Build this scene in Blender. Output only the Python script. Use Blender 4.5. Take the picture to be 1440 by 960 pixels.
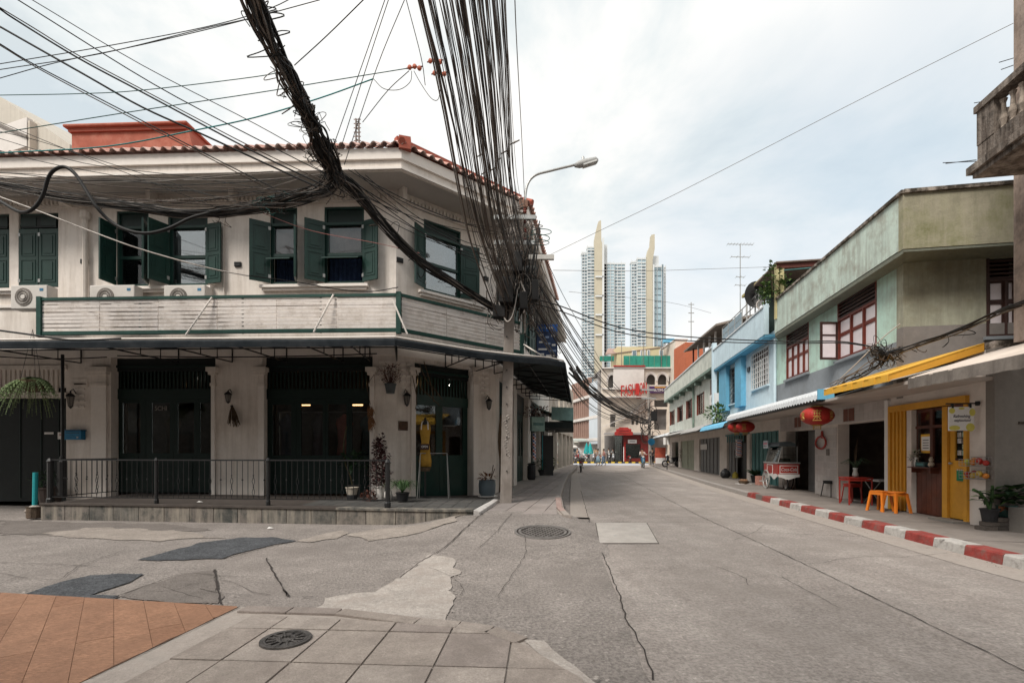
import bpy, bmesh, math, random
from mathutils import Vector as V, Matrix, noise as mnoise
from mathutils.geometry import tessellate_polygon
SC = bpy.context.scene
for _o in list(bpy.data.objects): bpy.data.objects.remove(_o)
R = math.radians
rnd = random.Random(11)
COL = SC.collection

# ------------------------------------------------------------------ camera
F, HY, CX, CH = 680.0, 634.0, 720.0, 1.5       # focal length, horizon and centre in photo pixels, eye height
cd = bpy.data.cameras.new('camera'); cam = bpy.data.objects.new('camera', cd); COL.objects.link(cam)
cam.location = (0, 0, CH); cam.rotation_euler = (R(90), 0, 0)
cd.sensor_width = 36; cd.lens = 17.0; cd.shift_y = 154/1440; cd.clip_end = 6000; cd.clip_start = .05
SC.camera = cam

# ------------------------------------------------------------------ sky, sun, exposure
SUN_EL, SUN_AZ = R(50), R(-138)
w = bpy.data.worlds.new('World'); SC.world = w; w.use_nodes = True
nt = w.node_tree; N = nt.nodes; L = nt.links; N.clear()
def nn(nodes, t, **k):
    n = nodes.new(t)
    for a, b in k.items(): setattr(n, a, b)
    return n
out = nn(N, 'ShaderNodeOutputWorld')
sky = nn(N, 'ShaderNodeTexSky', sky_type='NISHITA', sun_disc=False)
sky.sun_elevation = SUN_EL; sky.sun_rotation = R(222); sky.air_density = 1.0; sky.dust_density = 2.0
bg1 = nn(N, 'ShaderNodeBackground'); bg1.inputs[1].default_value = .10
skt = nn(N, 'ShaderNodeMix', data_type='RGBA', blend_type='MIX'); skt.inputs[0].default_value = .55
L.new(sky.outputs[0], skt.inputs[6]); skt.inputs[7].default_value = (5.2, 6.2, 6.6, 1)
L.new(skt.outputs[2], bg1.inputs[0])
tc = nn(N, 'ShaderNodeTexCoord'); sep = nn(N, 'ShaderNodeSeparateXYZ'); L.new(tc.outputs['Generated'], sep.inputs[0])
def mth(op, a, b=None, c=None, clamp=False):
    n = nn(N, 'ShaderNodeMath', operation=op, use_clamp=clamp)
    for i, x in enumerate((a, b, c)):
        if x is None: continue
        if isinstance(x, (int, float)): n.inputs[i].default_value = x
        else: L.new(x, n.inputs[i])
    return n.outputs[0]
zz = mth('ADD', mth('MAXIMUM', sep.outputs[2], 0.0), .32)
cmb = nn(N, 'ShaderNodeCombineXYZ')
L.new(mth('DIVIDE', sep.outputs[0], zz), cmb.inputs[0]); L.new(mth('DIVIDE', sep.outputs[1], zz), cmb.inputs[1])
def wnoise(scale, det, rough, loc, dist=0.0):
    mp = nn(N, 'ShaderNodeMapping'); mp.inputs[1].default_value = loc; L.new(cmb.outputs[0], mp.inputs[0])
    n = nn(N, 'ShaderNodeTexNoise'); n.inputs['Scale'].default_value = scale; n.inputs['Detail'].default_value = det
    n.inputs['Roughness'].default_value = rough; n.inputs['Distortion'].default_value = dist
    L.new(mp.outputs[0], n.inputs[0]); return n.outputs[0]
def wramp(x, p):
    r = nn(N, 'ShaderNodeValToRGB'); e = r.color_ramp.elements
    e[0].position, e[0].color = p[0][0], (*p[0][1], 1); e[1].position, e[1].color = p[1][0], (*p[1][1], 1)
    for q in p[2:]:
        k = e.new(q[0]); k.color = (*q[1], 1)
    L.new(x, r.inputs[0]); return r.outputs[0]
cover = wramp(wnoise(.7, 4, .5, (3.1, 1.7, .4), .3), [(.28, (.25,)*3), (.50, (1,)*3)])
tone = wramp(wnoise(1.3, 7, .6, (20.3, 14.1, 1.0), .4), [(.35, (.45, .495, .52)), (.56, (.70, .69, .675)), (.42, (.545, .58, .59)), (.485, (.64, .645, .64))])
warmz = wramp(sep.outputs[2], [(.0, (1.10, 1.03, .93)), (.36, (1, .995, .985))])
tw = nn(N, 'ShaderNodeMix', data_type='RGBA', blend_type='MULTIPLY'); tw.inputs[0].default_value = 1
L.new(tone, tw.inputs[6]); L.new(warmz, tw.inputs[7])
bg2 = nn(N, 'ShaderNodeBackground'); bg2.inputs[1].default_value = 1.0; L.new(tw.outputs[2], bg2.inputs[0])
mx = nn(N, 'ShaderNodeMixShader'); L.new(cover, mx.inputs[0]); L.new(bg1.outputs[0], mx.inputs[1]); L.new(bg2.outputs[0], mx.inputs[2])
L.new(mx.outputs[0], out.inputs[0])
sd = bpy.data.lights.new('sun', 'SUN'); sd.energy = 2.4; sd.angle = R(20); sd.color = (1, .95, .87)
so = bpy.data.objects.new('sun', sd); COL.objects.link(so)
so.rotation_euler = (R(40), 0, R(-42))
SC.view_settings.view_transform = 'Standard'; SC.view_settings.look = 'None'
SC.view_settings.exposure = 0.66; SC.view_settings.gamma = 1.0; SC.view_settings.use_curve_mapping = False
SC.render.engine = 'CYCLES'
SC.cycles.use_denoising = True; SC.cycles.max_bounces = 6; SC.cycles.transparent_max_bounces = 12
SC.cycles.diffuse_bounces = 3; SC.cycles.glossy_bounces = 3

# ------------------------------------------------------------------ helpers
def U(px, py, Y): return V(((px-CX)/F*Y, Y, CH+(HY-py)/F*Y))
def G(px, py, z=0.0):
    Y = F*(CH-z)/(py-HY); return V(((px-CX)/F*Y, Y, z))
_mats = {}
def M(name, col, rough=.8, var=.15, vs=2.0, bump=.15, bs=30.0, dirt=None, streak=None, metal=0.0, speck=None, coat=0.0, emit=None, bands=None):
    """procedural material in world metres: broad tone variation, fine relief, optional stains (dirt=(colour, amount, scale)),
    vertical runs (streak=(colour, amount)), aggregate (speck=(scale, amount))"""
    if name in _mats: return _mats[name]
    m = bpy.data.materials.new(name); m.use_nodes = True; nt = m.node_tree; N = nt.nodes; L = nt.links
    b = N['Principled BSDF']; b.inputs['Roughness'].default_value = rough; b.inputs['Specular IOR Level'].default_value = .15 if rough >= .85 else (.3 if rough >= .5 else .5); b.inputs['Metallic'].default_value = metal
    if coat: b.inputs['Coat Weight'].default_value = coat; b.inputs['Coat Roughness'].default_value = .12
    g = N.new('ShaderNodeNewGeometry'); pos = g.outputs['Position']
    def noi(scale, det=4, rough=.6, sc=None):
        src = pos
        if sc:
            mp = N.new('ShaderNodeMapping'); mp.inputs[3].default_value = sc; L.new(pos, mp.inputs[0]); src = mp.outputs[0]
        n = N.new('ShaderNodeTexNoise'); n.inputs['Scale'].default_value = scale; n.inputs['Detail'].default_value = det
        n.inputs['Roughness'].default_value = rough; L.new(src, n.inputs[0]); return n.outputs[0]
    def rmp(x, a, c):
        r = N.new('ShaderNodeMapRange'); r.inputs[1].default_value = a; r.inputs[2].default_value = c; r.clamp = True
        L.new(x, r.inputs[0]); return r.outputs[0]
    def mix(f, a, c, mode='MIX'):
        k = N.new('ShaderNodeMix'); k.data_type = 'RGBA'; k.blend_type = mode
        if isinstance(f, float): k.inputs[0].default_value = f
        else: L.new(f, k.inputs[0])
        for i, x in ((6, a), (7, c)):
            if isinstance(x, tuple): k.inputs[i].default_value = (*x[:3], 1)
            else: L.new(x, k.inputs[i])
        return k.outputs[2]
    def mul(x, f):
        k = N.new('ShaderNodeMath'); k.operation = 'MULTIPLY'; L.new(x, k.inputs[0]); k.inputs[1].default_value = f; return k.outputs[0]
    lo = tuple(c*(1-var) for c in col); hi = tuple(min(.95, c*(1+var*.6)) for c in col)
    c = mix(rmp(noi(vs, 6, .68), .36, .64), lo, hi); c = mix(rmp(noi(vs*5.3, 4, .7), .40, .60), c, mix(1.0, c, (1-var*.7,)*3, 'MULTIPLY'))
    if speck:
        c = mix(rmp(noi(speck[0], 2, .8), .42, .62), c, mix(1.0, c, (1-speck[1],)*3, 'MULTIPLY'))
        c = mix(rmp(noi(speck[0]*.6, 2, .8), .60, .72), c, mix(1.0, c, (1+speck[1]*1.4,)*3, 'MULTIPLY'))
    if bands:   # (scale vector, amount): fine parallel grain
        c = mix(mul(rmp(noi(1.0, 3, .7, bands[0]), .35, .65), bands[1]), c, mix(1.0, c, (.55, .5, .48), 'MULTIPLY'))
    if dirt:
        c = mix(mul(rmp(noi(dirt[2], 6, .7), .47, .66), dirt[1]), c, dirt[0])
    if streak:
        c = mix(mul(rmp(noi(1.0, 5, .7, (6, 6, .55)), .45, .7), streak[1]), c, streak[0])
    L.new(c, b.inputs['Base Color'])
    if bump:
        bp = N.new('ShaderNodeBump'); bp.inputs['Strength'].default_value = bump; bp.inputs['Distance'].default_value = .02
        L.new(noi(bs, 4, .65), bp.inputs['Height']); L.new(bp.outputs[0], b.inputs['Normal'])
    if emit: b.inputs['Emission Color'].default_value = (*emit[0], 1); b.inputs['Emission Strength'].default_value = emit[1]
    _mats[name] = m; return m
def glass(name='window glass', tint=(.75, .8, .8), amt=.25):
    if name in _mats: return _mats[name]
    m = bpy.data.materials.new(name); m.use_nodes = True; nt = m.node_tree; N = nt.nodes; L = nt.links; N.clear()
    o = N.new('ShaderNodeOutputMaterial'); t = N.new('ShaderNodeBsdfTransparent'); t.inputs[0].default_value = (*tint, 1)
    gl = N.new('ShaderNodeBsdfGlossy'); gl.inputs[1].default_value = .03; gl.inputs[0].default_value = (.7, .73, .75, 1)
    fr = N.new('ShaderNodeFresnel'); fr.inputs[0].default_value = 1.5
    ad = N.new('ShaderNodeMath'); ad.operation = 'ADD'; ad.use_clamp = True; L.new(fr.outputs[0], ad.inputs[0]); ad.inputs[1].default_value = amt
    x = N.new('ShaderNodeMixShader'); L.new(ad.outputs[0], x.inputs[0]); L.new(t.outputs[0], x.inputs[1]); L.new(gl.outputs[0], x.inputs[2]); L.new(x.outputs[0], o.inputs[0])
    _mats[name] = m; return m

def props(o, label=None, cat=None, group=None, kind=None):
    for k, v in (('label', label), ('category', cat), ('group', group), ('kind', kind)):
        if v: o[k] = v
    return o
def wloc(o): return V(o['_w']) if o is not None and '_w' in o else (V(o.location) if o is not None else V((0, 0, 0)))
WL = {}
def thing(name, label, cat, loc, group=None, kind=None):
    o = bpy.data.objects.new(name, None); COL.objects.link(o); o.location = loc; o.empty_display_size = .1
    WL[o.name] = V(loc); return props(o, label, cat, group, kind)
def link(name, data, parent, loc):
    o = bpy.data.objects.new(name, data); COL.objects.link(o)
    pl = WL[parent.name] if parent else V((0, 0, 0))
    o.parent = parent; o.location = V(loc)-pl; WL[o.name] = V(loc); return o
class MB:
    def __init__(s): s.v = []; s.f = []
    def add(s, vs, fs):
        n = len(s.v); s.v += [V(v) for v in vs]; s.f += [tuple(n+i for i in f) for f in fs]; return s
    def hexa(s, a): return s.add(a, [(3, 2, 1, 0), (4, 5, 6, 7), (0, 1, 5, 4), (1, 2, 6, 5), (2, 3, 7, 6), (3, 0, 4, 7)])
    def box(s, x0, x1, y0, y1, z0, z1):
        return s.hexa([(x0, y0, z0), (x1, y0, z0), (x1, y1, z0), (x0, y1, z0), (x0, y0, z1), (x1, y0, z1), (x1, y1, z1), (x0, y1, z1)])
    def wbox(s, W, t0, t1, o0, o1, z0, z1, taper=0):
        P = W.P; return s.hexa([P(t0, o1, z0), P(t1, o1, z0), P(t1, o0, z0), P(t0, o0, z0), P(t0+taper, o1-taper, z1), P(t1-taper, o1-taper, z1), P(t1-taper, o0, z1), P(t0+taper, o0, z1)])
    def prism(s, pts, z0, z1):
        """pts: xy or xyz (then z1 is added to their z); vertical extrusion, any simple polygon"""
        n = len(pts)
        top = [V((p[0], p[1], (p[2] if len(p) > 2 else 0)+z1)) for p in pts]; bot = [V((p[0], p[1], z0)) for p in pts]
        tri = tessellate_polygon([[V((p[0], p[1], 0)) for p in pts]])
        def up(t):
            a, b, c = (top[i] for i in t); return t if (b-a).cross(c-a).z > 0 else (t[0], t[2], t[1])
        tri = [up(t) for t in tri]
        area = sum(pts[i][0]*pts[(i+1) % n][1]-pts[(i+1) % n][0]*pts[i][1] for i in range(n))
        sides = [(i+n, (i+1) % n+n, (i+1) % n, i) if area > 0 else (i, (i+1) % n, (i+1) % n+n, i+n) for i in range(n)]
        return s.add(top+bot, tri+[(a+n, c+n, b+n) for a, b, c in tri]+sides)
    def sheet(s, pts):
        tri = tessellate_polygon([[V((p[0], p[1], 0)) for p in pts]])
        def up(t):
            a, b, c = (V(pts[i]) for i in t); return t if (b-a).cross(c-a).z > 0 else (t[0], t[2], t[1])
        return s.add(pts, [up(t) for t in tri])
    def quad(s, a, b, c, d): return s.add([a, b, c, d], [(0, 1, 2, 3)])
    def tube(s, pts, r, n=6, cap=True):
        pts = [V(p) for p in pts]; rs = r if isinstance(r, (list, tuple)) else [r]*len(pts)
        base = len(s.v); up = None
        for i, p in enumerate(pts):
            d = (pts[min(i+1, len(pts)-1)]-pts[max(i-1, 0)])
            if d.length < 1e-9: d = V((0, 0, 1))
            d.normalize()
            if up is None: up = V((0, 0, 1)) if abs(d.z) < .9 else V((1, 0, 0))
            x = d.cross(up)
            if x.length < 1e-6: x = d.cross(V((1, .3, 0)))
            x.normalize(); y = x.cross(d); up = y
            for k in range(n):
                a = 2*math.pi*k/n; s.v.append(p+(x*math.cos(a)+y*math.sin(a))*rs[i])
        for i in range(len(pts)-1):
            for k in range(n):
                a = base+i*n+k; b = base+i*n+(k+1) % n; s.f.append((a, b, b+n, a+n))
        if cap: s.f.append(tuple(base+k for k in reversed(range(n)))); s.f.append(tuple(base+(len(pts)-1)*n+k for k in range(n)))
        return s
    def lathe(s, c, prof, n=12, axis=None):
        """prof: (radius, height) pairs about a vertical axis at c"""
        base = len(s.v); c = V(c)
        for r, h in prof:
            for k in range(n):
                a = 2*math.pi*k/n; s.v.append(c+V((r*math.cos(a), r*math.sin(a), h)))
        for i in range(len(prof)-1):
            for k in range(n):
                a = base+i*n+k; b = base+i*n+(k+1) % n; s.f.append((a, b, b+n, a+n))
        s.f.append(tuple(base+k for k in reversed(range(n)))); s.f.append(tuple(base+(len(prof)-1)*n+k for k in range(n)))
        return s
    def disc(s, c, r, nrm, th=.02, n=16):
        nrm = V(nrm).normalized(); return s.tube([V(c), V(c)+nrm*th], r, n)
    def ball(s, c, rx, ry=None, rz=None, n=10, m=7):
        ry = ry or rx; rz = rz or rx; base = len(s.v); c = V(c)
        for i in range(m+1):
            t = math.pi*i/m
            for k in range(n):
                a = 2*math.pi*k/n; s.v.append(c+V((rx*math.sin(t)*math.cos(a), ry*math.sin(t)*math.sin(a), -rz*math.cos(t))))
        for i in range(m):
            for k in range(n):
                a = base+i*n+k; b = base+i*n+(k+1) % n; s.f.append((a, b, b+n, a+n))
        return s
    def leaf(s, p, d, up, l, wd):
        """a folded leaf blade from p along d"""
        d = d.normalized(); x = d.cross(up)
        if x.length < 1e-4: x = V((1, 0, 0))
        x.normalize(); u = x.cross(d)
        return s.add([p, p+d*l*.45+x*wd*.5+u*wd*.12, p+d*l-u*l*.12, p+d*l*.45-x*wd*.5+u*wd*.12, p+d*l*.5], [(0, 1, 4), (1, 2, 4), (0, 4, 3), (4, 2, 3)])
    def build(s, name, mat, parent=None, smooth=False, label=None, cat=None, group=None, kind=None, bevel=0):
        if not s.v: return None
        lo = V((min(v.x for v in s.v), min(v.y for v in s.v), min(v.z for v in s.v))); hi = V((max(v.x for v in s.v), max(v.y for v in s.v), max(v.z for v in s.v)))
        c = V(((lo.x+hi.x)/2, (lo.y+hi.y)/2, lo.z))
        me = bpy.data.meshes.new(name); me.from_pydata([v-c for v in s.v], [], s.f); me.update()
        me.materials.append(mat)
        if smooth:
            for p in me.polygons: p.use_smooth = True
        o = link(name, me, parent, c); s.v = []; s.f = []
        if bevel:
            b = o.modifiers.new('bevel', 'BEVEL'); b.width = bevel; b.segments = 2; b.limit_method = 'ANGLE'
        return props(o, label, cat, group, kind)
class W:
    """a vertical plane from a to b (left to right as one faces it): t along it, o out of it towards the street, z up"""
    def __init__(s, a, b):
        s.a = V((a[0], a[1])); s.d = (V((b[0], b[1]))-s.a); s.len = s.d.length; s.d.normalize(); s.n = V((s.d.y, -s.d.x)); s.ang = math.atan2(s.d.y, s.d.x)
    def t(s, px, o=0.0):
        a = s.a+s.n*o; r = (px-CX)/F; return (r*a.y-a.x)/(s.d.x-r*s.d.y)
    def z(s, px, py, o=0.0):
        q = s.a+s.n*o+s.d*s.t(px, o); return CH+(HY-py)/F*q.y
    def P(s, t, o, z):
        q = s.a+s.d*t+s.n*o; return V((q.x, q.y, z))
    def at(s, px, py, o=0.0): return s.P(s.t(px, o), o, s.z(px, py, o))
_unit = {}
def piece(name, mat, parent, c, size, ang=0.0, kind=None, tilt=0.0):
    """a plain box piece sharing one mesh per material; c is its centre"""
    if mat.name not in _unit:
        me = bpy.data.meshes.new(name); mb = MB().box(-.5, .5, -.5, .5, -.5, .5); me.from_pydata(mb.v, [], mb.f); me.materials.append(mat); _unit[mat.name] = me
    o = link(name, _unit[mat.name], parent, c); o.scale = size; o.rotation_euler = (0, tilt, ang)
    if kind: o['kind'] = kind
    return o
def wpiece(name, mat, parent, Wl, t0, t1, o0, o1, z0, z1, tilt=0.0):
    return piece(name, mat, parent, Wl.P((t0+t1)/2, (o0+o1)/2, (z0+z1)/2), (abs(t1-t0), abs(o1-o0), abs(z1-z0)), Wl.ang, tilt=tilt)
def offs(poly, o):
    """offset an open xy polyline by o towards its right-hand normal (dy,-dx), mitred"""
    P = [V((p[0], p[1])) for p in poly]; out = []
    for i, p in enumerate(P):
        ns = []
        if i > 0: d = (P[i]-P[i-1]).normalized(); ns.append(V((d.y, -d.x)))
        if i < len(P)-1: d = (P[i+1]-P[i]).normalized(); ns.append(V((d.y, -d.x)))
        m = sum(ns, V((0, 0))).normalized(); out.append(p+m*(o/max(.3, m.dot(ns[0]))))
    return out
def band(mb, poly, o0, o1, z0, z1, z0b=None, z1b=None):
    """a mitred strip along poly between offsets o0 (inner) and o1 (outer)"""
    a = offs(poly, o0); b = offs(poly, o1); z0b = z0 if z0b is None else z0b; z1b = z1 if z1b is None else z1b
    for i in range(len(poly)-1):
        mb.hexa([(*b[i], z0b), (*b[i+1], z0b), (*a[i+1], z0), (*a[i], z0), (*b[i], z1b), (*b[i+1], z1b), (*a[i+1], z1), (*a[i], z1)])
    return mb
def copy_tree(o, loc=None, rotz=None, parent=None, label=None, group=None):
    c = o.copy(); COL.objects.link(c); c.parent = parent
    if loc is not None: c.location = loc
    if rotz is not None: c.rotation_euler = (0, 0, rotz)
    if label: c['label'] = label
    if group: c['group'] = group
    for ch in list(o.children): copy_tree(ch, parent=c)
    return c
def text(s, name, mat, parent, p, ang, size, width=None, ext=.004, tilt=0.0, flat=False, shear=0.0):
    c = bpy.data.curves.new(name, 'FONT'); c.body = s; c.size = size; c.extrude = ext; c.align_x = 'CENTER'; c.align_y = 'CENTER'; c.shear = shear
    tmp = bpy.data.objects.new('tmp', c); COL.objects.link(tmp); bpy.context.view_layer.update()
    me = bpy.data.meshes.new_from_object(tmp.evaluated_get(bpy.context.evaluated_depsgraph_get())); bpy.data.objects.remove(tmp); bpy.data.curves.remove(c)
    me.name = name; me.materials.clear(); me.materials.append(mat); o = link(name, me, parent, p); o.rotation_euler = (R(90), tilt, ang) if not flat else (0, 0, ang)
    if width and len(me.vertices):
        xs = [v.co.x for v in me.vertices]; w0 = max(xs)-min(xs)
        if w0 > 1e-4: o.scale = (width/w0, 1, 1)
    return o
def wtext(s, mat, parent, Wl, t, o, z, size, width=None, name='lettering', tilt=0.0, shear=0.0): return text(s, name, mat, parent, Wl.P(t, o, z), Wl.ang, size, width, tilt=tilt, shear=shear)
def sag(a, b, s=.3, n=12, jit=0.0):
    a = V(a); b = V(b); o = []
    for i in range(n+1):
        t = i/n; p = a.lerp(b, t); p.z -= s*4*t*(1-t)
        if jit and 0 < i < n: p += V((rnd.uniform(-jit, jit), rnd.uniform(-jit, jit), rnd.uniform(-jit, jit)))
        o.append(p)
    return o
def spline(pts, k=6):
    """Catmull-Rom through pts"""
    P = [V(p) for p in pts]; P = [P[0]*2-P[1]]+P+[P[-1]*2-P[-2]]; o = []
    for i in range(1, len(P)-2):
        a, b, c, d = P[i-1:i+3]
        for j in range(k):
            t = j/k; o.append(.5*((2*b)+(c-a)*t+(2*a-5*b+4*c-d)*t*t+(3*b-a-3*c+d)*t**3))
    o.append(P[-2]); return o
def clip(poly, hp):
    """clip a convex xy polygon by half planes (point, inward normal)"""
    for q, n in hp:
        o = []
        for i in range(len(poly)):
            a, b = poly[i], poly[(i+1) % len(poly)]; da = (a-q).dot(n); db = (b-q).dot(n)
            if da >= 0: o.append(a)
            if (da > 0) != (db > 0) and abs(da-db) > 1e-12: o.append(a.lerp(b, da/(da-db)))
        poly = o
        if len(poly) < 3: return []
    return poly
def half(a, b, inside):
    a = V(a[:2]); b = V(b[:2]); d = (b-a).normalized(); n = V((-d.y, d.x))
    if (V(inside[:2])-a).dot(n) < 0: n = -n
    return (a, n)
def slabs(name, mats, parent, org, ang, lu, lv, iu, iv, hps, gap, th, zf, stagger=0.0, uneven=.003, minarea=.004):
    """paving pieces on a grid (u along ang), each its own mesh, clipped to the half planes, with open joints"""
    du = V((math.cos(ang), math.sin(ang))); dv = V((-du.y, du.x)); org = V(org[:2]); n = 0
    for j in range(*iv):
        for i in range(*iu):
            sh = stagger*(j % 2)
            q = [org+du*((i+sh)*lu+gap/2)+dv*(j*lv+gap/2), org+du*((i+1+sh)*lu-gap/2)+dv*(j*lv+gap/2), org+du*((i+1+sh)*lu-gap/2)+dv*((j+1)*lv-gap/2), org+du*((i+sh)*lu+gap/2)+dv*((j+1)*lv-gap/2)]
            q = clip(q, hps)
            if len(q) < 3: continue
            ar = abs(sum(q[k].x*q[(k+1) % len(q)].y-q[(k+1) % len(q)].x*q[k].y for k in range(len(q))))/2
            if ar < minarea: continue
            e = rnd.uniform(-uneven, uneven)
            mb = MB().prism([(p.x, p.y, zf(p.x, p.y)+e) for p in q], min(zf(p.x, p.y) for p in q)-th, 0)
            mb.build(name, rnd.choice(mats), parent); n += 1
    return n
def ribbon(pts, wd, zf=lambda x, y: 0, dz=.012, jit=.01):
    """a ragged flat strip along ground points (a crack or joint)"""
    P = [V((p[0], p[1])) for p in pts]; Q = []
    for i in range(len(P)-1):
        n = max(2, int((P[i+1]-P[i]).length/.12))
        for k in range(n): Q.append(P[i].lerp(P[i+1], k/n))
    Q.append(P[-1]); mb = MB(); prev = None
    for i, p in enumerate(Q):
        d = (Q[min(i+1, len(Q)-1)]-Q[max(i-1, 0)]).normalized(); n = V((-d.y, d.x)); p = p+n*rnd.uniform(-jit, jit); ww = wd*rnd.uniform(.5, 1.3)/2
        a = p+n*ww; b = p-n*ww; cur = (V((a.x, a.y, zf(a.x, a.y)+dz)), V((b.x, b.y, zf(b.x, b.y)+dz)))
        if prev: mb.quad(prev[1], cur[1], cur[0], prev[0])
        prev = cur
    return mb

# ------------------------------------------------------------------ materials
m_conc = M('road concrete', (.40, .357, .33), .88, .15, .8, .7, 40, dirt=((.25, .22, .20), .65, .6), speck=(30, .30), bands=((1.5, .14, 1), .30))
m_asph = M('worn asphalt', (.33, .294, .272), .9, .18, .6, .9, 40, dirt=((.205, .18, .166), .7, .5), speck=(28, .38))
m_patch = M('dark asphalt patch', (.115, .12, .13), .95, .2, 3, .9, 50, speck=(45, .5))
m_warm = M('brown asphalt patch', (.21, .185, .17), .92, .15, 2, .6, 60, speck=(60, .3))
m_cement = M('pale cement patch', (.45, .405, .37), .9, .16, 2.5, .6, 40, dirt=((.34, .295, .265), .9, 3.2), speck=(34, .2))
m_strip = M('light cement strip', (.40, .35, .315), .9, .15, 3, .4, 50, dirt=((.25, .23, .21), .6, 3), speck=(80, .12))
m_pale = M('worn pale cement', (.36, .315, .28), .9, .2, 2, .5, 45, dirt=((.27, .235, .21), .8, 2.2), speck=(34, .25))
m_kgrey0 = M('grimy joint', (.13, .115, .105), .95, .3, 6)
m_crack = M('crack dirt', (.05, .043, .04), .95, .2, 8, .3)
m_slabs = [M('paving slab %s' % k, c, .9, .16, 2.2, .6, 50, dirt=((.22, .185, .165), .65, 2.6), speck=(60, .16)) for k, c in (('a', (.36, .31, .275)), ('b', (.31, .265, .24)), ('c', (.385, .335, .30)))]
m_tiles = [M('pavement tile %s' % k, c, .85, .12, 1.6, .3, 50, dirt=((.22, .19, .175), .5, 1.5), speck=(80, .12)) for k, c in (('a', (.35, .305, .285)), ('b', (.31, .275, .26)))]
m_wood = [M('orange wood plank %s' % k, c, .7, .16, 3, .25, 90, bands=((22, 60, 60), .8), dirt=((.25, .135, .085), .7, 2.2)) for k, c in (('a', (.355, .195, .122)), ('b', (.325, .175, .108)), ('c', (.375, .208, .13)))]
m_iron = M('cast iron', (.13, .12, .115), .6, .3, 8, .8, 60, metal=.4)
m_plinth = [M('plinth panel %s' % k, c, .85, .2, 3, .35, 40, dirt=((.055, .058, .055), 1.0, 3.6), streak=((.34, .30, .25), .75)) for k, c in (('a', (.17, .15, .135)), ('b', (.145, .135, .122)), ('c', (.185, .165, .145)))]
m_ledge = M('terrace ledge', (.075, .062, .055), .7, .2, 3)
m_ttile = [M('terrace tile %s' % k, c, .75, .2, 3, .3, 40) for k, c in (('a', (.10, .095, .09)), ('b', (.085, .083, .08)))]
m_white = M('white plaster', (.80, .73, .67), .9, .06, 1.2, .15, 18, dirt=((.58, .51, .45), .5, 1.1), streak=((.46, .39, .33), .48))
m_white2 = M('white trim', (.82, .755, .70), .8, .05, 2, .08, 20, dirt=((.5, .45, .4), .25, 2))
m_cream = M('aged cream moulding', (.74, .67, .61), .85, .08, 1.5, .1, 20, streak=((.40, .35, .30), .4))
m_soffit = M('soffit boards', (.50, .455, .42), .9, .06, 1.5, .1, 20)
m_green = M('dark green paint', (.009, .038, .030), .5, .12, 3, .05, 30, coat=.15)
m_green2 = M('deep green paint', (.008, .022, .019), .6, .15, 3, .05, 30, coat=.1)
m_blackg = M('black green joinery', (.008, .012, .012), .65, .2, 3, .05, 30, coat=.1)
m_slat = M('weathered white slat', (.82, .75, .705), .85, .10, 2.0, .15, 30, dirt=((.42, .35, .30), .6, 4))
m_gframe = M('green steel frame', (.018, .065, .052), .5, .2, 3, .05)
m_awn = M('dark awning sheet', (.018, .023, .028), .9, .2, 2, .1, 30, dirt=((.05, .052, .055), .4, 2))
m_awnu = M('awning underside', (.022, .030, .030), .8, .2, 2)
m_black = M('black metal', (.012, .012, .013), .45, .2, 5, .1)
m_tilered = [M('roof tile %s' % k, c, .8, .15, 4, .2, 40, dirt=((.62, .48, .42), .6, 5)) for k, c in (('a', (.56, .36, .31)), ('b', (.62, .44, .39)), ('c', (.50, .27, .22)))]
m_terra = M('terracotta paint', (.40, .125, .085), .85, .1, 2, .15, 30, dirt=((.50, .22, .16), .5, 2.5))
m_ridge = M('ridge cap', (.38, .10, .065), .8, .12, 3, .2)
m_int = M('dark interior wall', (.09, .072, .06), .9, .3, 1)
m_cable = M('black cable', (.014, .013, .013), .6, .3, 6, 0)
m_cable2 = M('brown cable', (.085, .060, .045), .6, .3, 6, 0)
m_cable3 = M('grey cable', (.20, .175, .155), .6, .3, 6, 0)
m_cableg = M('green cable', (.02, .10, .09), .6, .2, 6, 0)
m_cablew = M('pale cable', (.55, .50, .46), .6, .2, 6, 0)
m_steel = M('galvanised steel', (.42, .42, .41), .45, .15, 5, .05, metal=.6)
m_pole = M('concrete pole', (.29, .255, .23), .9, .12, 2, .4, 40, dirt=((.20, .17, .15), .6, 3), streak=((.45, .41, .38), .4))
m_beige = M('beige render', (.55, .49, .42), .9, .08, .6, .1)
m_glass = glass('window glass', (.8, .82, .82), .02)
m_glassb = glass('bright window glass', (.7, .74, .75), .20)
m_lampw = M('warm lamp', (.9, .6, .3), .5, 0, emit=((1, .55, .22), 3.5))
m_lampc = M('spot lamp', (.9, .9, .8), .5, 0, emit=((1, .92, .8), 8))
m_sign = M('white sign', (.72, .70, .68), .6, .04)
m_red = M('red paint', (.42, .025, .02), .5, .12, 4, .08, coat=.15)
m_leaf = M('green leaf', (.045, .10, .028), .55, .45, 9, 0)
m_leafd = M('dark green leaf', (.022, .055, .022), .55, .4, 9, 0)
m_leafl = M('light green leaf', (.10, .17, .045), .55, .4, 9, 0)
m_leafr = M('russet leaf', (.12, .045, .032), .65, .4, 12, 0)
m_dry = M('dried stems', (.13, .09, .06), .9, .4, 12, 0)
m_soil = M('soil', (.06, .045, .035), .95, .3, 20, .5)
m_stem = M('plant stem', (.09, .075, .04), .8, .3, 9)

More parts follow.
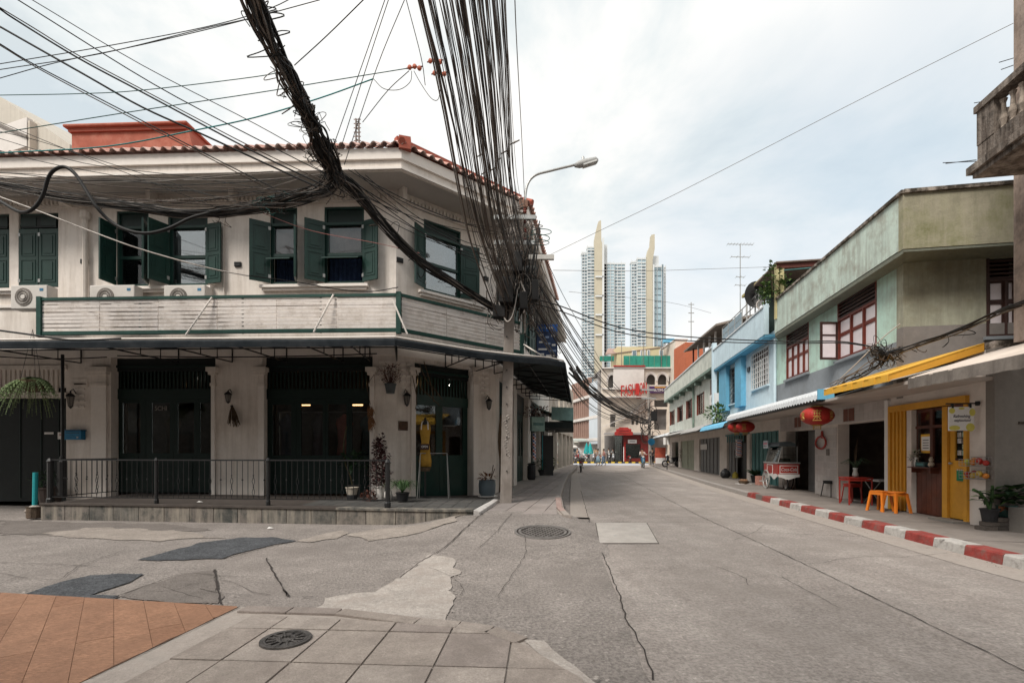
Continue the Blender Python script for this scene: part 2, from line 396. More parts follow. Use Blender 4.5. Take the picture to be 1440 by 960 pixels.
def foliage(c, rx, ry, rz, n, l, wd, mat, name, parent, droop=0.0, kind=None, shell=.0):
    mb = MB(); c = V(c)
    for _ in range(n):
        while True:
            q = V((rnd.uniform(-1, 1), rnd.uniform(-1, 1), rnd.uniform(-1, 1)))
            if shell < q.length <= 1: break
        p = c+V((q.x*rx, q.y*ry, q.z*rz)); d = (V((q.x, q.y, q.z*.6+rnd.uniform(-.2, .5)-droop))+V((rnd.uniform(-.5, .5), rnd.uniform(-.5, .5), rnd.uniform(-.5, .5))))
        mb.leaf(p, d, V((rnd.uniform(-.3, .3), rnd.uniform(-.3, .3), 1)), l*rnd.uniform(.6, 1.2), wd*rnd.uniform(.7, 1.2))
    return mb.build(name, mat, parent, kind=kind)

# ------------------------------------------------------------------ ground
def sm(x): x = max(0.0, min(1.0, x)); return x*x*(3-2*x)
def gz(x, y):
    """height of the street surface: it rises to meet the pavement at the corner"""
    if y > 12 or x < -3.2 or x > 1.8: return 0.0
    return .2*sm((y-6.2)/3.6)*sm((x+2.35)/1.5)*sm((1.62-x)/.65)
MB().sheet([(-400, -60, -.03), (400, -60, -.03), (400, 1500, -.03), (-400, 1500, -.03)]).build('ground', m_asph, kind='structure')
g3 = [G(*p) for p in ((905, 945), (878, 862), (852, 800), (838, 765), (829, 728), (818, 690), (812, 662), (811, 652))]
mb = MB(); xs = [-15+i*.3 for i in range(57)]; ys = [.0+j*.3 for j in range(36)]
# side street: a fine grid that carries the rise at the corner
vid = {}
for j, y in enumerate(ys):
    for i, x in enumerate(xs): vid[i, j] = len(mb.v); mb.v.append(V((x, y, gz(x, y))))
for j in range(len(ys)-1):
    for i in range(len(xs)-1): mb.f.append((vid[i, j], vid[i+1, j], vid[i+1, j+1], vid[i, j+1]))
mb.build('side_street', m_asph, kind='structure', smooth=True)
MB().sheet([(-40, -30, -.005), (-14.9, -30, -.005), (-14.9, 14, -.005), (-40, 14, -.005)]).build('side_street', m_asph, kind='structure')
MB().sheet([(-15, -30, -.008), (20, -30, -.008), (20, .2, -.008), (-15, .2, -.008)]).build('side_street', m_asph, kind='structure')
KR = [(6.25, -4), (6.25, 3), (6.42, 6.34), (7.0, 10.8), (7.7, 15.9), (8.6, 21.4), (11.2, 35), (13.6, 47), (15.2, 52), (18, 54.5), (40, 56)]
rd = [(1.0, .2)]+[(p.x, p.y) for p in g3]+[(5.6, 50.5), (4, 54), (-40, 56), (-40, 63), (60, 63), (60, 56)]+[p for p in reversed(KR)]
MB().sheet([(x, y, .006) for x, y in rd]).build('road', m_conc, kind='structure')
# pale crossing band at the far junction
MB().sheet([(x, y, .012) for x, y in ((-20, 55.8), (-20, 50.3), (6, 50.3), (13.5, 50.3), (15.8, 54.3), (40, 56.2), (40, 59), (-20, 59))]).build('road_marking', M('faded grey blue paint', (.42, .43, .46), .9, .1, .5), kind='structure')
# lighter gutter strip along the right kerb
o1 = offs(KR[1:9], -.0); o2 = offs(KR[1:9], -.62)
MB().sheet([(p.x, p.y, .011) for p in offs(KR[1:9], 0)]+[(p.x, p.y, .011) for p in reversed(offs([(a-.55, b) for a, b in KR[1:9]], 0))]).build('gutter', m_strip, kind='structure')
gl_ = [G(*p) for p in ((829, 728), (818, 690), (812, 662))]
MB().sheet([(p.x, p.y, .011) for p in gl_]+[(p.x-.42, p.y+.1, .011) for p in reversed(gl_)]).build('gutter', m_strip, kind='structure')
def patch(name, pts, mat, dz, zf=gz, jit=.03):
    P = [G(*p) for p in pts]; Q = []
    for i, p in enumerate(P):
        q = P[(i+1) % len(P)]; n = max(1, int((q-p).length/.05))
        for k in range(n):
            s = p.lerp(q, k/n); j1 = mnoise.noise(s*3.1)*jit*2.4+mnoise.noise(s*11)*jit*.35; j2 = mnoise.noise(s*3.1+V((9, 9, 9)))*jit*2.4+mnoise.noise(s*13)*jit*.35; Q.append(V((s.x+j1, s.y+j2, zf(s.x, s.y)+dz)))
    MB().sheet(Q).build(name, mat, kind='structure')
    mb = MB()
    for q in Q[::2]:
        for _ in range(2):
            r_ = rnd.uniform(.004, .018); c = q+V((rnd.gauss(0, .05), rnd.gauss(0, .05), .0015)); c.z = zf(c.x, c.y)+dz+.0015; a0 = rnd.uniform(0, 6)
            mb.add([c+V((math.cos(a0+k*1.26)*r_*rnd.uniform(.5, 1.2), math.sin(a0+k*1.26)*r_*rnd.uniform(.5, 1.2), 0)) for k in range(5)], [(0, 1, 2, 3, 4)])
    mb.build('patch_crumbs', mat, kind='structure')
def zp(l, s, ox, oy): return [(ox+x/s, oy+y/s) for x, y in l]
patch('cement_patch', zp([(100, 660), (190, 605), (290, 590), (370, 580), (470, 530), (560, 462), (640, 425), (700, 440), (735, 480), (712, 530), (690, 570), (715, 605), (700, 640), (720, 690), (738, 715), (560, 706), (330, 685)], 3, 400, 640), m_cement, .012, jit=.05)
patch('asphalt_patch', zp([(580, 443), (700, 410), (850, 370), (1000, 350), (1150, 347), (1250, 362), (1130, 385), (980, 420), (940, 435), (760, 444)], 3, 0, 640), m_patch, .012)
patch('asphalt_patch', zp([(95, 592), (270, 535), (400, 505), (520, 502), (620, 500), (560, 530), (480, 560), (390, 590), (490, 598), (470, 612), (300, 606)], 3, 0, 640), m_patch, .013)
patch('asphalt_patch', zp([(490, 600), (620, 550), (770, 500), (905, 485), (930, 632), (700, 620)], 3, 0, 640), m_warm, .010)
patch('asphalt_patch', [(0, 730), (60, 733), (240, 737), (300, 745), (170, 752), (0, 752)], m_warm, .007, jit=.08)
patch('cement_patch', zp([(1250, 362), (1330, 340), (1440, 318), (1440, 352), (1300, 366)], 3, 0, 640)+[], m_pale, .011, jit=.06)
patch('cement_patch', [(484, 752), (530, 744), (600, 745), (640, 736), (655, 728), (640, 745), (590, 755), (520, 760)], m_pale, .012, jit=.05)
patch('cement_patch', [(60, 750), (130, 742), (240, 745), (310, 757), (220, 760), (120, 758)], m_pale, .010, jit=.08)
def crack(pts, wd=.03, zf=gz, dz=.016, name='crack'):
    ribbon([G(*p) for p in pts], wd*.5, zf, dz).build(name, m_crack, kind='structure')
fz = lambda x, y: 0.0
crack([(865, 663), (905, 684), (986, 727), (1036, 749), (1060, 760), (1132, 794), (1257, 855), (1440, 944), (1560, 1002)], .022, fz, .014, 'road_joint')
crack([(830, 734), (930, 735), (990, 734)], .02, fz, .014, 'road_joint')
crack([(1036, 750), (1078, 749), (1140, 752), (1210, 755)], .02, fz, .014, 'road_joint')
crack([(838, 760), (856, 800), (872, 840), (880, 870), (892, 890), (905, 915), (920, 958)], .025, fz, .014, 'road_joint')
crack([(829, 735), (823, 712), (817, 690)], .03, fz, .014, 'road_joint')
crack(zp([(0, 455), (250, 463), (420, 472)], 3, 0, 640), .018); crack(zp([(0, 500), (100, 520), (250, 530), (330, 470), (530, 400)], 3, 0, 640), .014)
crack(zp([(905, 485), (918, 560), (932, 635)], 3, 0, 640), .045); crack(zp([(1122, 437), (1165, 520), (1215, 600)], 3, 0, 640), .035)
crack(zp([(1275, 602), (1320, 600)], 3, 0, 640), .03); crack(zp([(480, 605), (640, 545), (770, 500)], 3, 0, 640), .02)
crack(zp([(940, 438), (1060, 405), (1225, 365)], 3, 0, 640), .03); crack(zp([(0, 545), (120, 500), (330, 465), (560, 445), (940, 437)], 3, 0, 640), .012)
crack(zp([(830, 262), (835, 290), (760, 345), (690, 395), (640, 420)], 3, 400, 640), .03); crack(zp([(960, 290), (900, 350), (820, 405)], 3, 400, 640), .016)
crack(zp([(640, 420), (560, 460), (490, 520)], 3, 400, 640), .02); crack(zp([(0, 570), (12, 598)], 3, 400, 640), .04)
crack(zp([(1010, 330), (1020, 420), (900, 600)], 3, 400, 640), .012); crack([(1100, 812), (1170, 850), (1180, 856)], .012, fz, .014)

for k in range(16):
    px, py = rnd.uniform(60, 1250), rnd.uniform(745, 870)
    if py > 880-abs(px-520)*.0 and px < 760: continue
    l = [(px, py)]; a = rnd.uniform(-.5, .5)
    for j in range(rnd.randrange(3, 7)): a += rnd.uniform(-.6, .6); l.append((l[-1][0]+math.cos(a)*26, l[-1][1]+math.sin(a)*9))
    crack(l, rnd.uniform(.006, .014), fz if px > 900 else gz, .015)
# near corner: paving slabs, kerb strip and the orange plank floor
A, B, C, D = G(341, 869), G(673, 889), G(700, 893), G(823, 960)
E0, E1 = G(337, 857), G(125, 960)
inside = G(480, 940)
base = MB(); fp = [G(337, 857), G(477, 861), G(587, 874), G(645, 879), G(690, 884), G(735, 903), G(850, 985), G(1000, 1150), G(0, 1150), G(100, 972)]
base.prism([(p.x, p.y) for p in fp], -.02, .028).build('corner_pavement', m_strip, kind='structure')
sw = bpy.data.objects['corner_pavement']
e1 = (G(633, 897)-G(547, 895)); ang = math.atan2(e1.y, e1.x)
left_in = V((E1.x-E0.x, E1.y-E0.y)).normalized(); nl = V((-left_in.y, left_in.x)); nl = nl if (V(inside[:2])-V(E0[:2])).dot(nl) > 0 else -nl
hps = [half(A, B, inside), half(B, G(716, 906), inside), half(G(703, 893), G(815, 962), inside), (V(E0[:2])+nl*.30, nl)]
slabs('paving_slab', m_slabs, sw, G(547, 895), ang, .50, .60, (-9, 6), (-6, 3), hps, .016, .03, lambda x, y: .046, uneven=.003)
# kerb stones along the slabs' far edge
kp = [G(340, 862), G(477, 866), G(587, 880), G(645, 885), G(690, 892), G(733, 908)]
for i in range(len(kp)-1):
    a, b = kp[i], kp[i+1]; n = max(1, round((b-a).length/.62))
    for k in range(n):
        p, q = a.lerp(b, k/n+.008), a.lerp(b, (k+1)/n-.008); d = (q-p).normalized(); nn_ = V((-d.y, d.x, 0))*.075
        MB().prism([((p-nn_).x, (p-nn_).y), ((q-nn_).x, (q-nn_).y), ((q+nn_).x, (q+nn_).y), ((p+nn_).x, (p+nn_).y)], 0, .048).build('kerb_stone', rnd.choice(m_slabs), sw)
patch('cement_patch', [(733, 905), (760, 908), (800, 935), (850, 975), (820, 975), (770, 935)], m_cement, .034, fz, jit=.02)
MB().prism([(p.x, p.y) for p in (E0, E1, G(60, 992), G(-160, 1120), G(-900, 1000), G(-900, 832), G(0, 837))], -.02, .022).build('plank_floor', M('plank joint', (.16, .08, .05), .9), kind='structure')
wf = bpy.data.objects['plank_floor']
hpw = [half(G(0, 837), G(337, 857), G(50, 900)), half(E0, E1, G(50, 900))]
slabs('plank', m_wood, wf, G(160, 900), R(90+39.5), 2.6, .225, (-2, 2), (-14, 10), hpw, .003, .004, lambda x, y: .034, stagger=.5, uneven=.001)
crack([(337, 858), (240, 905), (125, 961)], .02, fz, .040)

def manhole(name, label, c, r, zf, ribs, mat, ringw=.06):
    t = thing(name, label, 'manhole cover', c)
    def at(rr, a, h): x = c.x+rr*math.cos(a); y = c.y+rr*math.sin(a); return V((x, y, zf(x, y)+h))
    for nm, ra, rb, h in (('rim', r-ringw*.5, r, .016), ('ring', r*.78, r*.86, .018)):
        mb = MB(); n = 36
        for k in range(n):
            a, b = 2*math.pi*k/n, 2*math.pi*(k+1)/n; mb.quad(at(rb, a, h), at(rb, b, h), at(ra, b, h), at(ra, a, h)); mb.quad(at(rb, a, -.02), at(rb, b, -.02), at(rb, b, h), at(rb, a, h)); mb.quad(at(ra, a, h), at(ra, b, h), at(ra, b, -.02), at(ra, a, -.02))
        mb.build(nm, mat, t)
    mb = MB(); n = 36
    mb.add([at(0, 0, .006)]+[at(r-ringw*.5, 2*math.pi*k/n, .006) for k in range(n)], [(0, 1+k, 1+(k+1) % n) for k in range(n)]); mb.build('cover', m_crack if ribs != 'radial' else m_iron, t)
    mb = MB()
    if ribs == 'radial':
        for k in range(12):
            a = math.pi*2*k/12; mb.tube([at(.04, a, .014), at(r*.74, a, .014)], .008, 5)
        mb.tube([at(r*.34, 2*math.pi*k/24, .014) for k in range(25)], .008, 5)
    else:
        s = .085; k = int(r/s)+1
        for i in range(-k, k+1):
            for j in range(-k, k+1):
                x, y = i*s+(j % 2)*s*.5, j*s*.8
                if math.hypot(x, y) < r*.74:
                    p = V((c.x+x, c.y+y, 0)); z = zf(p.x, p.y); mb.box(p.x-.026, p.x+.026, p.y-.020, p.y+.020, z, z+.018)
    mb.build('ribs', mat, t, kind='stuff')
manhole('manhole_cover', 'round cast iron manhole cover set in the near paving slabs', G(402, 899, .05), .185, lambda x, y: .046, 'radial', m_iron, .05)
manhole('manhole_cover', 'large round ribbed manhole cover on the slope before the concrete pole', V((.52, 8.25, gz(.52, 8.25))), .48, gz, 'grid', M('worn iron', (.20, .185, .175), .75, .3, 6, .5, 60), .07)
t = thing('inspection_cover', 'pale square concrete inspection cover in the road', 'cover', G(881, 748))
q = [G(*p) for p in ((837, 735.5), (910, 735.5), (927, 765), (842, 765))]
MB().prism([(p.x, p.y) for p in q], -.02, .014).build('frame', m_kgrey0, t)
cc = sum((V((p.x, p.y)) for p in q), V((0, 0)))/4; q2 = [cc+(V((p.x, p.y))-cc)*.965 for p in q]
MB().prism([(p.x, p.y) for p in q2], 0, .020).build('lid', M('pale cover concrete', (.455, .42, .39), .9, .1, 2, .3, dirt=((.36, .33, .30), .7, 3), speck=(50, .12)), t)
for a, b in ((.3, .35), (.7, .35), (.3, .7), (.7, .7)):
    p = q2[0].lerp(q2[1], a).lerp(q2[3].lerp(q2[2], a), b); MB().lathe((p.x, p.y, .015), [(.03, 0), (.03, .008)], 8).build('lifting_eye', m_steel, t)

# pavement along the left side of the street
Z0 = .2
KL = [(1.22, 9.75), (1.20, 11.2), (1.45, 14.3), (1.95, 18.3), (3.0, 26), (4.9, 37), (6.3, 46.5)]
poly = [(-.72, 10.02)]+[(KL[0][0]-.1, 10.0)]+KL[1:]+[(5.2, 48), (2, 48), (-.5, 16), (-.6, 14.2), (-.42, 12.4)]
MB().prism(poly, -.02, Z0-.018).build('pavement', m_strip, kind='structure'); pv = bpy.data.objects['pavement']
hp = [half((-.72, 10.02), (1.1, 10.02), (.3, 12)), half((-.75, 9.83), (-.42, 12.36), (.5, 11)), half((-.42, 12.36), (2.9, 31), (1.5, 15))]
for (a, b, y0, y1) in ((KL[1], KL[2], 9.9, 14.3), (KL[2], KL[3], 14.3, 18.3), (KL[3], KL[4], 18.3, 26), (KL[4], KL[5], 26, 34)):
    h2 = hp+[half(offs([a, b], -.22)[0] if False else (a[0]-.17, a[1]), (b[0]-.17, b[1]), (-1, a[1])), (V((0, y0)), V((0, 1))), (V((0, y1)), V((0, -1)))]
    slabs('pavement_tile', m_tiles, pv, (.2, 10.03), R(-10.4), .42, .98, (-6, 9), (0, 27), h2, .018, .02, lambda x, y: Z0, uneven=.002)
def kerb_line(name, pts, wd, h, mats, step, parent, side=-1, z0=-.02, seq=None):
    k = 0
    for i in range(len(pts)-1):
        a, b = V(pts[i]), V(pts[i+1]); n = max(1, round((b-a).length/step)); d = (b-a).normalized(); nr = V((-d.y, d.x))*side
        for j in range(n):
            p, q = a.lerp(b, j/n)+d*.006, a.lerp(b, (j+1)/n)-d*.006; m = mats[k % len(mats)] if not seq else seq(k); k += 1
            P1, Q1 = p+nr*.02, q+nr*.02; P2, Q2 = p+nr*wd, q+nr*wd
            MB().add([(*p, z0), (*q, z0), (*Q2, z0), (*P2, z0), (*P1, h-.02), (*Q1, h-.02), (*(P1+nr*.02), h), (*(Q1+nr*.02), h), (*P2, h), (*Q2, h)],
                     [(0, 4, 5, 1), (4, 6, 7, 5), (6, 8, 9, 7), (2, 9, 8, 3), (0, 3, 8, 6, 4), (1, 5, 7, 9, 2)]).build('kerb_stone', m, parent)
m_kpink = M('worn red kerb', (.42, .30, .27), .9, .2, 4, .3, dirt=((.33, .28, .26), .7, 4)); m_kgrey = M('grey kerb', (.33, .30, .28), .9, .15, 3, .3, dirt=((.18, .16, .15), .5, 3))
ks = bpy.data.objects.new('kerb', None); COL.objects.link(ks); ks.location = (1.2, 10, 0); WL[ks.name] = V((1.2, 10, 0)); ks['kind'] = 'structure'
kerb_line('kerb', KL, .17, Z0+.01, [m_kpink], .8, ks, side=1, seq=lambda k: m_strip if k == 0 else (m_kpink if k < 5 else m_kgrey))
# right-hand pavement and its painted kerb
m_rpave = M('right pavement concrete', (.23, .20, .18), .75, .15, .8, .2, 30, dirt=((.15, .13, .115), .6, .9), streak=None)
m_kred = M('red kerb paint', (.30, .05, .042), .8, .25, 3, .5, 50, dirt=((.19, .11, .095), .85, 7))
m_kwhite = M('white kerb paint', (.50, .475, .45), .85, .15, 3, .5, 50, dirt=((.24, .22, .205), .9, 6))
poly = [(a+.12, b) for a, b in KR]+[(40, 58), (40, 60), (16, 60)]+[(6.925+.175*y+.3, y) for y in (52, 30, 10)]+[(8.7, 8.4), (14, 7.6), (14, -4)]
MB().prism(poly, -.02, .146).build('pavement', m_rpave, kind='structure'); rp = bpy.data.objects['pavement.001']
kr = bpy.data.objects.new('kerb', None); COL.objects.link(kr); kr.location = (6.4, 6.3, 0); WL[kr.name] = V((6.4, 6.3, 0)); kr['kind'] = 'structure'
WK = [W(KR[i+1], KR[i]) for i in range(len(KR)-1)]
bx = [840+x/2.4 for x in (505, 521, 553, 582, 612, 648, 685, 733, 778, 830, 890, 965, 1035, 1130, 1235, 1365, 1520, 1720, 2000, 2500)]
def kpt(px):
    for i in range(len(KR)-1):
        Wl = W(KR[i], KR[i+1]); t = Wl.t(px)
        if -1e-6 <= t <= Wl.len+1e-6: q = Wl.a+Wl.d*t; return (q.x, q.y)
cols = [m_kred, None]+[m_kred if k % 2 == 0 else m_kwhite for k in range(20)]
for k in range(len(bx)-1):
    a, b = kpt(bx[k]), kpt(bx[k+1])
    if a and b and cols[k]:
        kerb_line('kerb', [b, a], .26, .155, [cols[k]], 50, kr, side=-1)
far = [p for p in KR if p[1] > 15.95]
kerb_line('kerb', [kpt(bx[0])]+far, .2, .15, [m_kgrey], 1.1, kr, side=-1)
# wear joints across the right pavement
for y in range(7, 40, 2):
    x0 = 6.925+.175*y; crackp = [(x0-.2, y+.1), (x0-2.0+.01*y, y+.45)]
    ribbon(crackp, .02, lambda x, y: .15, .004).build('pavement_joint', m_crack, kind='structure')

# ------------------------------------------------------------------ corner building on the left
FW = W((-17, 13.41), (-3.08, 12.85)); CW = W((-3.08, 12.85), (-.51, 15.13)); SW = W((-.51, 15.13), (2.38, 30.87))
ring = [(-17, 13.41), (-3.08, 12.85), (-.51, 15.13), (2.38, 30.87)]
lb = thing('corner_shophouse', 'white two storey corner building with dark green shutters and red tiled eaves', 'building', (-5, 14, 0))
def holed(mb, Wl, t0, t1, z0, z1, ops, th=.24, o=0.0):
    ts = sorted({t0, t1, *[v for q in ops for v in q[:2] if t0 < v < t1]}); zs = sorted({z0, z1, *[v for q in ops for v in q[2:] if z0 < v < z1]})
    def solid(i, j):
        if not (0 <= i < len(ts)-1 and 0 <= j < len(zs)-1): return False
        a, b = (ts[i]+ts[i+1])/2, (zs[j]+zs[j+1])/2
        return not any(q[0] < a < q[1] and q[2] < b < q[3] for q in ops)
    idx = {}
    def vt(i, j, k):
        if (i, j, k) not in idx: idx[i, j, k] = len(mb.v); mb.v.append(Wl.P(ts[i], o-(th if k else 0), zs[j]))
        return idx[i, j, k]
    for i in range(len(ts)-1):
        for j in range(len(zs)-1):
            if not solid(i, j): continue
            f = mb.f; f.append((vt(i, j, 0), vt(i+1, j, 0), vt(i+1, j+1, 0), vt(i, j+1, 0))); f.append((vt(i+1, j, 1), vt(i, j, 1), vt(i, j+1, 1), vt(i+1, j+1, 1)))
            if not solid(i-1, j): f.append((vt(i, j, 1), vt(i, j, 0), vt(i, j+1, 0), vt(i, j+1, 1)))
            if not solid(i+1, j): f.append((vt(i+1, j, 0), vt(i+1, j, 1), vt(i+1, j+1, 1), vt(i+1, j+1, 0)))
            if not solid(i, j-1): f.append((vt(i, j, 1), vt(i+1, j, 1), vt(i+1, j, 0), vt(i, j, 0)))
            if not solid(i, j+1): f.append((vt(i, j+1, 0), vt(i+1, j+1, 0), vt(i+1, j+1, 1), vt(i, j+1, 1)))
    return mb
def opx(Wl, a, b, yt, yb, ref=None):
    """opening from pixel bounds; heights read at column ref"""
    r = ref if ref is not None else (a+b)/2
    return (Wl.t(a), Wl.t(b), Wl.z(r, yb), Wl.z(r, yt))
UP0, UP1 = 5.98, 8.02
up = [(FW.t(a), FW.t(b), UP0, UP1) for a, b in ((-30, 13), (26, 82), (164, 209), (236, 292), (380, 418), (456, 512))]
gd = [(FW.t(-60), FW.t(93), 0, 3.25), (FW.t(156), FW.t(303), 0, 4.05), (FW.t(369), FW.t(524), 0, 4.05)]
holed(MB(), FW, 0, FW.len, 0, 8.75, up+gd).build('wall', m_white, lb)
cup = [(CW.t(596), CW.t(648), UP0, 7.95)]; cgd = [(CW.t(583), CW.t(664), 0, 3.95)]
holed(MB(), CW, 0, CW.len, 0, 8.75, cup+cgd).build('wall', m_white, lb)
sgd = [(.55, 3.2, 0, 3.9), (3.9, 6.9, 0, 3.9), (7.7, 10.9, 0, 3.9), (11.6, 15.2, 0, 3.9)]; sup = [(.45, 1.35, UP0, 7.95), (1.9, 2.8, UP0, 7.95), (5, 5.9, UP0, 7.95), (6.5, 7.4, UP0, 7.95), (9.5, 10.4, UP0, 7.95), (11, 11.9, UP0, 7.95)]
holed(MB(), SW, 0, SW.len, 0, 8.75, sgd+sup).build('wall', m_white, lb)
# floors, far walls, dark inside
core = [(p.x, p.y) for p in offs(ring, -.28)]
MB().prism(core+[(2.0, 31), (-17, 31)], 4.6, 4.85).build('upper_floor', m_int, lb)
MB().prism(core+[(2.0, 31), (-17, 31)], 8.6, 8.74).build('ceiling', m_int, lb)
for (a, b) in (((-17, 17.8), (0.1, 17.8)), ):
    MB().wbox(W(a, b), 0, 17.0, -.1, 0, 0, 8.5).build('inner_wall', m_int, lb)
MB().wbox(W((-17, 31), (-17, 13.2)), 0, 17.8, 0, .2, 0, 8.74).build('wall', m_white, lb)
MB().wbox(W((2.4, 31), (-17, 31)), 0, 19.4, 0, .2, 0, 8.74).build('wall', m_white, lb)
# eaves: soffit, stepped fascia, frieze
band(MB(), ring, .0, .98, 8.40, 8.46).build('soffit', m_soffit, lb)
band(MB(), ring, .98, 1.04, 8.34, 8.60).build('fascia', m_cream, lb)
band(MB(), ring, .97, 1.10, 8.60, 8.86).build('fascia', m_white2, lb)
band(MB(), ring, 1.04, 1.09, 8.36, 8.42).build('moulding', m_white2, lb)
band(MB(), ring, .0, .07, 8.02+.10, 8.40).build('frieze', m_cream, lb)
for Wl, n0 in ((FW, 104), (CW, 26), (SW, 40)):
    st = .115 if Wl is not SW else .3
    mb = MB()
    for k in range(int(Wl.len/st)):
        mb.wbox(Wl, k*st+.03, k*st+.03+st*.45, .07, .15, 8.17, 8.27)
    mb.build('dentil_row', m_cream, lb, kind='stuff')
for Wl, ts in ((FW, [FW.t(p) for p in (103, 222, 335, 448)]), (CW, [.08, CW.len-.08])):
    for t in ts: MB().wbox(Wl, t-.06, t+.06, .07, .35, 8.1, 8.4).build('eave_bracket', m_cream, lb)
# roof tiles: three courses of real pieces, roof plane beyond
MB().prism([(p.x, p.y) for p in offs(ring, -2.6)]+[(-1, 31), (-17, 31)], 10.0, 10.2).build('roof_flat', m_terra, lb)
band(MB(), ring, -2.7, -.35, 10.2, 10.26, 9.62, 9.68).build('roof', m_terra, lb)
def tile_mesh(mat, wd, ln, cut=0.0):
    mb = MB(); n = 8; prof = []
    for i in range(n+1):
        a = i/n; prof.append((a*wd, .075*math.sin(math.pi*min(1, a/.68))**.8 if a < .68 else .004+.0*a))
    for y, s in ((0, 1), (ln, .96)):
        for th in (0, -.018):
            for x, z in prof: mb.v.append(V((x-wd/2, y, z*s+th)))
    m = n+1
    for i in range(n):
        mb.f += [(i, i+1, 2*m+i+1, 2*m+i), (m+i+1, m+i, 3*m+i, 3*m+i+1), (m+i, m+i+1, i+1, i)]
    mb.f += [(0, 2*m, 3*m, m), (n, m+n, 3*m+n, 2*m+n)]
    me = bpy.data.meshes.new('tile'); me.from_pydata(mb.v, [], mb.f); me.materials.append(mat)
    for p in me.polygons: p.use_smooth = False
    return me
tms = [tile_mesh(m, .262, .48) for m in m_tilered]
slope = math.atan2(9.62-8.86, 1.35)
def tiles_on(Wl, tA, tB, mitreA, mitreB, courses):
    for c in range(courses):
        o = 1.2-c*.42; z = 8.885+c*.42*math.tan(slope)
        a = tA-mitreA*o; b = tB+mitreB*o; n = int(round((b-a)/.262))
        for k in range(n):
            t = a+(k+.5)*(b-a)/n; p = Wl.P(t, o, z+rnd.uniform(-.004, .004))
            ob = link('tile', rnd.choice(tms), lb, p); ob.rotation_euler = (slope+rnd.uniform(-.01, .01), 0, Wl.ang+rnd.uniform(-.012, .012))
ca = math.tan((CW.ang-FW.ang)/2); cb = math.tan((SW.ang-CW.ang)/2)
tiles_on(FW, 0.6, FW.len, 0, ca, 3); tiles_on(CW, 0, CW.len, ca, cb, 3); tiles_on(SW, 0, 9, cb, 0, 2)
def hip(i):
    a = offs(ring, 1.22)[i]; b = offs(ring, -.4)[i]; pts = [(a.x, a.y, 8.95), (a.x+(b.x-a.x)*.5, a.y+(b.y-a.y)*.5, 9.33), (b.x, b.y, 9.74)]
    MB().tube(pts, .085, 6).build('ridge_tile', m_ridge, lb)
hip(1); hip(2)
MB().hexa([(-2.72, 11.62, 8.8), (-2.45, 11.7, 8.8), (-2.5, 12.0, 8.85), (-2.8, 11.95, 8.85), (-2.72, 11.62, 9.10), (-2.45, 11.7, 9.10), (-2.5, 12.0, 9.16), (-2.8, 11.95, 9.16)]).build('ridge_end', m_ridge, lb)
b1 = offs(ring, 1.02)[1:3]; bw = W(b1[0], b1[1])
MB().wbox(bw, 0, bw.len, -.35, -.2, 9.0, 9.30).build('roof_edge_beam', m_ridge, lb)
# terracotta parapet block above the tiles
tw_ = W((-13.0, 14.25), (-8.9, 14.08)); t0, t1 = tw_.t(101), tw_.t(262)
mb = MB().wbox(tw_, t0, t1, -1.2, 0, 9.3, tw_.z(180, 181)); mb.build('parapet_block', m_terra, lb)
mb = MB().wbox(tw_, t0-.16, t1+.1, -1.35, .14, tw_.z(180, 180), tw_.z(180, 176)); mb.build('parapet_cap', m_terra, lb, bevel=.03)
mb = MB().wbox(tw_, t0-.06, t1+.05, -1.25, .06, tw_.z(180, 185), tw_.z(180, 180.3)); mb.build('parapet_cap', m_ridge, lb)
mb = MB().hexa([tw_.P(t1, .02, 9.2), tw_.P(t1+.5, .02, 9.2), tw_.P(t1+.5, -1.2, 9.2), tw_.P(t1, -1.2, 9.2), tw_.P(t1, .02, tw_.z(180, 184)), tw_.P(t1+.08, .02, tw_.z(180, 186)), tw_.P(t1+.08, -1.2, tw_.z(180, 186)), tw_.P(t1, -1.2, tw_.z(180, 184))]).build('parapet_block', m_terra, lb)

# ---- upper windows and shutters
def shutter(Wl, ht, th, wd=.50, z0=UP0+.02, z1=7.6, mat=m_green, closed=False, o0=.03):
    a = math.radians(th); d = Wl.d*math.cos(a)+Wl.n*math.sin(a); p = Wl.P(ht, o0, 0); L2 = W((p.x, p.y), (p.x+d.x, p.y+d.y))
    mb = MB(); s = .022
    s_ = mb.wbox(L2, 0, wd, -s, s, z0, z1).build('shutter', mat, lb)
    for za, zb in ((z0+.12, z0+(z1-z0)*.47), (z0+(z1-z0)*.53, z1-.12)):
        for sd in (1, -1):
            o = (s, s+.012) if sd > 0 else (-s-.012, -s)
            m2 = MB()
            m2.wbox(L2, .07, .09, *o, za, zb); m2.wbox(L2, wd-.09, wd-.07, *o, za, zb); m2.wbox(L2, .09, wd-.09, *o, za, za+.02); m2.wbox(L2, .09, wd-.09, *o, zb-.02, zb)
            m2.wbox(L2, .15, wd-.15, *o, za+.07, zb-.07); m2.build('panel', mat, s_)
    for zh in (z0+.12, z1-.2):
        MB().wbox(L2, -.01, .05, -s-.015, s+.015, zh, zh+.09).build('hinge', m_steel, s_)
